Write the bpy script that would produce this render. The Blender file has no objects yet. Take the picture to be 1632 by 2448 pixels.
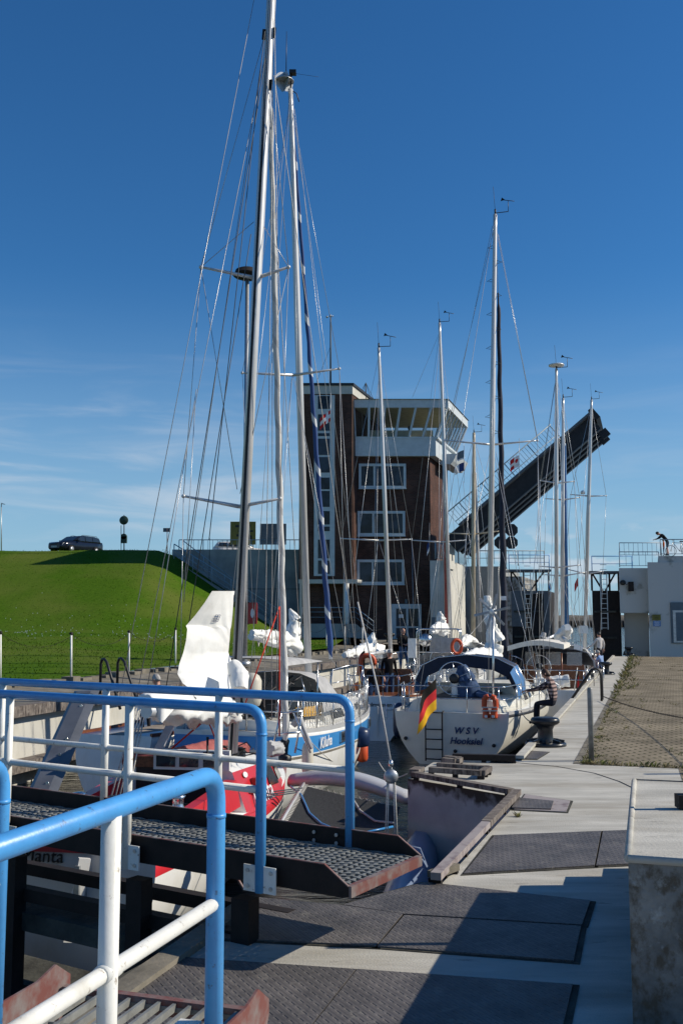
import bpy, math, random
from mathutils import Vector as V, Matrix, noise
R = math.radians
scene = bpy.context.scene
COL = scene.collection
# ---------------------------------------------------------------- camera
H = 2.2; FPX = 2380.0; PITCH = R(6.09)
cam_d = bpy.data.cameras.new('camera'); cam = bpy.data.objects.new('camera', cam_d); COL.objects.link(cam)
cam_d.sensor_fit = 'VERTICAL'; cam_d.sensor_height = 36; cam_d.lens = 36*FPX/2448
cam_d.clip_start = .1; cam_d.clip_end = 30000
cam.location = (0, 0, H); cam.rotation_euler = (math.pi/2+PITCH, 0, 0)
scene.camera = cam
# ---------------------------------------------------------------- light
SUN_EL = 35.0; SUN_AZ = 88.0          # azimuth clockwise from +Y
wd = bpy.data.worlds.new('World'); scene.world = wd; wd.use_nodes = True
nt = wd.node_tree; N = nt.nodes; Lk = nt.links
for n in list(N): N.remove(n)
out = N.new('ShaderNodeOutputWorld'); bg = N.new('ShaderNodeBackground'); sky = N.new('ShaderNodeTexSky')
sky.sky_type = 'NISHITA'; sky.sun_disc = False
sky.sun_elevation = R(SUN_EL); sky.sun_rotation = R(SUN_AZ)
sky.air_density = 1.0; sky.dust_density = 0.0; sky.ozone_density = 3.2; sky.altitude = 0
bg.inputs['Strength'].default_value = 0.075
# thin cirrus and a few low clouds, in the sky's own directions
tc = N.new('ShaderNodeTexCoord'); sep = N.new('ShaderNodeSeparateXYZ'); Lk.new(tc.outputs['Generated'], sep.inputs[0])
def math_n(op, a, b=None):
    n = N.new('ShaderNodeMath'); n.operation = op
    for i, x in enumerate((a, b)):
        if x is None: continue
        if isinstance(x, (int, float)): n.inputs[i].default_value = x
        else: Lk.new(x, n.inputs[i])
    return n.outputs[0]
def ramp_n(x, a, b, c=0.0, d=1.0):
    n = N.new('ShaderNodeMapRange'); n.clamp = True; n.interpolation_type = 'SMOOTHSTEP'
    Lk.new(x, n.inputs[0])
    for i, q in enumerate((a, b, c, d)): n.inputs[1+i].default_value = q
    return n.outputs[0]
mp = N.new('ShaderNodeMapping'); mp.inputs['Scale'].default_value = (2.2, 2.2, 17); mp.inputs['Rotation'].default_value = (0, R(4), 0)
Lk.new(tc.outputs['Generated'], mp.inputs[0])
nz = N.new('ShaderNodeTexNoise'); nz.inputs['Scale'].default_value = 2.1; nz.inputs['Detail'].default_value = 6; nz.inputs['Roughness'].default_value = .55; nz.inputs['Distortion'].default_value = .6
Lk.new(mp.outputs[0], nz.inputs['Vector'])
cirr = ramp_n(nz.outputs['Fac'], .40, .80)
band = math_n('MULTIPLY', ramp_n(sep.outputs['Z'], .02, .10), ramp_n(sep.outputs['Z'], .30, .12))
left = ramp_n(sep.outputs['X'], .25, -.2, .35, 1.0)
cirr = math_n('MULTIPLY', math_n('MULTIPLY', cirr, band), math_n('MULTIPLY', left, .55))
mp2 = N.new('ShaderNodeMapping'); mp2.inputs['Scale'].default_value = (14, 14, 30); Lk.new(tc.outputs['Generated'], mp2.inputs[0])
nz2 = N.new('ShaderNodeTexNoise'); nz2.inputs['Scale'].default_value = 1.6; nz2.inputs['Detail'].default_value = 5; Lk.new(mp2.outputs[0], nz2.inputs['Vector'])
cum = math_n('MULTIPLY', ramp_n(nz2.outputs['Fac'], .5, .62), math_n('MULTIPLY', ramp_n(sep.outputs['Z'], .0, .03), ramp_n(sep.outputs['Z'], .105, .06)))
cum = math_n('MULTIPLY', cum, math_n('MULTIPLY', ramp_n(sep.outputs['X'], .08, .16), .6))
tot = math_n('MAXIMUM', cirr, cum)
mx = N.new('ShaderNodeMixRGB'); mx.inputs[2].default_value = (8.5, 9.2, 10.2, 1)
hs = N.new('ShaderNodeHueSaturation'); hs.inputs['Saturation'].default_value = 1.2
Lk.new(sky.outputs[0], hs.inputs['Color'])
wb = N.new('ShaderNodeMixRGB'); wb.blend_type = 'MULTIPLY'; wb.inputs[0].default_value = 1; wb.inputs[2].default_value = (.72, 1.17, 1.42, 1); Lk.new(hs.outputs[0], wb.inputs[1])
hz = N.new('ShaderNodeMixRGB'); hz.inputs[2].default_value = (4.3, 6.7, 9.0, 1); Lk.new(wb.outputs[0], hz.inputs[1]); Lk.new(ramp_n(sep.outputs['Z'], .34, -.04, 0, .85), hz.inputs[0])
Lk.new(tot, mx.inputs[0]); Lk.new(hz.outputs[0], mx.inputs[1])
Lk.new(mx.outputs[0], bg.inputs['Color']); Lk.new(bg.outputs[0], out.inputs[0])
sun_d = bpy.data.lights.new('sun', 'SUN'); sun_d.energy = 5.0; sun_d.angle = R(.5); sun_d.color = (1.0, .91, .76)
sun = bpy.data.objects.new('sun', sun_d); COL.objects.link(sun)
sdir = V((math.sin(R(SUN_AZ))*math.cos(R(SUN_EL)), math.cos(R(SUN_AZ))*math.cos(R(SUN_EL)), math.sin(R(SUN_EL))))
sun.rotation_euler = (-sdir).to_track_quat('-Z', 'Y').to_euler(); sun.location = (20, -10, 40)
vs = scene.view_settings; vs.view_transform = 'Standard'; vs.look = 'None'; vs.exposure = 0.0; vs.gamma = 1; vs.use_curve_mapping = False
scene.cycles.max_bounces = 8; scene.cycles.transparent_max_bounces = 12; scene.cycles.use_denoising = True

# ---------------------------------------------------------------- layout helpers
cp, sp = math.cos(PITCH), math.sin(PITCH)
def ray(u, v):
    a = (u-816)/FPX; b = (1224-v)/FPX
    return V((a, cp-b*sp, sp+b*cp))
def P(u, v, d):                     # measured point of the photograph at depth d
    r = ray(u, v); return V((0, 0, H)) + r*(d/r.y)
def G(u, v, z=0.0):                 # ... on the level z
    r = ray(u, v); return V((0, 0, H)) + r*((z-H)/r.z)
AX = R(17.0); ca, sa = math.cos(AX), math.sin(AX)
def LK(s, t, z=0.0): return V((sa*s+ca*t, ca*s-sa*t, z))     # lock frame: s along the lock, t to the right
WATER = -1.4

# ---------------------------------------------------------------- materials
MATS = {}
def mat(name, col, rough=.55, metal=0.0, var=.12, scale=3.0, bump=0.0, bscale=40.0, col2=None, lo=.35, hi=.7, stretch=None, alpha=1.0, trans=0.0, spec=.5, detail=5):
    if name in MATS: return MATS[name]
    m = bpy.data.materials.new(name); m.use_nodes = True; nt = m.node_tree; b = nt.nodes['Principled BSDF']
    b.inputs['Roughness'].default_value = rough; b.inputs['Metallic'].default_value = metal
    b.inputs['Specular IOR Level'].default_value = spec if (rough < .8 or spec != .5) else .15
    if trans: b.inputs['Transmission Weight'].default_value = trans
    if alpha < 1: b.inputs['Alpha'].default_value = alpha
    tc = nt.nodes.new('ShaderNodeTexCoord'); src = tc.outputs['Object']
    if stretch:
        mp = nt.nodes.new('ShaderNodeMapping'); mp.inputs['Scale'].default_value = stretch; nt.links.new(src, mp.inputs[0]); src = mp.outputs[0]
    nz = nt.nodes.new('ShaderNodeTexNoise'); nz.inputs['Scale'].default_value = scale; nz.inputs['Detail'].default_value = detail; nz.inputs['Roughness'].default_value = .62
    nt.links.new(src, nz.inputs['Vector'])
    rp = nt.nodes.new('ShaderNodeMapRange'); rp.inputs[1].default_value = lo; rp.inputs[2].default_value = hi
    nt.links.new(nz.outputs['Fac'], rp.inputs[0])
    mx = nt.nodes.new('ShaderNodeMixRGB')
    c = V(col); d = V(col2) if col2 else c*(1-var*2)
    mx.inputs[1].default_value = (*d, 1); mx.inputs[2].default_value = (*(c if col2 else c*(1+var*.5)), 1)
    nt.links.new(rp.outputs[0], mx.inputs[0]); nt.links.new(mx.outputs[0], b.inputs['Base Color'])
    if bump:
        n2 = nt.nodes.new('ShaderNodeTexNoise'); n2.inputs['Scale'].default_value = bscale; n2.inputs['Detail'].default_value = 4
        nt.links.new(tc.outputs['Object'], n2.inputs['Vector'])
        bp = nt.nodes.new('ShaderNodeBump'); bp.inputs['Strength'].default_value = bump; bp.inputs['Distance'].default_value = .02
        nt.links.new(n2.outputs['Fac'], bp.inputs['Height']); nt.links.new(bp.outputs[0], b.inputs['Normal'])
    MATS[name] = m; return m
def nodes_of(m): return m.node_tree.nodes, m.node_tree.links, m.node_tree.nodes['Principled BSDF']

M = {}
M['concrete'] = mat('pale quay concrete', (.49, .475, .425), .9, var=.15, scale=1.1, bump=.25, bscale=60, stretch=(.6, 2.6, 1), lo=.3, hi=.62)  # the concrete's own pale tone with random streaks
M['wall_conc'] = mat('pale wall concrete', (.58, .57, .52), .9, var=.1, scale=.7, bump=.15, bscale=30)
M['stained'] = mat('stained concrete', (.40, .41, .40), .92, scale=3.2, bump=.35, bscale=30, col2=(.13, .11, .085), lo=.40, hi=.60)
M['greywall'] = mat('grey render', (.36, .37, .36), .9, var=.15, scale=.6, bump=.1)
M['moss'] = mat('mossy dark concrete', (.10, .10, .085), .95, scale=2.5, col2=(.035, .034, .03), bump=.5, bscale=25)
M['blue'] = mat('blue rail paint', (.07, .32, .69), .38, var=.05, scale=9, bump=.04, bscale=70)
M['white_paint'] = mat('white rail paint', (.76, .76, .72), .42, var=.04, scale=6, bump=.05, bscale=70)
M['white_gloss'] = mat('white gelcoat', (.80, .80, .77), .25, var=.03, scale=1.5)
M['galv'] = mat('galvanised steel', (.52, .54, .55), .42, .75, var=.12, scale=12)
M['steel'] = mat('stainless steel', (.62, .63, .64), .22, .95, var=.05)
M['alu'] = mat('anodised mast aluminium', (.62, .62, .61), .36, .3, var=.05, scale=2)
M['grat'] = mat('dull grating steel', (.26, .27, .26), .6, .2, var=.2, scale=9)
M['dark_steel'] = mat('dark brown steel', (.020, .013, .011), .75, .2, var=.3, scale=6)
M['beam_grey'] = mat('dark grey beam paint', (.115, .125, .145), .4, var=.15, scale=3)
M['rust'] = mat('red lead primer', (.16, .055, .045), .65, scale=7, col2=(.20, .17, .16), lo=.36, hi=.58)
M['black'] = mat('black rubber', (.018, .018, .02), .5, var=.2)
M['blackpaint'] = mat('black bollard paint', (.022, .026, .032), .32, .2, var=.25, scale=7, bump=.1, bscale=25)
M['timber'] = mat('weathered timber', (.24, .21, .185), .9, scale=5, col2=(.055, .045, .042), stretch=(1, 6, 1), lo=.36, hi=.62, bump=.4)
M['oldpaint'] = mat('worn mauve steel', (.17, .13, .135), .7, .1, scale=6, col2=(.33, .29, .28), lo=.52, hi=.68)
M['wood'] = mat('varnished mahogany', (.22, .075, .03), .3, var=.25, scale=3, stretch=(8, 1, 8))
M['teak'] = mat('teak deck', (.36, .31, .26), .8, var=.25, scale=4, stretch=(1, 9, 1))
M['sail'] = mat('white sailcloth', (.82, .82, .79), .75, var=.03, scale=3, bump=.25, bscale=9)
M['sail_grey'] = mat('grey sail cover', (.50, .50, .49), .8, var=.1, scale=6, bump=.2, bscale=25)
M['canvas_navy'] = mat('navy canvas', (.009, .016, .040), .75, var=.15, scale=8, bump=.15)
M['canvas_blue'] = mat('blue canvas', (.035, .15, .36), .75, var=.15, scale=8, bump=.15)
M['canvas_grey'] = mat('grey canvas', (.44, .44, .44), .8, var=.12, scale=5, bump=.2)
M['canvas_pink'] = mat('faded red canvas', (.36, .11, .10), .8, var=.15, scale=5, bump=.25)
M['canvas_beige'] = mat('cream canvas', (.72, .69, .62), .8, var=.06, scale=6)
M['canvas_tan'] = mat('tan canvas lining', (.50, .34, .22), .8, var=.08)
M['glass'] = mat('dark window glass', (.02, .025, .03), .06, var=.1, spec=.8)
M['vinyl'] = mat('clear vinyl', (.55, .58, .60), .12, alpha=.35, var=.1)
M['hull_blue'] = mat('blue hull band', (.045, .24, .55), .3, var=.05)
M['anti'] = mat('blue antifouling', (.02, .10, .18), .6)
M['red'] = mat('red hull paint', (.58, .025, .035), .3, var=.08, scale=1.2)
M['grey_hull'] = mat('pale grey gelcoat', (.50, .51, .53), .3, var=.05)
M['orange'] = mat('orange plastic', (.62, .085, .02), .5, var=.1)
M['redplastic'] = mat('red plastic', (.50, .045, .035), .45)
M['redrope'] = mat('red rope', (.55, .05, .03), .8)
M['rope'] = mat('pale rope', (.60, .58, .54), .85, var=.2, scale=60)
M['wire'] = mat('rigging wire', (.50, .51, .52), .35, .6)
M['wire_dark'] = mat('dark rigging line', (.05, .06, .07), .6)
M['navyfender'] = mat('navy fender', (.012, .03, .085), .35)
M['net'] = mat('black netting', (.06, .06, .062), .85, var=.3, scale=30)
M['plastic_cream'] = mat('cream plastic', (.62, .58, .48), .5)
M['ink'] = mat('dark blue lettering', (.015, .035, .12), .5)
M['inkblack'] = mat('black lettering', (.01, .01, .012), .5)
M['whitelet'] = mat('white lettering', (.8, .8, .8), .5)
M['wblock'] = mat('window frame white', (.55, .60, .62), .6, var=.06)
M['carpaint'] = mat('dark blue car paint', (.012, .016, .03), .16, .3, var=.05)
M['carwhite'] = mat('white car paint', (.7, .7, .7), .25)
M['tyre'] = mat('tyre', (.02, .02, .02), .85)
M['lamp_glass'] = mat('headlamp glass', (.6, .62, .64), .15)
M['skin'] = mat('skin', (.52, .28, .20), .6, var=.06)
M['fl_black'] = mat('flag black', (.012, .011, .010), .8); M['fl_red'] = mat('flag red', (.55, .03, .035), .8); M['fl_gold'] = mat('flag gold', (.72, .40, .02), .8)
M['fl_white'] = mat('flag white', (.8, .8, .78), .8); M['fl_navy'] = mat('flag navy', (.03, .06, .18), .8)
M['yellow'] = mat('ochre board', (.60, .34, .05), .5, var=.08)
M['sign_olive'] = mat('olive sign panel', (.17, .16, .02), .5); M['sign_grey'] = mat('blue grey sign panel', (.10, .14, .17), .5)
M['green_dark'] = mat('dark green metal', (.02, .05, .035), .5); M['sign_blue'] = mat('blue notice', (.10, .25, .55), .5)
M['ivory'] = mat('interior', (.52, .50, .36), .8); M['asphalt'] = mat('asphalt', (.055, .055, .055), .9, bump=.3)
M['stone'] = mat('stone armour', (.20, .18, .15), .95, scale=.5, col2=(.11, .10, .085), bump=.6, bscale=2)
M['kerb'] = mat('old kerb stone', (.26, .235, .19), .95, scale=2, col2=(.12, .11, .09), bump=.6, bscale=12)

# brick facade on the box UVs (metres)
def brick_mat(name, c1, c2, mort, w, h, mort_size, offs=.5, rough=.85):
    m = mat(name, c1, rough); n, l, b = nodes_of(m)
    uv = n.new('ShaderNodeUVMap'); uv.uv_map = 'UVMap'
    br = n.new('ShaderNodeTexBrick'); br.inputs['Scale'].default_value = 1; br.inputs['Brick Width'].default_value = w; br.inputs['Row Height'].default_value = h
    br.inputs['Mortar Size'].default_value = mort_size; br.inputs['Color1'].default_value = (*c1, 1); br.inputs['Color2'].default_value = (*c2, 1); br.inputs['Mortar'].default_value = (*mort, 1)
    br.offset = offs
    l.new(uv.outputs[0], br.inputs['Vector'])
    nz = n.new('ShaderNodeTexNoise'); nz.inputs['Scale'].default_value = .9; nz.inputs['Detail'].default_value = 8; l.new(uv.outputs[0], nz.inputs['Vector'])
    mr = n.new('ShaderNodeMapRange'); mr.inputs[1].default_value = .3; mr.inputs[2].default_value = .7; mr.inputs[3].default_value = .6; mr.inputs[4].default_value = 1.2; l.new(nz.outputs['Fac'], mr.inputs[0])
    mu = n.new('ShaderNodeMixRGB'); mu.blend_type = 'MULTIPLY'; mu.inputs[0].default_value = 1
    l.new(br.outputs['Color'], mu.inputs[1]); l.new(mr.outputs[0], mu.inputs[2]); l.new(mu.outputs[0], b.inputs['Base Color'])
    bp = n.new('ShaderNodeBump'); bp.inputs['Strength'].default_value = .5; bp.inputs['Distance'].default_value = .01; bp.invert = True
    l.new(br.outputs['Fac'], bp.inputs['Height']); l.new(bp.outputs[0], b.inputs['Normal'])
    return m
M['brick'] = brick_mat('red clinker brick', (.125, .052, .038), (.075, .030, .024), (.09, .078, .066), .26, .085, .012)
M['pavers'] = brick_mat('clay pavers', (.33, .275, .20), (.25, .21, .15), (.10, .09, .058), .26, .13, .022, rough=.95)

# weathering: spots, chips and stains with a shape of their own
def weather(k, col, scale, lo, hi, stretch=(1, 1, 1), amount=.8, detail=6):
    m = M[k]; n, l, b = nodes_of(m); old = b.inputs['Base Color'].links[0].from_socket; tc = n.new('ShaderNodeTexCoord'); mp = n.new('ShaderNodeMapping'); mp.inputs['Scale'].default_value = stretch; mp.inputs['Location'].default_value = (scale, 3.1, 7.7)
    l.new(tc.outputs['Object'], mp.inputs[0]); z = n.new('ShaderNodeTexNoise'); z.inputs['Scale'].default_value = scale; z.inputs['Detail'].default_value = detail; z.inputs['Roughness'].default_value = .65; l.new(mp.outputs[0], z.inputs['Vector'])
    r = n.new('ShaderNodeMapRange'); r.inputs[1].default_value = lo; r.inputs[2].default_value = hi; r.inputs[4].default_value = amount; l.new(z.outputs['Fac'], r.inputs[0])
    mx = n.new('ShaderNodeMixRGB'); mx.inputs[2].default_value = (*col, 1); l.new(r.outputs[0], mx.inputs[0]); l.new(old, mx.inputs[1]); l.new(mx.outputs[0], b.inputs['Base Color'])
weather('blue', (.06, .055, .05), 24, .62, .68, amount=.7); weather('blue', (.05, .20, .48), 5, .5, .7, amount=.5)
weather('white_paint', (.22, .16, .11), 22, .62, .70, amount=.75); weather('white_paint', (.46, .43, .35), 4, .5, .70, (1, 1, .5), .6)
weather('concrete', (.31, .285, .235), 1.1, .48, .66, (.5, 2.0, 1), .7, 9); weather('concrete', (.15, .14, .125), 6, .60, .72, (.5, 1.6, 1), .7, 8)
weather('wall_conc', (.36, .34, .27), 1.3, .5, .7, (1, 1, .35), .6, 8); weather('greywall', (.22, .225, .22), .9, .48, .66, (1, 1, .25), .7, 8)
weather('white_gloss', (.56, .54, .47), 2.2, .52, .72, (1, 1, .5), .5, 7); weather('grey_hull', (.34, .33, .34), 5, .52, .7, amount=.6)
weather('sail', (.66, .64, .58), 3.5, .5, .7, amount=.5); weather('red', (.40, .05, .055), 3, .5, .7, amount=.6)
weather('brick', (.045, .033, .028), .45, .5, .68, (1, 1, .3), .6, 8); weather('timber', (.30, .27, .24), 9, .55, .68, amount=.6)
M['greypost'] = mat('weathered grey post', (.27, .275, .265), .55, .3, var=.2, scale=8)
# ribbed tread plate
def tread_mat():
    m = mat('tread plate steel', (.105, .10, .105), .6, .1, var=.2, scale=2); n, l, b = nodes_of(m)
    uv = n.new('ShaderNodeUVMap'); mp = n.new('ShaderNodeMapping'); mp.inputs['Rotation'].default_value = (0, 0, R(-28)); l.new(uv.outputs[0], mp.inputs[0])
    w = n.new('ShaderNodeTexWave'); w.wave_type = 'BANDS'; w.bands_direction = 'X'; w.inputs['Scale'].default_value = 5.5; w.inputs['Distortion'].default_value = 0
    l.new(mp.outputs[0], w.inputs['Vector'])
    mp3 = n.new('ShaderNodeMapping'); mp3.inputs['Rotation'].default_value = (0, 0, R(62)); l.new(uv.outputs[0], mp3.inputs[0])
    w2 = n.new('ShaderNodeTexWave'); w2.bands_direction = 'X'; w2.inputs['Scale'].default_value = 4.0; w2.inputs['Distortion'].default_value = 0; l.new(mp3.outputs[0], w2.inputs['Vector'])
    rr = n.new('ShaderNodeMapRange'); rr.inputs[1].default_value = .82; rr.inputs[2].default_value = .97; l.new(w.outputs['Fac'], rr.inputs[0])
    r2 = n.new('ShaderNodeMapRange'); r2.inputs[1].default_value = .25; r2.inputs[2].default_value = .45; l.new(w2.outputs['Fac'], r2.inputs[0])
    mu = n.new('ShaderNodeMath'); mu.operation = 'MULTIPLY'; l.new(rr.outputs[0], mu.inputs[0]); l.new(r2.outputs[0], mu.inputs[1])
    bp = n.new('ShaderNodeBump'); bp.inputs['Strength'].default_value = .8; bp.inputs['Distance'].default_value = .012; l.new(mu.outputs[0], bp.inputs['Height']); l.new(bp.outputs[0], b.inputs['Normal'])
    nz = n.new('ShaderNodeTexNoise'); nz.inputs['Scale'].default_value = 2.2; nz.inputs['Detail'].default_value = 9; nz.inputs['Roughness'].default_value = .7; l.new(uv.outputs[0], nz.inputs['Vector'])
    cr = n.new('ShaderNodeValToRGB'); e = cr.color_ramp.elements; e[0].position = .35; e[0].color = (.062, .058, .058, 1); e[1].position = .7; e[1].color = (.165, .150, .142, 1)
    l.new(nz.outputs['Fac'], cr.inputs[0])
    gr = n.new('ShaderNodeMixRGB'); gr.inputs[2].default_value = (.045, .043, .046, 1); l.new(cr.outputs[0], gr.inputs[1])
    inv = n.new('ShaderNodeMapRange'); inv.inputs[1].default_value = .12; inv.inputs[2].default_value = .02; inv.inputs[4].default_value = .55; l.new(w.outputs['Fac'], inv.inputs[0])
    l.new(inv.outputs[0], gr.inputs[0]); l.new(gr.outputs[0], b.inputs['Base Color'])
    return m
M['tread'] = tread_mat()
weather('tread', (.21, .195, .17), 8, .58, .70, amount=.55); weather('tread', (.035, .033, .032), 2.5, .55, .68, amount=.6)
# grass
def grass_mat():
    m = mat('mown dike grass', (.065, .125, .014), .95, spec=.03, scale=.35, col2=(.045, .085, .010)); n, l, b = nodes_of(m)
    tc = n.new('ShaderNodeTexCoord'); nz = n.new('ShaderNodeTexNoise'); nz.inputs['Scale'].default_value = 5; nz.inputs['Detail'].default_value = 10; nz.inputs['Roughness'].default_value = .75
    l.new(tc.outputs['Object'], nz.inputs['Vector'])
    cr = n.new('ShaderNodeValToRGB'); e = cr.color_ramp.elements; e[0].position = .3; e[0].color = (.034, .080, .004, 1); e[1].position = .75; e[1].color = (.080, .155, .012, 1)
    l.new(nz.outputs['Fac'], cr.inputs[0])
    n2 = n.new('ShaderNodeTexNoise'); n2.inputs['Scale'].default_value = .16; n2.inputs['Detail'].default_value = 6; l.new(tc.outputs['Object'], n2.inputs['Vector'])
    rp = n.new('ShaderNodeMapRange'); rp.inputs[1].default_value = .42; rp.inputs[2].default_value = .64; rp.inputs[4].default_value = .8; l.new(n2.outputs['Fac'], rp.inputs[0])
    mx = n.new('ShaderNodeMixRGB'); mx.inputs[2].default_value = (.11, .135, .026, 1); l.new(rp.outputs[0], mx.inputs[0]); l.new(cr.outputs[0], mx.inputs[1]); l.new(mx.outputs[0], b.inputs['Base Color'])
    bp = n.new('ShaderNodeBump'); bp.inputs['Strength'].default_value = .7; bp.inputs['Distance'].default_value = .06; l.new(nz.outputs['Fac'], bp.inputs['Height']); l.new(bp.outputs[0], b.inputs['Normal'])
    return m
M['grass'] = grass_mat(); M['blade'] = mat('grass blades', (.075, .15, .010), .9, spec=.05, var=.3, scale=.6)
M['blade_dry'] = mat('weed leaves', (.24, .19, .09), .8, scale=4, col2=(.10, .13, .025), lo=.42, hi=.58)
# water
def water_mat():
    m = mat('harbour water', (.012, .02, .018), .04, spec=.55); n, l, b = nodes_of(m)
    b.inputs['IOR'].default_value = 1.33
    tc = n.new('ShaderNodeTexCoord'); mp = n.new('ShaderNodeMapping'); mp.inputs['Scale'].default_value = (.7, 1.8, 1); l.new(tc.outputs['Object'], mp.inputs[0])
    nz = n.new('ShaderNodeTexNoise'); nz.inputs['Scale'].default_value = 2.6; nz.inputs['Detail'].default_value = 6; nz.inputs['Roughness'].default_value = .55; nz.inputs['Distortion'].default_value = .8; l.new(mp.outputs[0], nz.inputs['Vector'])
    bp = n.new('ShaderNodeBump'); bp.inputs['Strength'].default_value = .6; bp.inputs['Distance'].default_value = .06; l.new(nz.outputs['Fac'], bp.inputs['Height']); l.new(bp.outputs[0], b.inputs['Normal'])
    return m
M['water'] = water_mat()

# ---------------------------------------------------------------- mesh builder
class MB:
    def __init__(s): s.v = []; s.f = []; s.m = []; s.s = []; s.mi = 0
    def add(s, verts, faces, smooth=False, mi=None):
        o = len(s.v); s.v += [V(p) for p in verts]
        for f in faces: s.f.append([i+o for i in f]); s.m.append(s.mi if mi is None else mi); s.s.append(smooth)
        return s
    def quad(s, *p): return s.add(p, [list(range(len(p)))])
    def hexa(s, b, t):             # four bottom and four top corners
        return s.add(list(b)+list(t), [(3, 2, 1, 0), (4, 5, 6, 7), (0, 1, 5, 4), (1, 2, 6, 5), (2, 3, 7, 6), (3, 0, 4, 7)])
    def box(s, c, size, rz=0.0, X=None):
        c = V(c); hx, hy, hz = (q/2 for q in size); mt = Matrix.Rotation(rz, 3, 'Z') if X is None else X
        p = [c+mt@V((x, y, z)) for z in (-hz, hz) for x, y in ((-hx, -hy), (hx, -hy), (hx, hy), (-hx, hy))]
        return s.hexa(p[:4], p[4:])
    def bar(s, a, b, w, h=None, up=(0, 0, 1)):
        a, b = V(a), V(b); h = w if h is None else h
        d = (b-a).normalized(); x = d.cross(V(up))
        if x.length < 1e-4: x = d.cross(V((0, 1, 0)))
        x.normalize(); y = x.cross(d)
        q = [(-w/2, -h/2), (w/2, -h/2), (w/2, h/2), (-w/2, h/2)]
        return s.hexa([a+x*i+y*j for i, j in q], [b+x*i+y*j for i, j in q])
    def loft(s, rings, closed=True, caps=True, smooth=True, mis=None):
        n = len(rings[0]); vs = [p for r in rings for p in r]; k = n if closed else n-1
        for i in range(len(rings)-1):
            pass
        o = len(s.v); s.v += [V(p) for p in vs]
        for i in range(len(rings)-1):
            for j in range(k):
                a = i*n+j; b = i*n+(j+1) % n
                s.f.append([o+a, o+b, o+b+n, o+a+n]); s.m.append(s.mi if mis is None else mis[j]); s.s.append(smooth)
        if caps and closed:
            s.f.append([o+j for j in reversed(range(n))]); s.m.append(s.mi); s.s.append(False)
            e = o+(len(rings)-1)*n; s.f.append([e+j for j in range(n)]); s.m.append(s.mi); s.s.append(False)
        return s
    def tube(s, pts, r, n=8, caps=True, smooth=True):
        pts = [V(p) for p in pts]; rs = r if isinstance(r, (list, tuple)) else [r]*len(pts)
        t0 = (pts[1]-pts[0]).normalized(); up = V((0, 0, 1)) if abs(t0.z) < .9 else V((0, 1, 0))
        x = t0.cross(up).normalized(); rings = []
        for i, p in enumerate(pts):
            t = (pts[min(i+1, len(pts)-1)]-pts[max(i-1, 0)]).normalized()
            x = (x-t*x.dot(t)); x = x.normalized() if x.length > 1e-6 else t.orthogonal().normalized(); y = t.cross(x)
            rings.append([p+(x*math.cos(2*math.pi*j/n)+y*math.sin(2*math.pi*j/n))*rs[i] for j in range(n)])
        return s.loft(rings, True, caps, smooth)
    def lathe(s, c, prof, n=16, axis=None, smooth=True):
        c = V(c); A = V(axis or (0, 0, 1)).normalized(); X = A.orthogonal().normalized(); Y = A.cross(X)
        return s.loft([[c+A*z+(X*math.cos(2*math.pi*j/n)+Y*math.sin(2*math.pi*j/n))*r for j in range(n)] for r, z in prof], True, True, smooth)
    def prism(s, poly, d):         # closed polygon (3D points) pushed by d
        p = [V(q) for q in poly]; d = V(d); n = len(p)
        s.add(p+[q+d for q in p], [list(range(n))[::-1], [n+i for i in range(n)]]+[[i, (i+1) % n, n+(i+1) % n, n+i] for i in range(n)])
        return s
    def grid(s, fn, nu, nv, smooth=True):
        vs = [fn(i/nu, j/nv) for j in range(nv+1) for i in range(nu+1)]
        return s.add(vs, [(j*(nu+1)+i, j*(nu+1)+i+1, (j+1)*(nu+1)+i+1, (j+1)*(nu+1)+i) for j in range(nv) for i in range(nu)], smooth)
    def ball(s, c, r, n=10, sc=(1, 1, 1)):
        c = V(c); rings = []
        for i in range(1, n):
            a = math.pi*i/n
            rings.append([c+V((r*sc[0]*math.sin(a)*math.cos(2*math.pi*j/n), r*sc[1]*math.sin(a)*math.sin(2*math.pi*j/n), r*sc[2]*math.cos(a))) for j in range(n)])
        return s.loft(rings, True, True, True)
    def build(s, name, mats, parent=None, label=None):
        me = bpy.data.meshes.new(name); inv = world_of(parent).inverted() if parent else None
        me.from_pydata([inv@p for p in s.v] if inv else s.v, [], s.f)
        if not isinstance(mats, (list, tuple)): mats = [mats]
        for m in mats: me.materials.append(M[m] if isinstance(m, str) else m)
        me.polygons.foreach_set('material_index', s.m); me.polygons.foreach_set('use_smooth', s.s)
        uv = me.uv_layers.new(name='UVMap').data
        for f, idx in zip(me.polygons, s.f):
            nn = f.normal
            if abs(nn.z) > .7: ux, uy = V((1, 0, 0)), V((0, 1, 0))
            else: ux = V((-nn.y, nn.x, 0)).normalized(); uy = V((0, 0, 1))
            for li, vi in zip(f.loop_indices, idx): uv[li].uv = (s.v[vi].dot(ux), s.v[vi].dot(uy))
        o = bpy.data.objects.new(name, me); COL.objects.link(o); o.parent = parent
        if label: o['label'] = label
        return o
def world_of(o):
    m = Matrix.Identity(4)
    while o is not None: m = o.matrix_basis @ m; o = o.parent
    return m
def thing(name, label, cat, loc, rz=0.0, group=None):
    o = bpy.data.objects.new(name, None); COL.objects.link(o); o.location = loc; o.rotation_euler = (0, 0, rz); o.empty_display_size = .2
    o['label'] = label; o['category'] = cat
    if group: o['group'] = group
    return o
def tag(o, label, cat, group=None):
    o['label'] = label; o['category'] = cat
    if group: o['group'] = group
    return o
def struct(o, kind='structure'): o['kind'] = kind; return o
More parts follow.
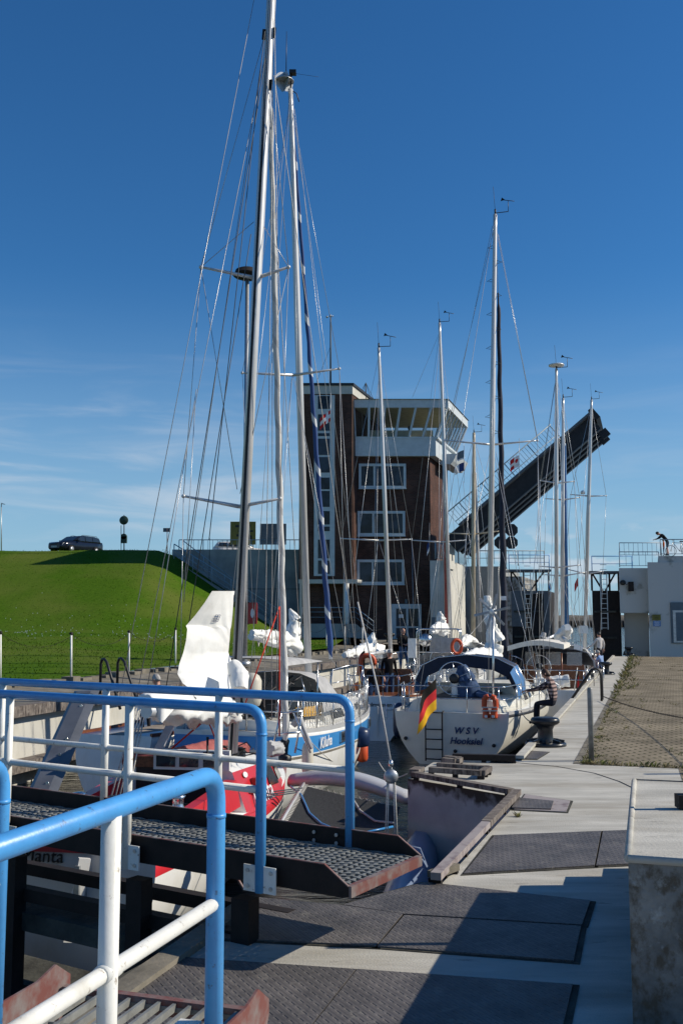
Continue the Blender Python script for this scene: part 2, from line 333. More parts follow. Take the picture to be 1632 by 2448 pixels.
def dup(root, loc, rz=None, label=None, sc=None):
    r = root.copy(); COL.objects.link(r); r.location = loc
    if rz is not None: r.rotation_euler = (0, 0, rz)
    if sc: r.scale = (sc, sc, sc)
    if label: r['label'] = label
    for ch in list(root.children):
        c = ch.copy(); COL.objects.link(c); c.parent = r
        for g in list(ch.children):
            d = g.copy(); COL.objects.link(d); d.parent = c
    return r
def fillet(pts, r, n=6):
    pts = [V(p) for p in pts]; o = [pts[0]]
    for i in range(1, len(pts)-1):
        a = (pts[i-1]-pts[i]).normalized(); b = (pts[i+1]-pts[i]).normalized()
        p0 = pts[i]+a*r; p1 = pts[i]+b*r
        for k in range(n+1):
            t = k/n; o.append(p0*(1-t)**2+pts[i]*2*t*(1-t)+p1*t*t)
    o.append(pts[-1]); return o
def sag(a, b, s, n=10):
    a, b = V(a), V(b); return [a.lerp(b, i/n)-V((0, 0, s*4*(i/n)*(1-i/n))) for i in range(n+1)]
def chain_mb(mb, pts, r=.012, step=.07):
    L = 0; n = 0
    for a, b in zip(pts, pts[1:]):
        k = max(1, int((b-a).length/step))
        for i in range(k):
            c = a.lerp(b, (i+.5)/k); d = (b-a).normalized(); n += 1
            sd = d.cross(V((0, 0, 1))).normalized() if n % 2 else V((0, 0, 1))
            e = step*.62
            mb.tube([c-d*e, c-d*e*.5+sd*r*1.5, c+d*e*.5+sd*r*1.5, c+d*e, c+d*e*.5-sd*r*1.5, c-d*e*.5-sd*r*1.5, c-d*e], r*.55, 4)
    return mb
def text_mb(s, size, X, Y, org, ext=.004, shear=0.0, align='CENTER', bold=0.0):
    c = bpy.data.curves.new('t', 'FONT'); c.body = s; c.size = size; c.shear = shear; c.align_x = align; c.extrude = ext; c.offset = bold; c.resolution_u = 3
    o = bpy.data.objects.new('t', c); COL.objects.link(o)
    me = bpy.data.meshes.new_from_object(o.evaluated_get(bpy.context.evaluated_depsgraph_get()))
    mb = MB(); X = V(X).normalized(); Y = V(Y); Y = (Y-X*Y.dot(X)).normalized(); Z = X.cross(Y); org = V(org)
    mb.add([org+X*v.co.x+Y*v.co.y+Z*v.co.z for v in me.vertices], [list(p.vertices) for p in me.polygons])
    bpy.data.objects.remove(o); bpy.data.curves.remove(c); bpy.data.meshes.remove(me); return mb
rnd = random.Random(7)
# ================================================================ SETTING
mb = MB()
def wfn(u, v): return V((-4000+8000*u, -200+12000*v, WATER))
mb.grid(wfn, 4, 6, False); struct(mb.build('water', 'water'))
mb = MB().quad((-6000, -3000, -6), (6000, -3000, -6), (6000, 14000, -6), (-6000, 14000, -6)); struct(mb.build('seabed', 'stone'))

# right quay: one slab with the lock-head outline
edge = [(-8, -3.05), (7.34, -3.03), (7.36, -2.11), (8.2, -1.72), (12.65, -1.55), (13.72, -3.24), (15.35, -3.22), (15.6, -2.04), (60.5, -2.04), (60.5, 60), (-8, 60)]
def slab(name, pts, z0, z1, m):
    p = [LK(s, t, z0) for s, t in pts]; mb = MB(); n = len(p)
    mb.prism([LK(s, t, z0) for s, t in pts], (0, 0, z1-z0)); return mb.build(name, m)
mb = MB(); pts = [LK(s, t, 0) for s, t in edge]; low = [LK(s, t, -6) for s, t in edge]; n = len(pts)
mb.add(pts, [list(range(n))[::-1]], mi=0)
for i in range(n): mb.add([pts[i], pts[(i+1) % n], low[(i+1) % n], low[i]], [(0, 1, 2, 3)], mi=1)
# stained lock wall facing the chamber
def lockwall_mat():
    m = mat('lock wall concrete', (.43, .45, .45), .9, var=.12, scale=1.2, bump=.2, bscale=14); n, l, b = nodes_of(m)
    tc = n.new('ShaderNodeTexCoord'); sx = n.new('ShaderNodeSeparateXYZ'); l.new(tc.outputs['Object'], sx.inputs[0])
    nz = n.new('ShaderNodeTexNoise'); nz.inputs['Scale'].default_value = 5; nz.inputs['Detail'].default_value = 7; l.new(tc.outputs['Object'], nz.inputs['Vector'])
    ad = n.new('ShaderNodeMath'); ad.operation = 'MULTIPLY_ADD'; ad.inputs[1].default_value = .55; l.new(nz.outputs['Fac'], ad.inputs[0]); l.new(sx.outputs['Z'], ad.inputs[2])
    mr = n.new('ShaderNodeMapRange'); mr.inputs[1].default_value = .10; mr.inputs[2].default_value = .22; l.new(ad.outputs[0], mr.inputs[0])
    mr2 = n.new('ShaderNodeMapRange'); mr2.inputs[1].default_value = -1.05; mr2.inputs[2].default_value = -1.35; mr2.inputs[4].default_value = .8; l.new(ad.outputs[0], mr2.inputs[0])
    mm = n.new('ShaderNodeMath'); mm.operation = 'MAXIMUM'; l.new(mr.outputs[0], mm.inputs[0]); l.new(mr2.outputs[0], mm.inputs[1])
    old = b.inputs['Base Color'].links[0].from_socket; mx = n.new('ShaderNodeMixRGB'); mx.inputs[2].default_value = (.065, .058, .05, 1)
    l.new(mm.outputs[0], mx.inputs[0]); l.new(old, mx.inputs[1]); l.new(mx.outputs[0], b.inputs['Base Color']); return m
M['lockwall'] = lockwall_mat()
struct(mb.build('quay', ['concrete', 'lockwall']))
# clay paver area
mb = MB(); q = [LK(15.75, -1.05, .004), LK(60.5, -.82, .004), LK(60.5, 30, .004), LK(3, 30, .004), LK(3, .55, .004), LK(15.75, .36, .004)]
mb.quad(*q); struct(mb.build('paved_yard', 'pavers'))
mb = MB()
for i in range(46):                       # edging row of upright bricks along the paved yard
    s0 = 15.8+i*.97; mb.box(LK(s0+.47, -1.10+.0022*i*2, -.02), (.11, .94, .055), -AX)
struct(mb.build('paver_edging', 'kerb'))

# left bank
LT = -13.2
def smooth(a, b, x):
    t = max(0.0, min(1.0, (x-a)/(b-a))); return t*t*(3-2*t)
def lin(a, b, x): return max(0.0, min(1.0, (x-a)/(b-a)))
def ground(x, y):
    fade = 1-lin(-12.6, -3.4, x)
    flat = .5+max(0, y-30)*.008
    hill = .5+max(0, min(y, 54)-30)*.040
    hill += 5.6*(.75*lin(54, 71.2, y)+.25*smooth(54, 71.6, y)) if y > 54 else 0
    z = flat+(hill-flat)*fade
    return z+.10*noise.noise(V((x*.16, y*.16, 0)))*min(1, fade+.35)
mb = MB()
xs = [-900, -400, -200, -120, -80]+[-60+1.2*i for i in range(58)]; ys = [-60, -20, 5]+[16+1.1*i for i in range(64)]+[90, 105, 140, 300]
def tl(x, y): return x*ca-y*sa
LINE = -15.75
verts = []; idx = {}; faces = []
for j, y in enumerate(ys):
    xmax = (LINE+y*sa)/ca                  # the kerb line
    if y > 52: xmax = min(xmax, (LINE+52*sa)/ca+ (y-52)*.05)
    row = [x for x in xs if x < xmax-1.0]
    for i in range(len(xs)):
        x = min(xs[i], xmax); idx[(i, j)] = len(verts); verts.append((x, y, ground(x, y)))
for j in range(len(ys)-1):
    for i in range(len(xs)-1):
        a, b, c, d = idx[(i, j)], idx[(i+1, j)], idx[(i+1, j+1)], idx[(i, j+1)]
        if (V(verts[a])-V(verts[b])).length < .01 and (V(verts[c])-V(verts[d])).length < .01: continue
        faces.append((a, b, c, d))
mb.add(verts, faces, True); struct(mb.build('dike', 'grass'))
mb = MB()                                  # paved strip along the chamber, widening in front of the tower
N_ = 40
rows = []
for i in range(N_+1):
    s = -4+66*i/N_; y = (ca*s-sa*LT)
    a = LK(s, LT, .30); b = LK(s, LT-.9, .31); c = LK(s, LINE-.25+ (0 if s < 44 else -(s-44)*.5), .47+max(0, s-36)*.008)
    rows.append([a, b, c])
mb.loft(rows, False, False, False); struct(mb.build('quay_path', 'kerb'))
mb = MB()
p = [LK(-8, LT, .30), LK(60, LT, .30), LK(60, LT, -6), LK(-8, LT, -6)]; mb.quad(*p)
p = [LK(60, LT, .30), LK(60, LT-8, .30), LK(60, LT-8, -6), LK(60, LT, -6)]; mb.quad(*p)
struct(mb.build('chamber_wall', 'wall_conc'))
mb = MB()
for i in range(22): mb.box(LK(-6+i*3+1.47, LT+.10, .20), (.26, 2.93, .24), -AX)
struct(mb.build('quay_coping', 'timber'))
mb = MB()                                  # rubbing timber low on the wall
for i in range(16): mb.box(LK(-6+i*4+1.98, LT+.22, -.95), (.40, 3.94, .22), -AX)
struct(mb.build('rubbing_strake', 'timber'))
mb = MB(); r2 = random.Random(3)
for i in range(95):
    s = 2+i*.62; t = LINE+.1+r2.uniform(-.07, .07)
    if s > 56: break
    mb.box(LK(s, t, .40+r2.uniform(-.05, .05)), (.26+r2.uniform(-.05, .1), .5+r2.uniform(-.12, .05), .26), -AX+r2.uniform(-.12, .12))
struct(mb.build('kerb', 'kerb'))
# forecourt at the tower door
mb = MB().quad((1.2, 58, .72), (6.5, 57, .72), (7.5, 71, .80), (1.2, 71, .80)); struct(mb.build('forecourt', 'kerb'))
# grass blades over the nearer slope: countless
r3 = random.Random(11); mb = MB(); vs = []; fs = []
for i in range(20000):
    y = 28+30*r3.random()**.9 if r3.random() < .7 else r3.uniform(58, 76)
    xm = (LINE+min(y, 52)*sa)/ca-.25; x = xm-r3.random()*(22 if y < 58 else 26)
    if x < -.36*y-1: continue
    z = ground(x, y); h = .03+.035*r3.random(); a = r3.uniform(0, 6.28); w = .014+.014*r3.random()
    dx, dy = math.cos(a)*w, math.sin(a)*w; k = len(vs); lx, ly = r3.uniform(-.05, .05), r3.uniform(-.05, .05)
    vs += [(x-dx, y-dy, z-.01), (x+dx, y+dy, z-.01), (x+lx, y+ly, z+h)]; fs.append((k, k+1, k+2))
mb.add(vs, fs); struct(mb.build('grass', 'blade'), 'stuff')
mb = MB(); vs = []; fs = []
for i in range(160):                       # daisies
    y = r3.gauss(53, 2.5); x = r3.uniform(-22, -8) if r3.random() < .8 else r3.uniform(-22, -2)
    z = ground(x, y)+.10; k = len(vs); e = .018
    vs += [(x-e, y, z-e), (x+e, y, z-e), (x+e, y+.01, z+e), (x-e, y+.01, z+e)]; fs.append((k, k+1, k+2, k+3))
mb.add(vs, fs); struct(mb.build('daisies', 'fl_white'), 'stuff')
# distant breakwater
t = thing('breakwater', 'long low stone breakwater with dark piles far out behind the open gates', 'breakwater', (95, 430, WATER))
mb = MB(); r4 = random.Random(5); rings = []
for i in range(61):
    x = 20+i*2.6; k = lambda: r4.uniform(-.18, .18)
    rings.append([(x, 428, -2.5), (x, 429.5+k(), 1.25+k()), (x, 431+k(), 2.6+k()), (x, 433+k(), 3.45+k()), (x, 440, 3.5+k()), (x, 446, -2.5)])
mb.loft(rings, True, True, False); mb.build('stone_bank', 'stone', t)
mb = MB()
for i in range(90): mb.tube([(20+i*1.7, 427.6, -3), (20+i*1.7, 427.6, .95+r4.uniform(-.1, .15))], .62, 6)
mb.build('pile_wall', 'dark_steel', t)

# ================================================================ LOCK-HEAD DECK
def plate(name, label, px, z, m='tread', th=.02):
    p = [G(u, v, z) for u, v in px]; c = sum(p, V())/len(p); c.z = 0
    t = thing(name, label, 'deck plate', c, 0, 'tread plates let into the quay')
    MB().prism([q-V((0, 0, th)) for q in p], (0, 0, th)).build('cover', m, t)
    g = [q+(V((q.x, q.y, 0))-c).normalized()*.045 for q in p]; MB().prism([V((q.x, q.y, .001)) for q in g], (0, 0, .005)).build('frame_gap', 'moss', t); return t
plate('tread_plate', 'wide ribbed steel tread plate at the bottom edge of the deck, left half', [(300, 2332), (385, 2284), (850, 2316), (745, 2448), (212, 2448)], .016)
plate('tread_plate', 'wide ribbed steel tread plate lying in the shade beside the block', [(854, 2316), (1368, 2352), (1345, 2448), (749, 2448)], .016)
plate('tread_plate', 'ribbed steel tread plate at the lock edge beside the gate hinge', [(462, 2238), (600, 2143), (815, 2163), (962, 2184), (898, 2260)], .016)
plate('tread_plate', 'ribbed steel tread plate half in shade with a slanting top edge', [(820, 2162), (1015, 2108), (1410, 2152), (1390, 2210), (966, 2184)], .016)
plate('tread_plate', 'ribbed steel tread plate in full shade between seam and concrete strip', [(966, 2187), (1388, 2213), (1370, 2296), (902, 2261)], .016)
plate('tread_plate', 'sunlit ribbed tread plate beside the mauve curb of the recess', [(1182, 1996), (1436, 1986), (1420, 2068), (1108, 2087)], .016)
plate('tread_plate', 'small sunlit ribbed tread plate disappearing behind the concrete block', [(1440, 1986), (1560, 1981), (1545, 2062), (1424, 2068)], .016)
plate('hatch_cover', 'small rusty mauve hatch cover sunk in the pale concrete', [(1255, 1898), (1362, 1914), (1352, 1940), (1228, 1934)], .012, 'oldpaint')
plate('drain_cover', 'ribbed drain cover beside the mauve hatch', [(1236, 1906), (1322, 1914), (1316, 1933), (1222, 1930)], .026, 'tread')
plate('drain_cover', 'dark ribbed drain cover on the quay beside the big bollard', [(1248, 1793), (1310, 1797), (1282, 1814), (1222, 1813)], .012)
def curb(name, label, pts, w, h, m, lift, posts=True):
    c = V(pts[0]); c.z = 0; t = thing(name, label, 'curb rail', c, 0)
    mb = MB()
    for a, b in zip(pts, pts[1:]): mb.bar(V(a)+V((0, 0, lift+h/2)), V(b)+V((0, 0, lift+h/2)), w, h)
    mb.build('rail', m, t)
    if posts:
        for a, b in zip(pts, pts[1:]):
            a, b = V(a), V(b); k = max(2, int((b-a).length/.75))
            for i in range(k+1):
                q = a.lerp(b, min(.97, max(.03, i/k))); MB().box(q+V((0, 0, lift/2)), (.07, .07, lift), -AX).build('foot', 'dark_steel', t)
    return t
e0, e1, e2 = LK(8.35, -1.74), LK(12.6, -1.60), LK(13.66, -3.14)
em = e0.lerp(e1, .52)
curb('curb_rail', 'smooth mauve steel curb rail along the gate recess', [e0, em], .09, .06, 'oldpaint', .05)
curb('curb_rail', 'flaking white and mauve timber curb rail along the gate recess', [em+(e1-em).normalized()*.01, e1], .10, .065, 'timber', .05)
curb('curb_rail', 'dark timber curb rail with slots on top of the shaded recess wall', [e1+(e2-e1).normalized()*.1, e2], .12, .06, 'timber', .045)
curb('curb_rail', 'short mossy timber block at the gate hinge', [G(1033, 2108), G(1086, 2087)], .10, .055, 'kerb', .03)
curb('curb_rail', 'short pale timber fender beam at the outer corner of the lock head', [LK(13.75, -3.16), LK(14.05, -3.14)], .14, .07, 'timber', .05)
curb('curb_rail', 'low U shaped timber fender frame on the lock head, larger one', [LK(14.05, -3.0), LK(13.93, -2.25), LK(14.38, -2.22), LK(14.5, -2.98)], .10, .07, 'timber', .05)
curb('curb_rail', 'low dark timber fender frame on the lock head, smaller one', [LK(14.95, -3.0), LK(14.90, -2.78), LK(15.1, -2.76), LK(15.18, -3.0)], .10, .07, 'timber', .06)
curb('curb_rail', 'long dark rubbing bar across the end of the lock head', [LK(15.5, -2.95), LK(15.62, -2.0)], .10, .09, 'dark_steel', .03)
curb('curb_rail', 'long white edge beam along the lock side of the quay', [LK(15.9, -1.97), LK(60, -1.97)], .13, .05, 'concrete', .03, False)
# small white crack line and edging strip
mb = MB(); pts = [G(u, v, .005) for u, v in ((1222, 1822), (1330, 1832), (1420, 1848), (1480, 1868), (1530, 1892))]
for a, b in zip(pts, pts[1:]): mb.bar(a, b, .012, .004)
struct(mb.build('expansion_joint', 'asphalt'))
# parapet block with steps behind
bx0 = -.0
bs = 5.50
t = thing('concrete_block', 'big stained concrete parapet block with pale top at the right edge', 'parapet', LK(6, .2))
c_a, c_b = G(1500, 2046, .9), G(1515, 1862, .9)
BL = [(c_a.x, c_a.y), (c_a.x+2.6, c_a.y-.8), (c_b.x+2.8, c_b.y-.78), (c_b.x, c_b.y)]
mb = MB(); p0 = [V((x, y, 0)) for x, y in BL]; p1 = [V((x, y, .9)) for x, y in BL]
mb.add([q-V((0, 0, .01)) for q in p1], [(0, 1, 2, 3)], mi=0)
for i in range(4): mb.add([p0[i], p0[(i+1) % 4], p1[(i+1) % 4], p1[i]], [(0, 1, 2, 3)], mi=1)
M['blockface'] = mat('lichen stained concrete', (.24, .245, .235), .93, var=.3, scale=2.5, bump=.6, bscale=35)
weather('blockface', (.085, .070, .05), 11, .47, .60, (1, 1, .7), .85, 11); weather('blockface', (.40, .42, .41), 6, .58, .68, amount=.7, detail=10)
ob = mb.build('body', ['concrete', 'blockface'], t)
mb = MB(); ed = [V((x, y, .885)) for x, y in BL]
for a, b in ((3, 0), (0, 1)): mb.tube([ed[a], ed[b]], .022, 6)
mb.build('worn_edge', 'concrete', t)
t2 = thing('stair', 'three concrete steps going down behind the parapet block', 'steps', LK(8.6, .2))
mb = MB()
for i, h in enumerate((.69, .44, .22)):
    a = V((c_b.x, c_b.y+.01, 0))+LK(.0, 0)+V((sa, ca, 0))*(.28*i); mb.hexa([a, a+V((2.4, -.7, 0)), a+V((2.4, -.7, 0))+V((sa, ca, 0))*.275, a+V((sa, ca, 0))*.275], [q+V((0, 0, h)) for q in (a, a+V((2.4, -.7, 0)), a+V((2.4, -.7, 0))+V((sa, ca, 0))*.275, a+V((sa, ca, 0))*.275)])
mb.build('treads', 'concrete', t2)
# handrail foot on the block
t = thing('steel_post', 'square dark steel post standing on the parapet block', 'post', P(1622, 1940, 6.4))
mb = MB(); q = P(1624, 1935, 7.05); q.z = .9; mb.box(q+V((.06, 0, .045)), (.16, .10, .09)); mb.box(q+V((.09, 0, .45)), (.06, .06, .8)); mb.build('post', 'dark_steel', t)

# ================================================================ BLUE AND WHITE RAILINGS, GATE WALKWAYS
RZ = 1.59; MZ = 1.06; GZ = .49; PR = .036
wv = V((-.85, .527, 0)); nv = V((.527, .85, 0)); R1 = V((-.507, 6.85, 0))
def Wk(k, n, z): return R1+wv*k+nv*n+V((0, 0, z))
def kpx(u, n=0.0):
    q = (u-816)/FPX; o = R1+nv*n; return (o.x-q*o.y)/(.85+.527*q)
def railing(label, at, end_k, far_k, posts, foot, bracket, midz=MZ):
    t = thing('railing', label, 'railing', at(0, GZ))
    path = fillet([at(far_k, RZ), at(end_k, RZ), at(end_k, foot)], .13, 7)
    mb = MB(); mb.tube(path, PR, 14); c = at(end_k, RZ-.165); mb.tube([c-V((0, 0, .008)), c+V((0, 0, .008))], PR+.003, 14)
    mb.build('top_rail', 'blue', t)
    mb = MB(); mb.tube([at(end_k-.0, midz), at(far_k, midz)], .026, 12)
    for k in posts:
        c = at(k, midz); d = (at(1, 0)-at(0, 0)).normalized(); mb.tube([c-d*.045, c+d*.045], .031, 12)
    mb.build('middle_rail', 'white_paint', t)
    for k in posts:
        MB().tube([at(k, foot), at(k, RZ-.02)], .033, 14).build('post', 'white_paint', t)
    if bracket:
        for k in list(posts)+[end_k]:
            mb = MB(); mb.hexa([at(k-.13, .40)+nv*(-.012), at(k+.13, .40)+nv*(-.012), at(k+.13, .40)+nv*.0, at(k-.13, .40)], [at(k-.13, .57)+nv*(-.012), at(k+.13, .57)+nv*(-.012), at(k+.13, .57), at(k-.13, .57)])
            br = mb.build('bracket', 'white_paint', t)
            for a in (-.095, .095):
                for z in (.435, .535): MB().tube([at(k+a, z)-nv*.022, at(k+a, z)-nv*.010], .014, 6).build('bolt', 'galv', br)
    return t
kf = [kpx(330), kpx(49)]; kf += [kf[1]+(kf[1]-kf[0])*1.02, kf[1]+2*(kf[1]-kf[0])]
railing('blue and white pipe railing on the near side of the gate walkway', lambda k, z: Wk(k, -.055, z), 0, 6.3, kf, .40, True)
kb = [kpx(528, 1.0), kpx(262, 1.0), kpx(18, 1.0)]; kb.append(kb[2]*2-kb[1])
railing('blue and white pipe railing on the far side of the gate walkway', lambda k, z: Wk(k, 1.0, z), -.05, 6.3, kb, .50, False)
A1 = V((-.494, 4.04, 0)); av = V((-.305, -.952, 0)); bv = V((-.952, .305, 0))
railing('nearest blue pipe railing with white posts in front of the viewer', lambda k, z: A1+av*k+V((0, 0, z)), 0, 3.3, [.797, 2.1], .3, False, 1.09)
railing('blue railing end post at the left frame edge', lambda k, z: A1+bv*1.0+av*k+V((0, 0, z)), 0, 3.3, [1.4], .3, False, 1.09)

def walkway(label, at, k0, kend, n0, n1, rib, frame_m):
    t = thing('gate_walkway', label, 'walkway', at(0, 0, GZ))
    mb = MB()
    k = k0; i = 0
    if rib == 'fine':
        while k < kend:
            mb.bar(at(k, n0+.02, GZ), at(k+.05, n1-.02, GZ), .020, .03); k += .058
        m2 = MB(); nn = n0+.03; j = 0
        while nn < n1:
            pts = [at(k0+.01+q*.0975, nn+(.018 if q % 2 else -.018), GZ+.004) for q in range(int((kend-k0)/.0975))]
            for a, b in zip(pts, pts[1:]): m2.bar(a, b, .016, .03)
            nn += .07
    else:
        while k < kend:
            mb.bar(at(k, n0+.02, GZ-.012), at(k, n1-.02, GZ-.012), .008, .02); k += .30
        m2 = MB(); nn = n0+.03
        while nn < n1:
            m2.bar(at(k0, nn, GZ), at(kend, nn, GZ), .016, .032); nn += .075
    mb.build('grating', 'grat', t); m2.build('grating_bars', 'grat', t)
    MB().bar(at(k0-.02, n0, GZ-.01), at(k0-.02, n1, GZ-.01), .04, .07).build('end_beam', 'rust', t)
    return t
t = walkway('dark steel gate walkway with open grating leading left across the lock', lambda k, n, z: Wk(k, n, z), -.63, 6.2, 0, .97, 'fine', 'dark_steel')
def kick(n, top):
    pts = [(-.65, GZ-.04), (-.65, GZ+.02), (-.47, top), (6.2, top), (6.2, GZ-.05), (-.61, GZ-.05)]
    return MB().prism([Wk(k, n-.006, z) for k, z in pts], nv*.012)
kick(0, GZ+.135).build('kick_plate', M['dark_steel'], t); kick(.985, GZ+.135).build('kick_plate', M['dark_steel'], t)
mb = MB()
for n in (0, .985):
    mb.bar(Wk(-.47, n, GZ+.139), Wk(6.2, n, GZ+.139), .016, .006); mb.bar(Wk(-.65, n, GZ+.024), Wk(-.47, n, GZ+.139), .016, .006)
mb.build('bare_edge', 'rust', t)
for k in (.25, .05, 2.3, 2.5, 4.4):
    for z in (GZ+.03, GZ+.09): MB().tube([Wk(k, .975, z), Wk(k, .962, z)], .014, 6).build('bolt', 'galv', t)
# gate leaf under it
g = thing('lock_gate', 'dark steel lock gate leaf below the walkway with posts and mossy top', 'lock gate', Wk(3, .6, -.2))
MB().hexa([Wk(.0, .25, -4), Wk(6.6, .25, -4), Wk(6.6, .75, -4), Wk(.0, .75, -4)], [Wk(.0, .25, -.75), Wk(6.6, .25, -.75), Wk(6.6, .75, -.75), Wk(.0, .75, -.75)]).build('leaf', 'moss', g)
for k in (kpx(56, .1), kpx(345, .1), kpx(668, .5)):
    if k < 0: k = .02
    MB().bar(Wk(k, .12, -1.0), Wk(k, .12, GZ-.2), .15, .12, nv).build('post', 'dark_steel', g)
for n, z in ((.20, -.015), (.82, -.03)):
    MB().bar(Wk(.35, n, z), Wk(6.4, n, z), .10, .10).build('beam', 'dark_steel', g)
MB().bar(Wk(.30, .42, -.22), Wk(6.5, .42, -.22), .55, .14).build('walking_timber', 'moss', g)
mb = MB(); mb.bar(Wk(.0, .32, -.10), Wk(.0, .32, -2), .05); mb.build('ladder_rail', 'rust', g)
# a lug with eye
mb = MB(); c = Wk(kpx(378, .1), .0, -.35); mb.prism([c+wv*x+V((0, 0, z)) for x, z in ((-.16, -.2), (-.14, .05), (-.06, .16), (.06, .16), (.14, .05), (.16, -.2))], nv*.05)
mb.build('lifting_lug', 'dark_steel', g)
t = walkway('grating walkway of the opened gate at the bottom left corner', lambda k, n, z: A1+av*k+bv*n+V((0, 0, z)), -.47, 3.0, .0, .98, 'bars', 'rust')
for n in (.0, 1.0):
    pts = [(-.50, GZ-.12), (-.56, GZ-.02), (-.56, GZ+.05), (-.44, GZ+.13), (-.30, GZ+.10), (3.0, GZ+.10), (3.0, GZ-.15), (-.40, GZ-.15)]
    MB().prism([A1+av*k+bv*(n-.006)+V((0, 0, z)) for k, z in pts], bv*.012).build('kick_plate', 'rust', t)
mb = MB().box(A1+av*.02+bv*.10+V((0, 0, GZ+.10)), (.09, .06, .10), -AX); mb.build('post_bracket', 'white_paint', t)
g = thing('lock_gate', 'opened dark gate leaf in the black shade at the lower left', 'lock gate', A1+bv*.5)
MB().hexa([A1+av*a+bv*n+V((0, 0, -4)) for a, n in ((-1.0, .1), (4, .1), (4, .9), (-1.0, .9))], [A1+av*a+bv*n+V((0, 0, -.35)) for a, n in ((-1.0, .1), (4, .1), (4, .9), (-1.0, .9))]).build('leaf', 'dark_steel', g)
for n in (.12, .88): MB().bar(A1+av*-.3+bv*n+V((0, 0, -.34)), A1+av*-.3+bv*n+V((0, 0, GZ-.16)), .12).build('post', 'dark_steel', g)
# curved strap on the gate edge and timber pads along the deck edge
t = thing('steel_strap', 'thin curved steel strap hooked over the lock edge', 'strap', G(560, 2130))
c = G(556, 2130, 0); mb = MB(); pts = [c+V((x, 0, z)) for x, z in ((-.14, .20), (-.10, .235), (-.04, .22), (.0, .16), (.04, .07), (.085, 0))]
mb.loft([[p+V((0, 0, 0)), p+V((0, .05, 0)), p+V((.012, .05, .008)), p+V((.012, 0, .008))] for p in pts], True, True, False); mb.build('strap', 'rust', t)
curb('curb_rail', 'weathered timber strip along the near lock edge', [LK(4.2, -3.02), LK(7.3, -3.0)], .16, .05, 'kerb', .0, False)
M['towerglass'] = mat('tower window glass', (.035, .05, .075), .07, scale=.8, col2=(.008, .010, .014), lo=.4, hi=.62, bump=.05, bscale=1.5, spec=.3)  # blue-grey patches in the pane colour stand in for varied reflections
# ================================================================ CONTROL TOWER
TZ = .78; D0 = 69.0
def at(u, v, d=D0): return P(u, v, d)
def xz(u, v, y=D0): q = P(u, v, y); return q.x, q.z
tw = thing('control_tower', 'red brick lock control tower with white glazed control cabin on top', 'tower', (3, 72, TZ))
side = V((.296, .955, 0))
x0, _ = xz(845, 1300); x1, zc = xz(1027, 1090); _, zt = xz(1000, 1088)
def box4(x0, x1, y, depth, z0, z1, mb, sl=.0):
    a = V((x0, y, z0)); b = V((x1, y, z0)); c = b+side*depth; d = a+side*depth
    return mb.hexa([a, b, c, d], [q+V((0, 0, z1-z0)) for q in (a, b, c, d)])
mb = MB(); box4(x0-.3, x1, D0, 6.3, TZ-1, zt+.1, mb); mb.build('main_block', 'brick', tw)
xa, zr = xz(716, 918); xb, _ = xz(842, 918); D1 = 67.8
xa, zr = xz(716, 918, D1); xb, _ = xz(841, 918, D1); _, zb = xz(716, 1385, D1); _, zf = xz(716, 942, D1)
mb = MB(); box4(xa, xb, D1, 7.5, zb, zf, mb); mb.build('stair_block', 'brick', tw)
mb = MB(); box4(xa-.04, xb+.04, D1-.05, 7.6, zf, zr-.12, mb); mb.build('parapet', 'wall_conc', tw)
mb = MB(); box4(xa-.12, xb+.12, D1-.12, 7.75, zr-.12, zr+.05, mb); mb.build('roof', 'black', tw)
mb = MB(); box4(xa+.15, xb-.25, D1+1.1, 5.5, TZ-1, zb, mb); mb.build('ground_floor', 'brick', tw)
mb = MB(); box4(xa-.02, xb+.35, D1-.03, 1.6, zb-.28, zb-.005, mb)
mb.bar((xa+.15, D1+.1, TZ-.6), (xa+.15, D1+.1, zb-.28), .16); mb.bar((xb-.55, D1+.1, TZ-.6), (xb-.55, D1+.1, zb-.28), .12); mb.build('entrance_beam', 'wall_conc', tw)
px_, _ = xz(828, 1400, D1); mb = MB().tube([(px_, D1-.1, TZ-.6), (px_, D1-.1, zb-.28)], .17, 12); mb.build('column', 'white_paint', tw)
# stair window strip
wx0, wz0 = xz(750, 1377, D1); wx1, wz1 = xz(800, 945, D1)
s = MB(); s.box(((wx0+wx1)/2, D1-.02, (wz0+wz1)/2), (wx1-wx0, .08, wz1-wz0)); fr = s.build('stair_window', 'wblock', tw)
for v0, v1 in ((947, 978), (991, 1030), (1036, 1043), (1049, 1088), (1093, 1130), (1142, 1170), (1174, 1212), (1222, 1254), (1259, 1270), (1290, 1335), (1340, 1372)):
    a = xz(760, v0, D1); b = xz(788, v1, D1); s = MB(); s.box(((a[0]+b[0])/2, D1-.065, (a[1]+b[1])/2), (b[0]-a[0], .02, a[1]-b[1])); s.build('pane', 'towerglass', fr)
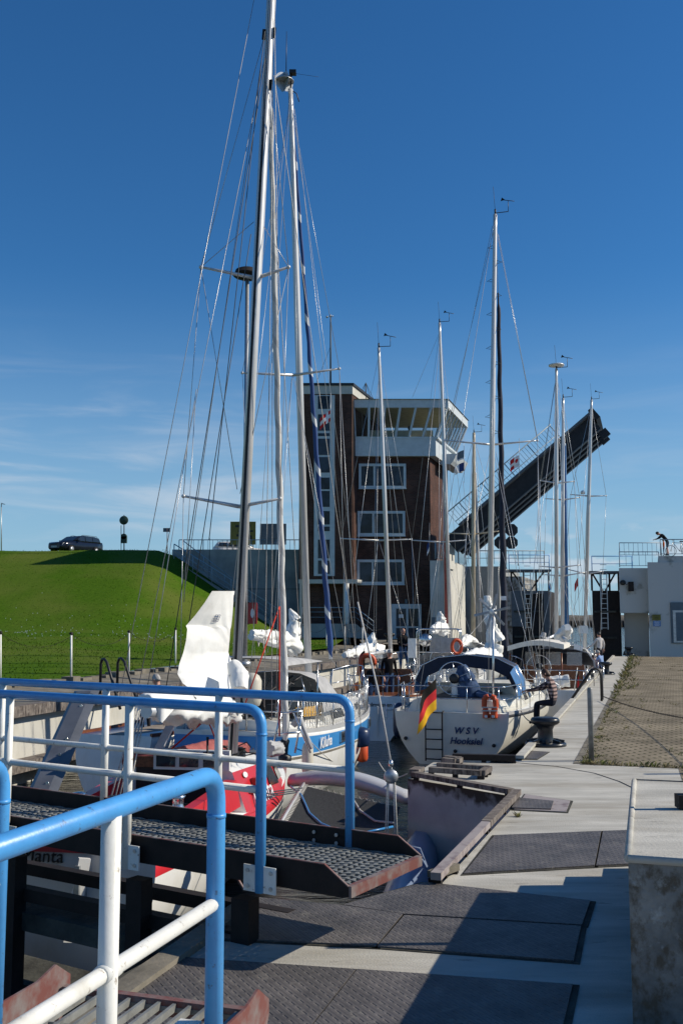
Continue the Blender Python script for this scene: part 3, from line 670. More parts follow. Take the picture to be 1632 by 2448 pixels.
# three windows
def window(u0, v0, u1, v1, y, split, nm='window', fw=.18):
    a = xz(u0, v0, y); b = xz(u1, v1, y); cx, cz, w, h = (a[0]+b[0])/2, (a[1]+b[1])/2, b[0]-a[0], a[1]-b[1]
    s = MB()
    for sx in (-1, 1): s.box((cx+sx*(w/2-fw/2), y-.05, cz), (fw, .16, h))
    for sz in (-1, 1): s.box((cx, y-.05, cz+sz*(h/2-fw/2)), (w-2*fw, .16, fw))
    s.box((cx-w/2+split*w, y-.04, cz), (fw*.7, .12, h-2*fw)); fr = s.build(nm, 'wblock', tw)
    s = MB(); s.box((cx, y-.012, cz), (w-2*fw, .02, h-2*fw)); s.build('pane', 'towerglass', fr)
    s = MB(); s.box((cx, y-.16, cz-h/2-.03), (w+.05, .12, .06)); s.build('sill', 'wblock', fr)
window(857, 1109, 970, 1168, D0, .33); window(854, 1222, 968, 1281, D0, .33); window(853, 1338, 966, 1397, D0, .33)
# entrance door
a = xz(935, 1444); b = xz(1007, 1527); s = MB(); cx = (a[0]+b[0])/2; w = b[0]-a[0]; h = a[1]-b[1]; cz = (a[1]+b[1])/2; dr = None
s.box((cx, D0-.04, cz), (w, .16, h)); dr = s.build('door', 'wblock', tw)
for k in (0, 1):
    l = [xz(946+k*29, 1455), xz(970+k*29, 1497)]; s = MB(); s.box(((l[0][0]+l[1][0])/2, D0-.13, (l[0][1]+l[1][1])/2), (l[1][0]-l[0][0], .02, l[0][1]-l[1][1])); s.build('pane', 'towerglass', dr)
    l = [xz(946+k*29, 1501), xz(970+k*29, 1525)]; s = MB(); s.box(((l[0][0]+l[1][0])/2, D0-.13, (l[0][1]+l[1][1])/2), (l[1][0]-l[0][0], .02, l[0][1]-l[1][1])); s.build('pane', 'towerglass', dr)
q = xz(958, 1473); MB().box((q[0], D0-.145, q[1]), (.34, .01, .24)).build('notice', 'whitelet', dr)
MB().box((cx+.08, D0-.17, cz-.1), (.03, .06, .3)).build('handle', 'steel', dr)
q = xz(970, 1438); MB().box((q[0], D0-.1, q[1]), (.16, .18, .3)).build('door_lamp', 'sign_grey', tw)
# control cabin: base band, glazing leaning outward, roof
Y0 = D0-.45
cxl, cz0 = xz(848, 1090, Y0); cxr, cz1 = xz(1046, 1049, Y0); _, cz2 = xz(900, 976, Y0); _, cz3 = xz(900, 962, Y0); rl, zroof = xz(842, 957, Y0-.2); rr, _ = xz(1070, 957, Y0-.2)
def ringc(x0, x1, y, dep, z, e): 
    a = V((x0, y, z)); b = V((x1, y, z)); c = b+side*dep; d = a+side*dep; return [a, b, c, d]
dep = 7.2
mb = MB(); mb.loft([ringc(cxl, cxr-.15, Y0, dep, cz0, 0), ringc(cxl, cxr-.15, Y0, dep, cz1, 0)], True, True, False); mb.build('cabin_base', 'wblock', tw)
mb = MB(); mb.loft([ringc(cxl-.03, cxr+.02, Y0-.04, dep, cz1, 0), ringc(cxl-.03, cxr+.02, Y0-.04, dep, cz1+.14, 0)], True, True, False); mb.build('cabin_ledge', 'wblock', tw)
b0 = ringc(cxl, cxr-.1, Y0, dep, cz1+.14, 0); t0 = ringc(cxl-.1, cxr+.65, Y0-.2, dep+.5, cz2, 0)
def mull(a, b, w=.13): return MB().bar(a, b, w, .12)
nf = 6; ns = 8
WN = []
for pa, pb, kk, upv in ((0, 1, nf, (0, 0, 1)), (1, 2, ns, (1, 0, 0)), (3, 2, nf, (0, 0, 1)), (0, 3, 4, (1, 0, 0))):
    win = MB(); f0, f1 = (.0, 1.0) if upv[2] else (.02, .98)
    for k in range(kk+1):
        f = f0+(f1-f0)*k/kk; win.bar(b0[pa].lerp(b0[pb], f), t0[pa].lerp(t0[pb], f), .14, .12, upv)
    WN.append((pa, pb, win.build('cabin_window', 'wblock', tw)))
def glassm():
    m = mat('cabin glass', (.03, .04, .036), .05, alpha=.26, var=.0, spec=.25); return m
M['cabglass'] = glassm()
for pa, pb, wo in WN: MB().quad(b0[pa], b0[pb], t0[pb], t0[pa]).build('pane', 'cabglass', wo)
mb = MB(); mb.loft([[q for q in ringc(cxl+.1, cxr-.3, Y0+.1, dep-.3, cz1+.16, 0)], ringc(cxl+.1, cxr-.3, Y0+.1, dep-.3, cz1+.2, 0)], True, True, False); mb.build('cabin_floor', 'ivory', tw)
mb = MB(); mb.loft([ringc(cxl-.1, cxr+.55, Y0-.1, dep+.3, cz2-.03, 0), ringc(cxl-.1, cxr+.55, Y0-.1, dep+.3, cz2-.005, 0)], True, True, False); mb.build('cabin_ceiling', 'ivory', tw)
mb = MB(); mb.loft([ringc(cxl-.12, cxr+.72, Y0-.25, dep+.6, cz2, 0), ringc(cxl-.12, cxr+.72, Y0-.25, dep+.6, cz3+.18, 0)], True, True, False); mb.build('fascia', 'wblock', tw)
mb = MB(); mb.loft([ringc(rl, rr+.05, Y0-.35, dep+.85, cz3+.18, 0), ringc(rl, rr+.05, Y0-.35, dep+.85, zroof+.06, 0)], True, True, False); mb.build('cabin_roof', 'black', tw)
# control desk and operator seat backs inside
mb = MB(); mb.box((cxl+3.2, Y0+.8, cz1+.45), (4.6, .5, .5)); mb.build('control_desk', 'ivory', tw)
op = thing('person', 'operator silhouette seated inside the glazed control cabin', 'person', (cxl+3.9, Y0+1.6, cz1+.2))
mb = MB(); q = V((cxl+3.9, Y0+1.6, cz1+.2)); mb.lathe(q, [(.16, .0), (.20, .2), (.22, .5), (.18, .62), (.07, .70), (.06, .74), (.10, .82), (.11, .9), (.06, 1.0), (.01, 1.01)], 12); mb.build('body', 'black', op)
# side balcony box
q0 = b0[1]+side*2.2; mb = MB()
for zz, ex in ((cz0-.3, 1.0), (cz1-.1, 1.35)): pass
e = V((1, 0, 0)); mb.loft([[q0+e*x+side*s+V((0, 0, z-q0.z)) for x, s in ((-.2, 0), (ex, 0), (ex, 4.6), (-.2, 4.6))] for z, ex in ((cz0-.25, .55), (cz0, .75), (cz0+.5, 1.0))], True, True, False); mb.build('balcony', 'wblock', tw)
# roof masts
def pole(name, label, cat, u, v0, v1, d, r, m, extra=None, group=None):
    a = P(u, v1, d); b = P(u, v0, d); t = thing(name, label, cat, a, 0, group); MB().tube([a, b], [r, r*.7], 8).build('pole', m, t)
    return t, a, b
t, a, b = pole('weather_mast', 'thin weather mast with anemometer on the tower roof', 'mast', 790, 757, 919, 71, .07, 'wire_dark')
mb = MB(); mb.bar(b+V((-.28, 0, .0)), b+V((.2, 0, .0)), .04); mb.ball(b+V((-.26, 0, -.02)), .09, 8); mb.ball(b+V((0, 0, .08)), .08, 6); mb.tube([b+V((.18, 0, 0)), b+V((.18, 0, .12))], .02, 5); mb.build('anemometer', 'galv', t)
MB().tube([P(791, 825, 71), P(755, 918, 71)], .012, 4).build('guy_wire', 'wire_dark', t)
t, a, b = pole('antenna', 'small guyed antenna beside the tower parapet', 'antenna', 874, 915, 955, 71, .05, 'wire_dark')
mb = MB()
for u in (852, 862, 886, 893): mb.tube([b, P(u, 956, 71)], .015, 4)
mb.build('guy_wire', 'wire_dark', t)
# downpipe
q = xz(832, 1000, D0-.1); mb = MB().tube([(xb-.06+.12, D1+.2, zb), (xb+.06, D1+.2, xz(832, 966)[1])], .05, 8); mb.build('downpipe', 'dark_steel', tw)
# blue steps railing left of the door and in front of the recess
def bars_rail(label, pts, h, m='blue', n=None, loc=None, thk=.03, cat='railing', mids=(.5,), bal=.0):
    t = thing('railing', label, cat, pts[0]); pts = [V(p) for p in pts]; mb = MB(); up = V((0, 0, h))
    for a, b in zip(pts, pts[1:]): mb.tube([a+up, b+up], thk, 6)
    mb.build('top_rail', m, t)
    for a, b in zip(pts, pts[1:]):
        k = max(1, int((b-a).length/1.6))
        for i in range(k+1): MB().tube([a.lerp(b, i/k), a.lerp(b, i/k)+up], thk*.9, 6).build('post', m, t)
    mb = MB()
    for a, b in zip(pts, pts[1:]):
        for f in mids: mb.tube([a+up*f, b+up*f], thk*.6, 5)
        if bal:
            k = int((b-a).length/bal)
            for i in range(1, k): mb.tube([a.lerp(b, i/k)+up*.1, a.lerp(b, i/k)+up], thk*.4, 4)
    mb.build('infill', m, t); return t
M['railgrey'] = mat('pale blue grey railing paint', (.28, .36, .42), .5)
p = lambda u, v, d: P(u, v, d)
bars_rail('blue rail in front of the open ground floor of the tower', [p(722, 1488, 67.5), p(820, 1488, 67.5)], 1.0, 'railgrey', mids=(.35, .7))
bars_rail('blue stair rail descending beside the tower column', [p(835, 1488, 67), p(850, 1488, 67), p(893, 1523, 65.5)], 1.0, 'railgrey', mids=(.35, .7))
t = thing('stair', 'low concrete steps below the tower column', 'steps', p(840, 1500, 67)); mb = MB()
mb.hexa([p(718, 1524, 67.3), p(850, 1524, 67.3), p(850, 1524, 69), p(718, 1524, 69)], [p(718, 1491, 67.3), p(850, 1491, 67.3), p(850, 1491, 69), p(718, 1491, 69)])
mb.prism([p(850, 1491, 67.3), p(893, 1526, 67.3), p(850, 1526, 67.3)], (0, 1.2, 0)); mb.build('landing', 'greywall', t)

# ================================================================ ABUTMENT, STAIR, DIKE TOP
ZT = 7.15; WY = 72.0
aw = thing('abutment_wall', 'grey concrete bridge abutment wall in shade beside the dike', 'wall', (-7, 74, 1))
mb = MB(); xl = xz(412, 1325, WY)[0]; xr = xz(730, 1325, WY)[0]
mb.hexa([(xl, WY, -1), (xr, WY, -1), (xr+5, 96, -1), (xl, 96, -1)], [(xl, WY, ZT), (xr, WY, ZT), (xr+5, 96, ZT), (xl, 96, ZT)]); mb.build('wall', 'greywall', aw)
mb = MB()
for u in (500, 590, 655): mb.box((xz(u, 1400, WY)[0], WY-.005, 4), (.03, .02, 8))
mb.box(((xl+xr)/2, WY-.006, 4.3), (xr-xl, .02, .03)); mb.build('joint', 'asphalt', aw)
# stair with sloping string in front of it
st = thing('stair', 'long concrete stair running down the dike beside the abutment wall', 'stairs', p(550, 1420, 70))
A = p(415, 1338, 70.5); B = p(700, 1515, 68.5)
mb = MB(); dn = V((0, 0, -1.6)); mb.hexa([A+dn, B+dn, B+dn+V((.0, 1.6, 0)), A+dn+V((0, 1.6, 0))], [A, B, B+V((0, 1.6, 0)), A+V((0, 1.6, 0))]); mb.build('string_wall', 'greywall', st)
bars_rail('blue handrail down the dike stair', [p(416, 1336, 70.4), A.lerp(B, .98)+V((0, -.1, 0))], 1.05, 'railgrey', mids=(.3, .62), thk=.04)
bars_rail('blue handrail on the inner side of the dike stair', [p(437, 1327, 71.8), A.lerp(B, .6)+V((0, 1.3, 0))], 1.05, 'railgrey', mids=(.45,), thk=.035)
bars_rail('barred railing along the top of the abutment wall', [p(428, 1325, 72.3), p(716, 1325, 72.3)], 1.05, 'railgrey', mids=(.1,), thk=.035, bal=.35)
# hill-top objects
def sign_panel(label, u0, v0, u1, v1, vg, d, m, cat='sign board'):
    t = thing('information_board', label, cat, p((u0+u1)/2, vg, d)); a = p(u0, v0, d); b = p(u1, v1, d)
    MB().box(((a.x+b.x)/2, d, (a.z+b.z)/2), (b.x-a.x, .08, a.z-b.z)).build('panel', m, t)
    for u in (u0+6, u1-6):
        c = p(u, vg, d+.1); MB().tube([c, (c.x, c.y, a.z)], .05, 6).build('post', 'galv', t)
    return t, a, b
t, a, b = sign_panel('olive yellow information board behind the leaning mast', 551, 1247, 611, 1302, 1324, 80, 'sign_olive')
mb = MB()
for x0, z0, x1, z1 in ((.2, .75, .8, .85), (.3, .55, .9, .62), (.25, .35, .55, .45), (.6, .2, .85, .4)): mb.box((a.x+(b.x-a.x)*(x0+x1)/2, 79.95, b.z+(a.z-b.z)*(z0+z1)/2), ((b.x-a.x)*(x1-x0), .02, (a.z-b.z)*(z1-z0)))
mb.build('lettering', 'inkblack', t)
sign_panel('plain blue grey information board beside the brick tower', 622, 1252, 684, 1302, 1324, 80, 'sign_grey')
t, a, b = pole('road_sign', 'round road sign seen from behind on a tall post with a bin', 'road sign', 297, 1231, 1323, 76, .045, 'dark_steel')
c = p(297, 1244, 76); MB().lathe(c+V((0, -.09, 0)), [(.01, 0), (.33, 0), (.345, .015), (.33, .03), (.01, .03)], 24, (0, 1, 0)).build('sign_disc', 'green_dark', t)
c = p(298, 1291, 76); mb = MB(); mb.box(c+V((.0, -.18, 0)), (.44, .3, .5)); mb.lathe(c+V((0, -.33, .25)), [(.22, 0), (.22, .3)], 16, (0, 1, 0)); mb.build('bin', 'green_dark', t)
MB().tube([p(290, 1323, 76), p(290, 1256, 76)], .025, 6).build('second_post', 'dark_steel', t)
t, a, b = pole('road_sign', 'small rectangular sign on a thin reddish post on the crest', 'road sign', 400, 1263, 1323, 76, .04, 'rust')
c = p(399, 1267, 76); MB().box(c, (.55, .03, .30)).build('sign_panel', 'sign_grey', t)
t, a, b = pole('street_lamp', 'thin street lamp on the dike at the left frame edge', 'street lamp', 4, 1205, 1328, 82, .05, 'galv')
mb = MB(); mb.loft([[b+V((x, y, z)) for x, y, z in ((0, -.08, 0), (0, .08, 0), (0, .08, .1), (0, -.08, .1))], [b+V((x, y, z)) for x, y, z in ((.32, -.05, -.04), (.32, .05, -.04), (.32, .05, .0), (.32, -.05, .0))]], True, True, False); mb.build('lamp_head', 'galv', t)

def car(name, label, loc, rz, paint, L=4.7, plate='OHV JB 271'):
    t = thing(name, label, 'car', loc, rz); B = lambda x, y, z: world_of(t)@V((x, y, z))
    # x forward, y left
    st_ = [(-2.34, .55, .40, .95), (-2.30, .80, .32, 1.02), (-1.5, .86, .24, 1.0), (0, .87, .22, .96), (1.0, .87, .24, .93), (1.75, .85, .25, .88), (2.15, .76, .28, .80), (2.33, .58, .36, .68)]
    rings = []
    for x, w, z0, z1 in st_:
        rings.append([B(x, -w*.86, z0), B(x, -w, z0+.15), B(x, -w, z1-.18), B(x, -w*.90, z1), B(x, w*.90, z1), B(x, w, z1-.18), B(x, w, z0+.15), B(x, w*.86, z0)])
    MB().loft(rings).build('body', paint, t)
    ro = [(-2.22, .62, .98, 1.06), (-2.02, .66, .98, 1.36), (-1.5, .68, .98, 1.44), (-.2, .68, .96, 1.46), (.25, .66, .95, 1.40), (1.1, .62, .92, .96)]
    rings = []
    for x, w, z0, z1 in ro: rings.append([B(x, -w-.14*(z1-z0 > .05), z0-.02), B(x, -w-.02, z0+(z1-z0)*.75), B(x, -w+.08, z1), B(x, w-.08, z1), B(x, w+.02, z0+(z1-z0)*.75), B(x, w+.14*(z1-z0 > .05), z0-.02)])
    MB().loft(rings).build('cabin', paint, t)
    MB().quad(B(.36, -.60, 1.375), B(1.04, -.66, .99), B(1.04, .66, .99), B(.36, .60, 1.375)).add([], []).build('windscreen', 'glass', t)
    MB().quad(B(-2.19, -.55, 1.08), B(-2.19, .55, 1.08), B(-2.045, .52, 1.33), B(-2.045, -.52, 1.33)).build('rear_window', 'glass', t)
    for s in (-1, 1):
        for xa, xb, za, zb, top in ((-1.95, -1.15, 1.03, 1.36, -.15), (-1.08, -.30, 1.02, 1.38, 0), (-.22, .72, 1.01, 1.36, -.5)):
            MB().quad(B(xa, s*.815, za), B(xb, s*.805, za), B(xb+(top if top == -.5 else 0), s*.735, zb), B(xa+(.1 if top == -.15 else 0), s*.735, zb)).build('side_window', 'glass', t)
        for x in (1.42, -1.38):
            c = B(x, s*.84, .32); ax = (B(0, 1, 0)-B(0, 0, 0)); wh = MB(); wh.lathe(c-ax*.10, [(.18, -.01), (.31, 0), (.32, .04), (.32, .16), (.31, .20), (.18, .21)], 18, ax); w = wh.build('wheel', 'tyre', t)
            MB().lathe(c+ax*(s*.11)-ax*.01, [(.01, 0), (.19, 0), (.20, .02), (.01, .02)], 12, ax).build('rim', 'galv', w)
        MB().hexa([B(2.12, s*.46, .60), B(2.33, s*.40, .60), B(2.2, s*.72, .60), B(2.1, s*.72, .60)], [B(2.08, s*.46, .74), B(2.27, s*.40, .73), B(2.13, s*.74, .76), B(2.0, s*.74, .78)]).build('headlight', 'lamp_glass', t)
        MB().box(B(.62, s*.95, 1.02), (.12, .2, .13), rz).build('mirror', paint, t)
        MB().tube([B(-1.9, s*.55, 1.41), B(-1.8, s*.56, 1.49), B(-.3, s*.56, 1.51), B(-.05, s*.56, 1.46)], .018, 6).build('roof_rail', 'black', t)
    MB().box(B(2.345, 0, .66), (.02, .8, .1), rz).build('grille', 'inkblack', t)
    pl = MB().box(B(2.345, 0, .47), (.03, .52, .11), rz).build('number_plate', 'whitelet', t)
    if plate:
        f = B(1, 0, 0)-B(0, 0, 0); y = B(0, 1, 0)-B(0, 0, 0); text_mb(plate, .09, y, (0, 0, 1), B(2.362, 0, .44)).build('lettering', 'inkblack', pl)
    return t
c = p(180, 1323, 78); c.z = 7.18
car('parked_car', 'dark blue estate car parked on top of the grass dike', c, R(-117), 'carpaint', plate='WHV JB 27')
c = p(575, 1325, 84); c.z = ZT-.02
car('parked_car', 'silver white estate car behind the abutment railing', c, R(12), 'carwhite', plate=None)

# lamp post with rescue ring box on the left quay
lp = thing('lamp_post', 'tall grey lamp post with a mushroom lamp head on the left bank', 'lamp post', p(584, 1545, 38))
a = p(584, 1545, 38); a.z = .45; b = p(591, 668, 38)
MB().tube([a, a.lerp(b, .35), b], [.125, .10, .075], 12).build('pole', 'galv', lp)
MB().lathe(b, [(.08, 0), (.34, .04), (.53, .12), (.58, .17), (.54, .21), (.50, .22), (.46, .36), (.38, .40), (.08, .42), (.03, .50)], 28).build('lamp_head', 'dark_steel', lp)
MB().lathe(a-V((0, 0, .05)), [(.26, 0), (.26, .16), (.16, .2)], 12).build('base', 'galv', lp)
rb = thing('lifebuoy_box', 'red rescue ring case hanging on the lamp post', 'lifebuoy case', p(604, 1466, 37.8))
c = p(604, 1466, 37.75); mb = MB(); prof = [(-.16, -.40), (.16, -.40), (.17, -.34), (.17, .34), (.14, .40), (-.14, .40), (-.17, .34), (-.17, -.34)]
mb.prism([c+V((x, -.09, z)) for x, z in prof], (0, .18, 0)); cb = mb.build('case', 'redplastic', rb)
mb = MB(); mb.prism([c+V((.07*math.cos(q*.52), -.10, .18*math.sin(q*.52))) for q in range(12)], (0, .012, 0)); mb.build('opening', 'fl_white', cb)
MB().box(c+V((-.17, .12, 0)), (.06, .1, .85)).build('bracket', 'dark_steel', rb)

# white chain posts along the left bank
posts = [(2, 1628, 1514, 'at the left frame edge'), (171, 1621, 1516, 'behind the blue rail, second from the left'), (309, 1605, 1511, 'right of the ladder hoops'), (420, 1590, 1504, 'left of the big white sail'), (726, 1553, 1496, 'between the furled sails near the tower'), (780, 1552, 1495, 'left of the blue striped sail foot'), (824, 1551, 1496, 'below the tower column'), (866, 1548, 1497, 'at the foot of the tower stair rail'), (936, 1535, 1488, 'in front of the tower door')]
prev = None
for u, vb, vt, w in posts:
    d = 1.7*FPX/(vb-1478)
    a = p(u, vb, d); b = p(u, vt, d); a.z -= .15
    t = thing('chain_post', 'white chain post on the left bank '+w, 'post', a, 0, 'white chain posts along the left bank')
    MB().tube([a, b], .030, 10).build('post', 'white_paint', t); MB().lathe(b, [(.045, -.02), (.05, 0), (.05, .04), (.02, .06)], 10).build('cap', 'dark_steel', t)
    if prev is not None and (prev-b).length < 16: chain_mb(MB(), sag(prev, b-V((0, 0, .06)), .34, 8), .007, .09).build('chain', 'dark_steel', t)
    prev = b
# ladder hoops
def hoop(label, a, b, h, r=.035, m='black'):
    t = thing('ladder_hoop', label, 'ladder rail', a, 0, 'black ladder hoops at the lock edge')
    a, b = V(a), V(b); top = a.lerp(b, .30)+V((0, 0, h)); mb = MB()
    pts = [a, a+V((0, 0, h*.80)), a.lerp(b, .06)+V((0, 0, h*.95)), a.lerp(b, .16)+V((0, 0, h)), a.lerp(b, .30)+V((0, 0, h*.96)), a.lerp(b, .42)+V((0, 0, h*.80)), b]
    mb.tube(pts, r, 8); mb.build('rail', m, t); return t
l0 = p(240, 1648, 25.2); l1 = p(279, 1650, 24.4); l0.z = l1.z = .32
hoop('left black ladder hoop on the far lock edge', l0, l1+V((.1, 0, -.3)), .92); hoop('right black ladder hoop on the far lock edge', l0+V((.33, .42, 0)), l1+V((.47, .42, -.3)), .92)

# ================================================================ BRIDGE, OUTER GATES, RIGHT GATE HOUSE
br = thing('bascule_bridge', 'raised dark bascule bridge leaf slanting up across the lock', 'bridge', p(1075, 1300, 66))
HG = p(1085, 1295, 66); TP = p(1423, 1005, 66); ux = (TP-HG); Ln = ux.length; ux.normalize(); uz = V((0, 1, 0)).cross(ux)*-1
uz = V((-ux.z, 0, ux.x)); uy = V((sa, ca, 0)); W_ = 5.5
def Bx(a, b, c): return HG+ux*a+uy*b+uz*c
def bbar(a0, a1, b0, b1, c0, c1):
    return MB().hexa([Bx(a0, b0, c0), Bx(a1, b0, c0), Bx(a1, b1, c0), Bx(a0, b1, c0)], [Bx(a0, b0, c1), Bx(a1, b0, c1), Bx(a1, b1, c1), Bx(a0, b1, c1)])
M['bridge'] = mat('dark bridge steel', (.020, .018, .020), .55, .1, var=.3)
M['bridge_l'] = mat('pale bridge flange paint', (.10, .115, .13), .5, .1)
bbar(-.2, Ln, 0, W_, .42, .58).build('deck', 'bridge', br)
for b in (0.0, 1.7, 3.4, 5.1):
    bbar(-.3, Ln-.1, b, b+.16, -.62, .42).build('girder', 'bridge', br); bbar(-.3, Ln-.1, b-.12, b+.30, -.68, -.62).build('flange', 'bridge_l', br)
for a in (1.6, 3.6, 5.6, 7.6, 9.6, 11.4):
    bbar(a, a+.14, .18, 5.1, -.45, .2).build('cross_girder', 'bridge', br); bbar(a-.05, a+.2, .2, 5.05, -.5, -.45).build('cross_flange', 'bridge_l', br)
bbar(1.0, Ln, -.62, -.02, .45, .60).build('footway', 'bridge_l', br); bbar(Ln, Ln+.35, -.6, W_, -.1, .75).build('nose', 'bridge', br)
bbar(Ln-.4, Ln+.25, 1.0, 1.3, -1.15, -.6).build('locking_pin', 'bridge', br); bbar(Ln-.5, Ln+.15, 3.0, 3.3, -1.1, -.6).build('locking_pin', 'bridge', br)
mb = MB(); k0, k1 = 1.0, Ln*.80
mb.tube([Bx(k0, -.6, 1.65), Bx(k1, -.6, 1.65)], .045, 6); mb.tube([Bx(k0, -.6, .85), Bx(k1, -.6, .85)], .03, 6); i = k0
while i < k1: mb.tube([Bx(i, -.6, .62), Bx(i, -.6, 1.65)], .012 if int(i*4) % 8 else .035, 4); i += .25
mb.build('bridge_rail', 'railgrey', br)
# traffic signals seen from behind
ts = thing('signal_panel', 'three dark octagonal signal panels on a post below the raised bridge', 'signals', p(1200, 1360, 60))
def octo(u, v, r, lab=None):
    c = p(u, v, 60); mb = MB(); mb.prism([c+V((r*math.cos(R(22.5+45*k)), 0, r*math.sin(R(22.5+45*k)))) for k in range(8)], (0, .12, 0)); mb.build('panel', 'inkblack', ts)
octo(1222, 1267, .40); octo(1222, 1297, .40); octo(1196, 1297, .40); octo(1170, 1297, .0001) if False else None
MB().tube([p(1208, 1300, 60.2), p(1208, 1360, 60.2)], .05, 8).build('post', 'dark_steel', ts)

# left abutments under the bridge
ab = thing('bridge_pier', 'pale concrete bridge pier with sunlit side right of the brick tower', 'pier', p(1060, 1500, 67))
def front(u0, u1, v0, zbot, d, depth, m, name, par):
    a = p(u0, v0, d); b = p(u1, v0, d); mb = MB(); dd = side*depth
    mb.hexa([V((a.x, d, zbot)), V((b.x, d, zbot)), V((b.x, d, zbot))+dd, V((a.x, d, zbot))+dd], [a, V((b.x, d, a.z)), V((b.x, d, a.z))+dd, a+dd]); return mb.build(name, m, par)
front(1027, 1068, 1340, -4, 66.5, 6.6, 'wall_conc', 'pier', ab)
mb = MB(); c = p(1042, 1490, 66.4); mb.box(c, (.6, .03, .8)); mb.build('wall_panel', 'sign_grey', ab); mb = MB(); c = p(1042, 1507, 66.38); mb.box(c, (.5, .03, .25)); mb.build('wall_sign', 'sign_blue', ab)
front(1058, 1072, 1300, 5.5, 66.5, 2.0, 'wall_conc', 'rail_block', ab)
ab2 = thing('bridge_pier', 'long grey concrete lock wall behind the bridge pier', 'pier', p(1150, 1500, 74))
front(1108, 1192, 1354, -4, 73.6, 12, 'greywall', 'wall', ab2)
front(1192, 1247, 1378, -4, 75, 10, 'stained', 'old_wall', ab2)
bars_rail('barred white railing on the bridge pier', [p(1040, 1336, 66.6), p(1113, 1355, 72.5)], 1.15, 'railgrey', mids=(.1,), thk=.045, bal=.22)
bars_rail('blue railing on the lock wall behind the masts', [p(1113, 1352, 74), p(1300, 1352, 74)], 1.1, 'railgrey', mids=(.5,), thk=.04, bal=.5)
def gate_tower(label, u0, u1, vtop, vbot, vplat, d, lad):
    t = thing('storm_gate', label, 'lock gate', p((u0+u1)/2, vbot, d)); a = p(u0, vtop, d); b = p(u1, vtop, d); zb = WATER-2
    mb = MB(); mb.hexa([(a.x, d, zb), (b.x, d, zb), (b.x+1.2, d+4, zb), (a.x+1.2, d+4, zb)], [a, b, b+V((1.2, 4, 0)), a+V((1.2, 4, 0))]); mb.build('leaf', 'dark_steel', t)
    pl_ = p(u0, vplat, d); w = b.x-a.x
    MB().box((a.x+w/2, d+.6, pl_.z), (w+.3, 1.6, .14)).build('platform', 'bridge_l', t)
    for k in (0, .33, .66, 1.0): MB().bar((a.x+w*k, d, a.z), (a.x+w*k, d, pl_.z), .10).build('strut', 'dark_steel', t)
    mb = MB(); mb.bar((a.x, d, pl_.z), (a.x+w*.4, d, a.z), .09); mb.bar((a.x+w*.9, d, pl_.z), (a.x+w*.5, d, a.z), .09); mb.build('brace', 'dark_steel', t)
    mb = MB(); lx = a.x+w*lad
    for s in (-.2, .2): mb.bar((lx+s, d-.12, a.z-2.4), (lx+s, d-.12, pl_.z), .05)
    for i in range(14): mb.bar((lx-.2, d-.12, a.z-2.3+i*.3), (lx+.2, d-.12, a.z-2.3+i*.3), .035)
    mb.build('ladder', 'galv', t)
    for v in (1.3, 2.9): MB().box((a.x+w*.45, d-.06, a.z-v*1.0), (w*.8, .25, .12)).build('waling', 'moss', t)
    return t, a, b, pl_
t, a, b, pl_ = gate_tower('open storm gate leaf with ladder left of the sea gap', 1222, 1311, 1413, 1530, 1364, 64, .42)
mb = MB(); rr_ = random.Random(4)
c0 = p(1222, 1415, 63.9); mb.box((c0.x+.42, 63.97, c0.z-1.1), (.9, .05, 2.2)); mb.box((b.x-.18, 63.97, b.z-1.9), (.36, .05, 3.8)); mb.box(((a.x+b.x)/2, 63.965, a.z-.08), (b.x-a.x, .06, .2)); mb.build('pale_skin', 'bridge_l', t)
bars_rail('blue railing on the platform of the left storm gate', [p(1216, 1362, 64.2), p(1312, 1362, 64.2)], .95, 'blue', mids=(.5,), thk=.03)
t, a, b, pl_ = gate_tower('dark storm gate leaf with platform right of the sea gap', 1414, 1478, 1412, 1545, 1368, 62, .42)
bars_rail('blue railing on the platform of the right storm gate', [p(1414, 1366, 62.2), p(1510, 1366, 62.2)], .95, 'blue', mids=(.5,), thk=.03)
gh = thing('gate_house', 'pale stained concrete gate house with grey door on the right quay', 'gate house', p(1560, 1540, 61))
front(1546, 1900, 1345, -.5, 61, 9, 'gh', 'main_wall', gh) if False else None
M['gh'] = mat('pale stained render', (.50, .51, .49), .92, scale=.8, col2=(.20, .20, .16), lo=.30, hi=.42, bump=.15)
front(1546, 1900, 1344, -.5, 60.5, 9, 'gh', 'main_wall', gh)
front(1478, 1548, 1358, xz(1500, 1465, 61.2)[1], 61.2, 5, 'gh', 'upper_wall', gh)
front(1490, 1548, 1466, -.5, 62.6, 3, 'gh', 'recessed_wall', gh)
front(1572, 1900, 1329, p(1572, 1344, 60.6).z, 60.6, 8, 'gh', 'parapet', gh)
a = p(1600, 1440, 60.5); b = p(1660, 1538, 60.5); mb = MB().box(((a.x+b.x)/2, 60.47, (a.z+b.z)/2), (b.x-a.x, .10, a.z-b.z)); dr = mb.build('door', 'sign_grey', gh)
a2 = p(1605, 1459, 60.5); b2 = p(1650, 1536, 60.5); MB().box(((a2.x+b2.x)/2, 60.40, (a2.z+b2.z)/2), (b2.x-a2.x, .04, a2.z-b2.z)).build('door_leaf', 'galv', dr)
a2 = p(1612, 1464, 60.5); b2 = p(1645, 1532, 60.5); MB().box(((a2.x+b2.x)/2, 60.37, (a2.z+b2.z)/2), (b2.x-a2.x, .02, a2.z-b2.z)).build('door_panel', 'sign_grey', dr)
c = p(1568, 1476, 60.45); nb = MB().box(c, (.50, .03, .34)).build('notice_board', 'sign_olive', gh)
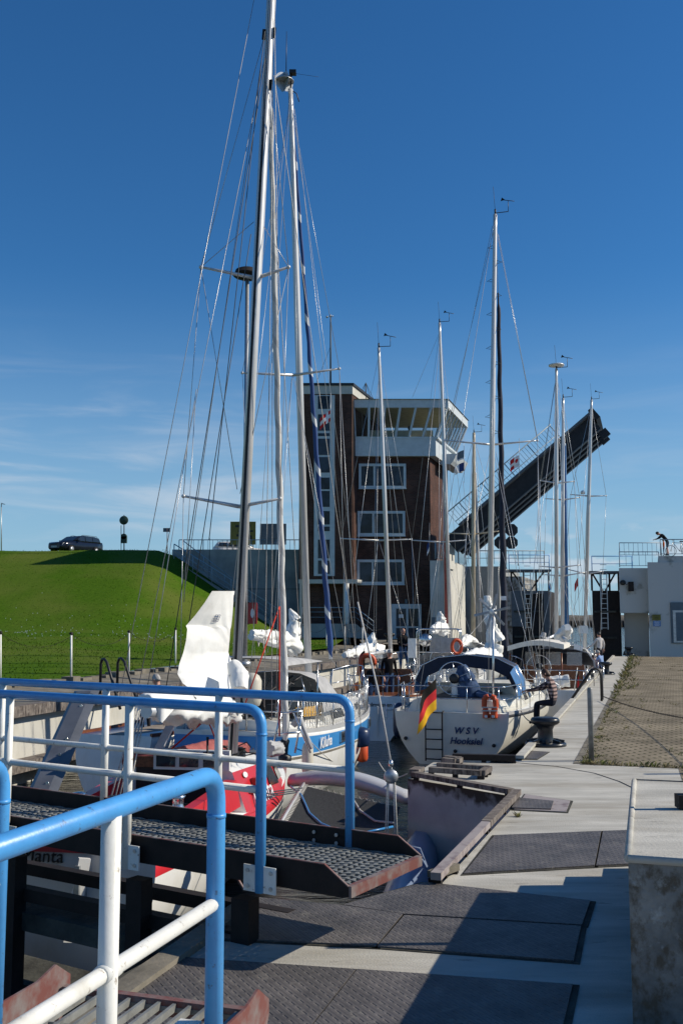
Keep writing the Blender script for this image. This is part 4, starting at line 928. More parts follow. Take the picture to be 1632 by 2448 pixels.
for i, s in enumerate(('Betreten der', 'Schleuse', 'verboten')): text_mb(s, .075, (1, 0, 0), (0, 0, 1), c+V((0, -.02, .07-.09*i))).build('lettering', 'inkblack', nb)
c = p(1569, 1491, 60.45); nb = MB().box(c, (.44, .03, .32)).build('notice_board', 'sign_blue', gh)
mb = MB()
for i in range(4): mb.box(c+V((0, -.02, .10-.07*i)), (.34-.05*(i % 2), .01, .025))
mb.build('lettering', 'whitelet', nb)
c = p(1486, 1393, 61.1); mb = MB(); mb.lathe(c+V((0, -.25, 0)), [(.02, 0), (.16, 0), (.16, .2), (.08, .28)], 12, (0, 1, 0)); mb.tube([c, c+V((.25, -.1, -.12)), c+V((.4, -.05, -.02))], .02, 5); mb.build('horn_speaker', 'inkblack', gh)
c = p(1506, 1402, 61.1); MB().box(c+V((0, -.1, 0)), (.28, .2, .58)).build('junction_box', 'dark_steel', gh)
# far right bollards etc. and rails on top
bars_rail('barred railing on the gate house roof, lower level', [p(1480, 1356, 61.5), p(1574, 1356, 61.5)], .95, 'railgrey', mids=(.1, ), thk=.03, bal=.35)
bars_rail('barred railing on the gate house terrace, middle level', [p(1480, 1330, 66), p(1580, 1330, 66)], .9, 'railgrey', mids=(.1,), thk=.03, bal=.3)
bars_rail('barred railing in front of the leaning person', [p(1578, 1328, 60.6), p(1760, 1328, 60.6)], .98, 'railgrey', mids=(.1,), thk=.032, bal=.4)
# ================================================================ BOATS
class Boat:
    def __init__(s, name, label, cat, l0, hd, L, beam, sb, fb, group=None, root=True):
        s.o = V((l0[0], l0[1], WATER)); s.h = R(hd); s.f = V((math.sin(s.h), math.cos(s.h), 0)); s.r = V((math.cos(s.h), -math.sin(s.h), 0))
        s.L, s.beam, s.sb, s.fb = L, beam, sb, fb
        if root: s.t = thing(name, label, cat, s.o, -s.h, group)
    def __call__(s, l, b, z): return s.o+s.f*l+s.r*b+V((0, 0, z))
    def hb(s, t):
        if t < .45: u = t/.45; return (s.sb+(s.beam-s.sb)*math.sin(u*math.pi/2))/2
        u = (t-.45)/.55; return s.beam/2*max(.012, (1-u**2.3))
    def sheer(s, t):
        a, m, b = s.fb; return a*(1-t)*(1-2*t)+4*m*t*(1-t)+b*t*(2*t-1) if True else 0
    def hull(s, mats, rows, rake=.9, srake=-.25, draft=.45, power=2.6, ns=22):
        nr = len(rows)-1; rings = []
        for i in range(ns+1):
            t = i/ns; h = s.hb(t); zs = s.sheer(t); pr = []
            for k in rows:
                z = zs-(zs+draft)*k; bb = h*(1-k**power*(.9 if t < .9 else .97))
                pr.append((t*s.L-rake*t**5*k+srake*(1-t)**5*k, bb, z))
            rings.append([s(l, -b, z) for l, b, z in pr][::-1]+[s(l, b, z) for l, b, z in pr])
        n = len(rows); mis = [mats_i for mats_i in s.rowm[::-1]]+[0]+list(s.rowm)
        mb = MB(); mb.loft(rings, False, False, True, mis)
        mb.add(rings[0], [list(range(2*n))], mi=s.transom)
        hull = mb.build('hull', mats, s.t)
        mb = MB(); top = [(r[n-1], r[n]) for r in rings]
        mid = [(a+b)/2+V((0, 0, .05*(a-b).length/ s.beam)) for a, b in top]; lo = V((0, 0, -.03))
        vs = [q for (a, b), m in zip(top, mid) for q in (a+(b-a)*.02+lo, m+lo, b+(a-b)*.02+lo)]
        mb.add(vs, [(i*3+j, i*3+j+1, i*3+j+4, i*3+j+3) for i in range(ns) for j in range(2)], True)
        mb.build('deck', s.deckm, s.t); s.rings = rings; s.n = n
        return hull
    def toerail(s, m='white_gloss', w=.05, h=.07):
        mb = MB()
        for sd in (-1, 1):
            pts = [s(s.L*i/24, sd*s.hb(i/24)*.985, s.sheer(i/24)+.02) for i in range(25)]
            for a, b in zip(pts, pts[1:]): mb.bar(a, b, w, h)
        mb.build('toe_rail', m, s.t)
    def cabin(s, l0, l1, wf, h, m='white_gloss', win=True, name='cabin', slope=.5, inset=.86, wins=((.12, .38), (.46, .66), (.74, .88))):
        rings = []; nst = 8
        for i in range(nst+1):
            u = i/nst; l = l0+(l1-l0)*u; t = l/s.L; w = min(s.hb(t)*wf, s.beam/2*wf); z0 = s.sheer(t)-.02
            hh = h*(1-slope*u)*(1 if u < .93 else .45); hh = max(hh, .04)
            rings.append([s(l, -w, z0), s(l, -w*inset, z0+hh*.9), s(l, -w*inset*.8, z0+hh), s(l, w*inset*.8, z0+hh), s(l, w*inset, z0+hh*.9), s(l, w, z0)])
        cab = MB().loft(rings).build(name, m, s.t)
        if win:
            for sd in (-1, 1):
                for a, b in wins:
                    q = []
                    for u, f in ((a, .28), (b, .28), (b-.02, .78), (a+.02, .78)):
                        x = u*nst; i = min(nst-1, int(x)); r0 = rings[i]; r1 = rings[i+1]; fr = x-i
                        lo = (r0[0] if sd < 0 else r0[5]).lerp(r1[0] if sd < 0 else r1[5], fr); hi = (r0[1] if sd < 0 else r0[4]).lerp(r1[1] if sd < 0 else r1[4], fr)
                        q.append(lo.lerp(hi, f)+s.r*sd*.012)
                    MB().prism(q, s.r*sd*.012).build('window', 'glass', cab)
        return cab
    def lifelines(s, l0, l1, n, h=.62, netting=None, wire='steel'):
        for sd in (-1, 1):
            tops = []
            for i in range(n+1):
                l = l0+(l1-l0)*i/n; t = l/s.L; a = s(l, sd*s.hb(t)*.95, s.sheer(t)); b = a+V((0, 0, h)); tops.append((a, b))
                MB().tube([a, b], .013, 6).build('stanchion', 'steel', s.t)
            mb = MB()
            for (a, b), (c, d) in zip(tops, tops[1:]): mb.tube([b, d], .006, 4); mb.tube([a.lerp(b, .5), c.lerp(d, .5)], .005, 4)
            mb.build('lifeline', wire, s.t)
            if netting:
                mb = MB()
                for (a, b), (c, d) in zip(tops, tops[1:]):
                    k = max(2, int((c-a).length/.14))
                    for i in range(k):
                        mb.tube([a.lerp(c, i/k), b.lerp(d, min(1, (i+1.8)/k))], .005, 3); mb.tube([b.lerp(d, i/k), a.lerp(c, min(1, (i+1.8)/k))], .005, 3)
                mb.build('safety_net', netting, s.t)
    def pulpit(s, h=.65):
        L = s.L; z = s.sheer(1); mb = MB()
        pts = [s(L-1.1, -s.hb((L-1.1)/L)*.9, z), s(L-.95, -s.hb((L-.95)/L)*.9, z+h), s(L-.2, -.22, z+h+.08), s(L+.05, 0, z+h+.1), s(L-.2, .22, z+h+.08), s(L-.95, s.hb((L-.95)/L)*.9, z+h), s(L-1.1, s.hb((L-1.1)/L)*.9, z)]
        mb.tube(pts, .016, 7)
        for sd in (-1, 1): mb.tube([s(L-.25, sd*.12, z), s(L-.2, sd*.22, z+h+.08)], .014, 6); mb.tube([s(L-.98, sd*s.hb((L-.98)/L)*.9, z+h*.5), s(L-.22, sd*.2, z+h*.55)], .012, 6)
        mb.build('pulpit', 'steel', s.t)
    def pushpit(s, h=.62, l=1.0):
        z = s.sheer(0); w = s.hb(0)*.92; w1 = s.hb(l/s.L)*.95
        for f in (1, .52):
            mb = MB(); mb.tube(fillet([s(l, -w1, z+h*f), s(.05, -w, z+h*f), s(.05, w, z+h*f), s(l, w1, z+h*f)], .15, 4), .014, 7)
            if f == 1:
                for a, b in ((l, -w1), (.05, -w*.9), (.05, -w*.3), (.05, w*.3), (.05, w*.9), (l, w1)): mb.tube([s(a, b, z), s(a, b, z+h)], .013, 6)
            mb.build('pushpit', 'steel', s.t)
    def hood(s, l0, l1, wf, z0, h, m, name='spray_hood', vin=True, open_aft=True):
        nst = 6; rings = []
        w0 = s.hb(l0/s.L)*wf; w1 = s.hb(l1/s.L)*wf
        prof = [(-1, 0), (-.97, .45), (-.82, .82), (-.5, .97), (0, 1.02), (.5, .97), (.82, .82), (.97, .45), (1, 0)]
        for i in range(nst+1):
            u = i/nst; l = l0+(l1-l0)*u; w = w0+(w1-w0)*u; hh = h*(1 if u < .45 else 1-.80*((u-.45)/.55)**1.4)
            rings.append([s(l+(.12 if False else 0), x*w, z0+y*hh) for x, y in prof])
        MB().loft(rings, False, False, True).build(name, m, s.t)
        if vin:
            a, b = rings[3], rings[5]; of = V((0, 0, .015))+s.f*.01; ws = []
            for j in (2, 3, 4, 5):
                ws.append(MB().quad(*[q+of for q in (a[j].lerp(a[j+1], .12), a[j].lerp(a[j+1], .88), b[j].lerp(b[j+1], .88), b[j].lerp(b[j+1], .12))]).build('hood_window', 'vinyl', s.t))
    def wheel(s, l, b, z, r=.42):
        c = s(l, b, z); mb = MB(); n = 28
        mb.tube([c+s.r*(r*math.cos(2*math.pi*i/n))+V((0, 0, r*math.sin(2*math.pi*i/n))) for i in range(n+1)], .016, 7)
        for i in range(5): mb.tube([c, c+s.r*(r*math.cos(2*math.pi*i/5+.4))+V((0, 0, r*math.sin(2*math.pi*i/5+.4)))], .009, 5)
        w = mb.build('steering_wheel', 'steel', s.t); MB().lathe(c-s.f*.04, [(.02, 0), (.13, 0), (.13, .05), (.02, .06)], 16, tuple(s.f)).build('hub', 'black', w)
        MB().lathe(s(l+.12, b, z-.85), [(.14, 0), (.11, .3), (.10, .8), (.13, .9), (.06, .98)], 12).build('binnacle', 'white_gloss', s.t)
    def mast(s, base, top, r, m='alu', spr=(), thin=.7, groove=None, head='wind'):
        base, top = V(base), V(top); up = (top-base).normalized(); mb = MB(); N = 14
        def sec(c, q): return [c+s.f*(1.25*q*math.cos(2*math.pi*i/N))+s.r*(q*math.sin(2*math.pi*i/N)) for i in range(N)]
        mb.loft([sec(base, r), sec(base.lerp(top, .6), r), sec(base.lerp(top, .97), r*thin), sec(top, r*thin)]); mo = mb.build('mast', m, s.t); s.mo = mo; s.mb_, s.mt_ = base, top
        if groove:
            MB().bar(base-s.f*r*1.27, top-s.f*r*1.05, r*.5, r*.3, s.f).build('mast_track', groove, mo)
        s.sp = []
        for (ul, vl, ur, vr, um, vm, d) in spr:
            a, c, b = P(ul, vl, d), P(um, vm, d), P(ur, vr, d); a = a-s.f*.15; b = b-s.f*.15; s.sp.append((a, c, b))
            for q in (a, b):
                mb = MB(); mb.tube([c, q], [.035*r/.08, .02*r/.08], 7); mb.ball(q, .035*r/.08, 6); mb.build('spreader', m, mo)
        if head:
            mb = MB(); mb.tube([top, top+V((0, 0, .18))], .03, 6); mb.tube([top+V((0, 0, .05)), top+s.r*.42+V((0, 0, .05))], .014, 5); mb.tube([top+s.r*.42+V((0, 0, .05)), top+s.r*.42+V((0, 0, .40))], .010, 5)
            q = top+s.r*.42+V((0, 0, .42)); mb.tube([q-s.r*.2+V((0, 0, .05)), q+s.r*.2-V((0, 0, .05))], .012, 4); mb.prism([q-s.r*.2+V((0, 0, .13)), q-s.r*.1+V((0, 0, .04)), q-s.r*.24+V((0, 0, .01))], s.f*.01)
            mb.tube([top+V((0, 0, .1)), top+V((0, 0, .95))-s.r*.05], .006, 4); mb.build('masthead_gear', 'inkblack', mo)
        return mo
    def wires(s, lines, r=.006, m='wire', name='rigging'):
        for a, b in lines: MB().tube([a, b], r, 4).build(name, m, s.mo)
    def std_rig(s, chain_l, wbl, stem=None, stern=None, r=.006, m='wire'):
        ln = []
        for sd, k in ((-1, 0), (1, 2)):
            cp_ = s(chain_l-.15, sd*wbl, s.sheer(chain_l/s.L)); q = s.mt_.lerp(s.mb_, .02); prev = q
            for a, c, b in s.sp:
                tip = (a, c, b)[k]; ln.append((prev, tip)); prev = tip
            ln.append((prev, cp_))
            if s.sp: ln.append((s.sp[-1][1]+V((0, 0, .05)), s(chain_l+.25, sd*wbl*.92, s.sheer(chain_l/s.L))))
        if stem is not None: ln.append((s.mt_, stem))
        if stern is not None:
            for q in stern: ln.append((s.mt_, q))
        s.wires(ln, r, m)
def crumple(path, rads, seed, amp=.25, n=30, m=44, squash=1.0, droop=0.0):
    rr = random.Random(seed); path = [V(p) for p in path]; off = V((rr.uniform(0, 50), rr.uniform(0, 50), rr.uniform(0, 50)))
    L = [0]
    for a, b in zip(path, path[1:]): L.append(L[-1]+(b-a).length)
    rings = []
    for i in range(m+1):
        x = L[-1]*i/m; k = 0
        while k < len(path)-2 and x > L[k+1]: k += 1
        f = (x-L[k])/(L[k+1]-L[k]); c = path[k].lerp(path[k+1], f); r = rads[k]+(rads[k+1]-rads[k])*f; d = (path[k+1]-path[k]).normalized()
        X = d.cross(V((0, 0, 1))); X = X.normalized() if X.length > .1 else V((1, 0, 0)); Y = X.cross(d); ring = []
        for j in range(n):
            a = 2*math.pi*j/n; q = c+X*math.cos(a)*r*squash+Y*math.sin(a)*r
            u3 = V((math.cos(a)*1.9, math.sin(a)*1.9, x*.9/max(.3, r*3)))+off; u4 = V((math.cos(a)*4.2, math.sin(a)*4.2, x*2.4))+off
            e = (.45-abs(noise.noise(u3))*2.6)+(.4-abs(noise.noise(u4))*2.2)*.65+.25*noise.noise(q*6+off)-.45*max(0, math.cos(x*6.28/.85+seed))**8
            ring.append(q+(q-c)*amp*.75*e-V((0, 0, droop*r*max(0, e))))
        rings.append(ring)
    return MB().loft(rings, True, True, True)
def spiral_sail(mb, a, b, r0, r1, sag_=0.0, n=60, nn=10, mis=None, sp=None):
    a, b = V(a), V(b); rings = []; d = (b-a).normalized(); X = d.cross(V((0, 1, 0))).normalized(); Y = d.cross(X)
    for i in range(n+1):
        u = i/n; c = a.lerp(b, u)+Y*sag_*math.sin(math.pi*u); r = r0+(r1-r0)*u
        if u > .97: r *= .45
        if u < .02: r *= .6
        tw = u*(sp or 30); ring = []
        for j in range(nn):
            t = 2*math.pi*j/nn; rr = r*(1+.16*math.cos(t-tw)+.05*math.sin(3*t+tw*1.7)); ring.append(c+X*rr*math.cos(t)+Y*rr*math.sin(t))
        rings.append(ring)
    mb.loft(rings, True, True, True); return mb
def two_tone(name, c1, c2, frac, freq, axis='Z', soft=.02):
    m = mat(name, c1, .75); n, l, b = nodes_of(m); tc = n.new('ShaderNodeTexCoord'); sx = n.new('ShaderNodeSeparateXYZ'); l.new(tc.outputs['Object'], sx.inputs[0])
    ml = n.new('ShaderNodeMath'); ml.operation = 'MULTIPLY'; ml.inputs[1].default_value = freq; l.new(sx.outputs['Z'], ml.inputs[0])
    ad = n.new('ShaderNodeMath'); ad.operation = 'MULTIPLY_ADD'; ad.inputs[1].default_value = freq*1.6; l.new(sx.outputs['X'], ad.inputs[0]); l.new(ml.outputs[0], ad.inputs[2])
    fr = n.new('ShaderNodeMath'); fr.operation = 'FRACT'; l.new(ad.outputs[0], fr.inputs[0])
    gt = n.new('ShaderNodeMath'); gt.operation = 'LESS_THAN'; gt.inputs[1].default_value = frac; l.new(fr.outputs[0], gt.inputs[0])
    mx = n.new('ShaderNodeMixRGB'); mx.inputs[1].default_value = (*c1, 1); mx.inputs[2].default_value = (*c2, 1); l.new(gt.outputs[0], mx.inputs[0]); l.new(mx.outputs[0], b.inputs['Base Color']); return m
M['genoa_blue'] = two_tone('blue sail with pale edge stripes', (.022, .065, .21), (.62, .64, .66), .16, .85)
M['genoa_grey'] = two_tone('grey wrapped sail', (.60, .60, .58), (.44, .44, .43), .18, 1.5)
M['genoa_navy'] = mat('navy wrapped sail', (.012, .018, .04), .75, var=.2, scale=5)
def fender(label, c, r, h, m, top=None, group=None):
    t = thing('fender', label, 'fender', c, 0, group); mb = MB(); mb.lathe(V(c)-V((0, 0, h/2)), [(r*.25, 0), (r*.8, h*.06), (r, h*.2), (r, h*.78), (r*.75, h*.92), (r*.3, h)], 18); b = mb.build('body', m, t)
    if top is not None: MB().tube([V(c)+V((0, 0, h/2)), top], .009, 5).build('lanyard', 'rope', t)
    return t
def flag(name, label, a, w, h, mats, dirv, seed=1, rows=None, staff=None, droop=.25):
    # a: upper hoist corner; cloth hangs along dirv with folds
    t = thing(name, label, 'flag', a); d = V(dirv).normalized(); side_ = d.cross(V((0, 0, 1))).normalized(); nu, nv_ = 14, 12; mb = MB(); rr = random.Random(seed); ph = rr.uniform(0, 6)
    vs = []
    for j in range(nv_+1):
        for i in range(nu+1):
            u, v = i/nu, j/nv_; vs.append(V(a)+d*(u*w)+V((0, 0, -v*h-droop*u*u*w))+side_*(.10*w*math.sin(u*7+v*2.4+ph)*u))
    for j in range(nv_):
        for i in range(nu):
            k = rows(( i+.5)/nu, (j+.5)/nv_); mb.add([vs[j*(nu+1)+i], vs[j*(nu+1)+i+1], vs[(j+1)*(nu+1)+i+1], vs[(j+1)*(nu+1)+i]], [(0, 1, 2, 3)], True, mi=k)
    mb.build('cloth', mats, t)
    if staff: MB().tube(list(staff), .016, 7).build('staff', 'white_paint', t)
    return t
DE = (['fl_black', 'fl_red', 'fl_gold'], lambda u, v: min(2, int(v*3)))

# ---------------------------------------------------------------- Kiluha
ax = 17.0
stc = V((-1.0, 18.5, 0)); left_c = V((-3.15, 19.16, 0)); mid = (stc+left_c)/2
K = Boat('sailing_yacht', 'white cruising yacht Kiluha with blue band, grey spray hood and netted rails', 'sailing boat', (mid.x, mid.y), 15.6, 9.3, 2.5, 2.25, (1.52, 1.28, 1.52))
K.rowm = [1, 2, 1, 3, 1, 1, 1, 4]; K.transom = 0; K.deckm = 'teak'
K.hull(['white_gloss', 'white_gloss', 'hull_blue', 'kerb', 'anti'], [0, .045, .215, .225, .25, .42, .6, .74, 1.0], rake=1.5, srake=.25, draft=.55, power=3.2)
K.toerail('alu', .04, .08)
# blue band and name on the transom
z1, z0 = K.sheer(0)-.09, K.sheer(0)-.33
tb = MB(); hw = K.hb(0)*.985
tb.prism([K(-.012, -hw, z0), K(-.012, hw, z0), K(-.012, hw*1.0, z1), K(-.012, -hw, z1)], K.f*-.006); tb.build('transom_band', 'hull_blue', K.t)
text_mb('Kiluha', .36, K.r, V((0, 0, 1)), K(.01, -.25, K.sheer(0)-.72)-K.f*.03, .008, .25, bold=.006).build('boat_name', 'ink', K.t)
tt = .30; A_ = K(9.3*.12, K.hb(.12), 0); B_ = K(9.3*.32, K.hb(.32), 0); dx = (B_-A_).normalized()
text_mb('Kiluha', .30, dx, V((0, 0, 1)), K(9.3*.225, K.hb(.225)+.03, K.sheer(.225)-.33), .008, .18, bold=.004).build('boat_name', 'whitelet', K.t)
for t_ in (.36, .66):
    q = K(9.3*t_, K.hb(t_)+.012, K.sheer(t_)-.21); d2 = (K(9.3*(t_+.03), K.hb(t_+.03), 0)-K(9.3*(t_-.03), K.hb(t_-.03), 0)).normalized()
    wf = MB().bar(q-d2*.21, q+d2*.21, .05, .22).build('port_window', 'steel', K.t); MB().bar(q-d2*.15+K.r*.012, q+d2*.15+K.r*.012, .045, .15).build('pane', 'glass', wf)
K.cabin(3.3, 7.4, .72, .52)
K.cabin(.4, 3.2, .80, .22, 'white_gloss', False, 'cockpit_coaming', 0)
K.lifelines(.7, 8.3, 7, .66, 'wire'); K.pulpit(.7); K.pushpit(.7)
K.hood(2.6, 4.2, .85, K.sheer(.35)+.35, .82, 'canvas_grey')
K.hood(.3, 2.35, .9, K.sheer(.1)+1.28, .14, 'canvas_grey', 'bimini', False)
mb = MB()
for l in (.35, 2.3):
    for sd in (-1, 1): mb.tube([K(l, sd*1.0, K.sheer(.1)), K(l, sd*1.0, K.sheer(.1)+1.30)], .015, 6)
mb.build('bimini_frame', 'steel', K.t)
r5 = random.Random(2); mb = MB()
for i in range(60):
    a = K(r5.uniform(.3, 2.8), r5.uniform(-.9, .9), K.sheer(.1)+r5.uniform(.1, .9)); b = a+V((r5.uniform(-.45, .45), r5.uniform(-.3, .3), r5.uniform(-.35, .35))); mb.tube([a, b], r5.uniform(.008, .03), 5)
for i in range(16): mb.box(K(r5.uniform(.4, 2.8), r5.uniform(-.85, .85), K.sheer(.1)+r5.uniform(.1, .6)), (r5.uniform(.1, .3), r5.uniform(.1, .3), r5.uniform(.1, .35)), r5.uniform(0, 3))
mb.build('cockpit_gear', 'inkblack', K.t)
mb = MB()
for i in range(26):
    a = K(r5.uniform(.2, 3.0), r5.choice((-1, 1))*r5.uniform(.7, 1.05), K.sheer(.1)+r5.uniform(0, .7)); mb.tube([a, a+V((r5.uniform(-.25, .25), r5.uniform(-.4, .4), r5.uniform(-.1, .5)))], .014, 6)
mb.build('cockpit_rails', 'steel', K.t)
bd = MB().bar(P(706, 1703, 19.9), P(768, 1698, 21.4), .035, .20).build('rail_board', 'yellow', K.t)
mtop = P(694.5, 214, 22.3); mbs = K(5.1, -.05, K.sheer(.5)+.3)
K.mast(mbs, mtop, .082, spr=[(585, 895, 815, 885, 699, 897, 22.3)], head=None)
mo = K.mo
q = P(679, 195, 22.3); mb = MB()   # octahedral radar reflector
for e in ((0, 0), (1, 0), (2, 0)):
    pts = []
    for i in range(16):
        a = 2*math.pi*i/16; c_ = [0, 0, 0]; c_[(e[0]+1) % 3] = .235*math.cos(a); c_[(e[0]+2) % 3] = .235*math.sin(a); pts.append(q+Matrix.Rotation(.5, 3, 'Z')@V(c_))
    nn_ = [0, 0, 0]; nn_[e[0]] = .006; mb.prism(pts, nn_)
mb.build('radar_reflector', 'galv', mo)
mb = MB(); mb.tube([P(684, 172, 22.3), P(685, 75, 22.3)], [.012, .006], 5); mb.tube([mtop, mtop+V((.02, 0, .40))], .02, 5); mb.box(mtop+V((.05, 0, .42)), (.16, .16, .08)); mb.tube([mtop+V((.1, 0, .4)), P(762, 184, 22.3)], .004, 4)
mb.tube([mtop, mtop+V((.14, 0, -.1)), mtop+V((.2, 0, -.3))], .012, 4); mb.build('masthead_gear', 'inkblack', mo)
stem = K(9.15, 0, K.sheer(.98)+.15); gtop = P(697, 250, 22.4)
K.std_rig(5.0, 1.25, None, [K(.1, .3, K.sheer(0)), K(.1, -.3, K.sheer(0))], .0055)
a_ = P(791, 1575, 25.6); MB_ = MB(); spiral_sail(MB_, a_, gtop, .075, .028, .0, 90, 10, sp=80); MB_.build('furled_genoa', 'genoa_blue', mo)
K.wires([(gtop, mtop), (a_, stem), (P(704, 260, 22.3), P(835, 1440, 24)), (P(705, 300, 22.3), P(865, 1500, 24.5)), (P(700, 300, 22.2), P(722, 1560, 23)), (P(697, 905, 22.3), P(640, 1560, 20.2)), (P(811, 886, 22.2), P(826, 1600, 23.5)), (P(706, 910, 22.3), P(812, 1590, 24))], .0055)
bo = MB().tube([P(700, 1535, 22), P(600, 1522, 19.2)], .07, 10).build('boom', 'alu', K.t)
crumple([P(700, 1548, 22), P(675, 1530, 21.2), P(640, 1524, 20.2), P(602, 1512, 19.2)], [.22, .19, .15, .06], 4, .35).build('lowered_sail', 'sail', bo)
crumple([P(697, 1558, 21.9), P(700, 1515, 21.95), P(706, 1485, 22.0), P(692, 1455, 22.0)], [.20, .17, .14, .02], 8, .5, squash=.8).build('lowered_sail', 'sail', bo)
mb = MB()
for u, v in ((618, 1545), (632, 1560), (664, 1548)): mb.tube([P(u-6, 1505, 19.6), P(u, v, 19.7), P(u+7, 1508, 19.8)], .012, 5)
mb.build('lazy_line', 'rope', bo)
# anchor roller and bow gear of Kiluha
MB().tube([K(9.0, 0, K.sheer(1)+.02), K(9.55, 0, K.sheer(1)-.02)], .05, 8).build('anchor_roller', 'steel', K.t)
for u in (680, 697, 713): pass
fender('round navy ball fender hanging at the bow of the blue banded yacht', P(862, 1762, 23.2), .21, .46, 'navyfender', P(861, 1705, 23.2))
fender('orange sausage fender hanging under the navy ball fender', P(865, 1798, 23.6), .14, .46, 'orange', P(864, 1740, 23.6))
fender('cream fender between the red trimaran and the blue banded yacht', P(735, 1815, 17.9), .10, .62, 'plastic_cream', P(733, 1760, 18.0))
fender('pale cushion fender on the stern rail of the blue banded yacht', P(603, 1650, 18.3), .17, .62, 'plastic_cream', None)

# ---------------------------------------------------------------- Manta trimaran
T = Boat('trimaran', 'red and white folding trimaran Manta with netting, moored right behind the gate', 'trimaran', (-2.75, 10.6), 9.5, 8.7, 2.0, 1.75, (1.22, 1.0, 1.02))
T.rowm = [1, 0, 0, 0, 0, 2]; T.transom = 0; T.deckm = 'white_gloss'
T.hull(['white_gloss', 'red', 'anti'], [0, .16, .3, .5, .65, .8, 1.0], rake=.4, srake=0, draft=.3, power=3.0)
hwz = T.sheer(0)
text_mb('Manta', .19, T.r, V((0, 0, 1)), T(-.02, -.35, hwz-.13), .006, .1).build('boat_name', 'inkblack', T.t)
text_mb('Hooksiel', .085, T.r, V((0, 0, 1)), T(-.02, -.34, hwz-.225), .006, 0, bold=.003).build('home_port', 'inkblack', T.t)
MB().box(T(-.1, .12, hwz-.42), (.05, .22, .62), -R(9.5)).build('rudder_bracket', 'galv', T.t); MB().bar(T(-.12, .16, hwz-.05), T(-.2, .05, hwz-.85), .06, .12).build('rudder', 'white_gloss', T.t)
MB().bar(T(0, -.85, hwz+.02), T(0, .85, hwz+.02), .06, .09).build('stern_band', 'red', T.t)
# cockpit well and cabin
mb = MB(); z = T.sheer(.2)+.02
for sd in (-1, 1): mb.hexa([T(.5, sd*.62, z), T(3.1, sd*.62, z), T(3.1, sd*.92, z), T(.5, sd*.80, z)], [T(.5, sd*.66, z+.24), T(3.1, sd*.70, z+.34), T(3.1, sd*.86, z+.34), T(.5, sd*.76, z+.24)])
mb.build('cockpit_coaming', 'red', T.t)
MB().hexa([T(.4, -.6, z-.3), T(3.1, -.6, z-.3), T(3.1, .6, z-.3), T(.4, .6, z-.3)], [T(.4, -.6, z+.012), T(3.1, -.6, z+.012), T(3.1, .6, z+.012), T(.4, .6, z+.012)]).build('cockpit_floor', 'inkblack', T.t)
MB().bar(T(.9, -.95, z+.28), T(.9, .95, z+.28), .12, .12).build('traveller_beam', 'white_gloss', T.t); MB().bar(T(.9, -.9, z+.36), T(.9, .9, z+.36), .05, .03).build('traveller_track', 'inkblack', T.t)
mb = MB(); r6 = random.Random(9)
for i in range(9):
    a = T(.85+r6.uniform(-.1, .1), r6.uniform(-.7, -.2), z+.40+r6.uniform(0, .05)); mb.tube([a, a+T.r*r6.uniform(.2, .5)+T.f*r6.uniform(-.08, .08), a+T.r*r6.uniform(.5, .9)+V((0, 0, -.02))], .010, 5)
mb.build('mainsheet', 'redrope', T.t)
for b in (-.55, .66): MB().lathe(T(1.3, b, z+.26), [(.09, 0), (.10, .02), (.065, .07), (.065, .14), (.09, .18), (.02, .19)], 16).build('winch', 'steel', T.t)
mb = MB()
for k in range(5): mb.tube([T(.95, -.02+.05*k, z+.42), T(1.6, .05+.03*k, z+1.55)], .010, 5)
mb.build('sheet_tackle', 'rope', T.t)
MB().box(T(.95, .08, z+.42), (.22, .12, .12), -R(9.5)).build('sheet_block', 'inkblack', T.t)
# cabin trunk (red sides)
prof = [(-1.02, 0), (-.80, .62), (-.55, .80), (.55, .80), (.80, .62), (1.02, 0)]
rings = []
for l, w, h in ((3.15, .98, .88), (4.2, 1.04, .86), (5.2, .98, .74), (6.2, .78, .50), (6.9, .52, .22)):
    rings.append([T(l, x*w, T.sheer(l/8.7)-.03+y*h) for x, y in prof])
cb = MB(); cb.loft(rings, True, True, False, [1, 0, 0, 0, 1, 0]); cb = cb.build('cabin', ['white_gloss', 'red'], T.t)
def onside(u, f, ofs=.012):
    x = u*4; i = min(3, int(x)); fr = x-i; lo = rings[i][5].lerp(rings[i+1][5], fr); hi = rings[i][4].lerp(rings[i+1][4], fr); nrm = (T.r*.93+V((0, 0, .33))).normalized(); return lo.lerp(hi, f)+nrm*ofs
for a, b in ((.34, .50), (.54, .76)):
    MB().prism([onside(a, .38), onside(b, .32), onside(b-.02, .88), onside(a+.02, .92)], T.r*.01).build('window', 'glass', cb)
X_ = (onside(.32, .2)-onside(.04, .2)).normalized(); Y_ = onside(.2, .8)-onside(.2, .1)
text_mb('Manta', .40, X_, Y_, onside(.20, .10, .02), .005, .3).build('boat_name', 'whitelet', cb)
MB().prism([onside(.19, .62, .02), onside(.30, .60, .02), onside(.26, .84, .02)], T.r*.004).build('decal', 'whitelet', cb)
MB().prism([onside(.10+.022*math.cos(k), .86+.07*math.sin(k), .02) for k in [q*.628 for q in range(10)]], T.r*.004).build('decal', 'whitelet', cb)
MB().box(onside(.15, .60, .05), (.10, .12, .14), -R(9.5)).build('deck_light', 'redplastic', cb)
MB().prism([T(3.14, -.55, T.sheer(.36)+.1), T(3.14, .45, T.sheer(.36)+.1), T(3.14, .45, T.sheer(.36)+.62), T(3.14, -.55, T.sheer(.36)+.62)], T.f*-.01).build('companionway', 'inkblack', cb)
MB().bar(T(3.1, -.62, T.sheer(.36)+.64), T(3.1, -.2, T.sheer(.36)+.64), .05, .14).build('washboard', 'wood', cb)
MB().box(T(3.08, .25, T.sheer(.36)+.68), (1.05, .08, .26), -R(9.5)).build('instrument_pod', 'white_gloss', cb)
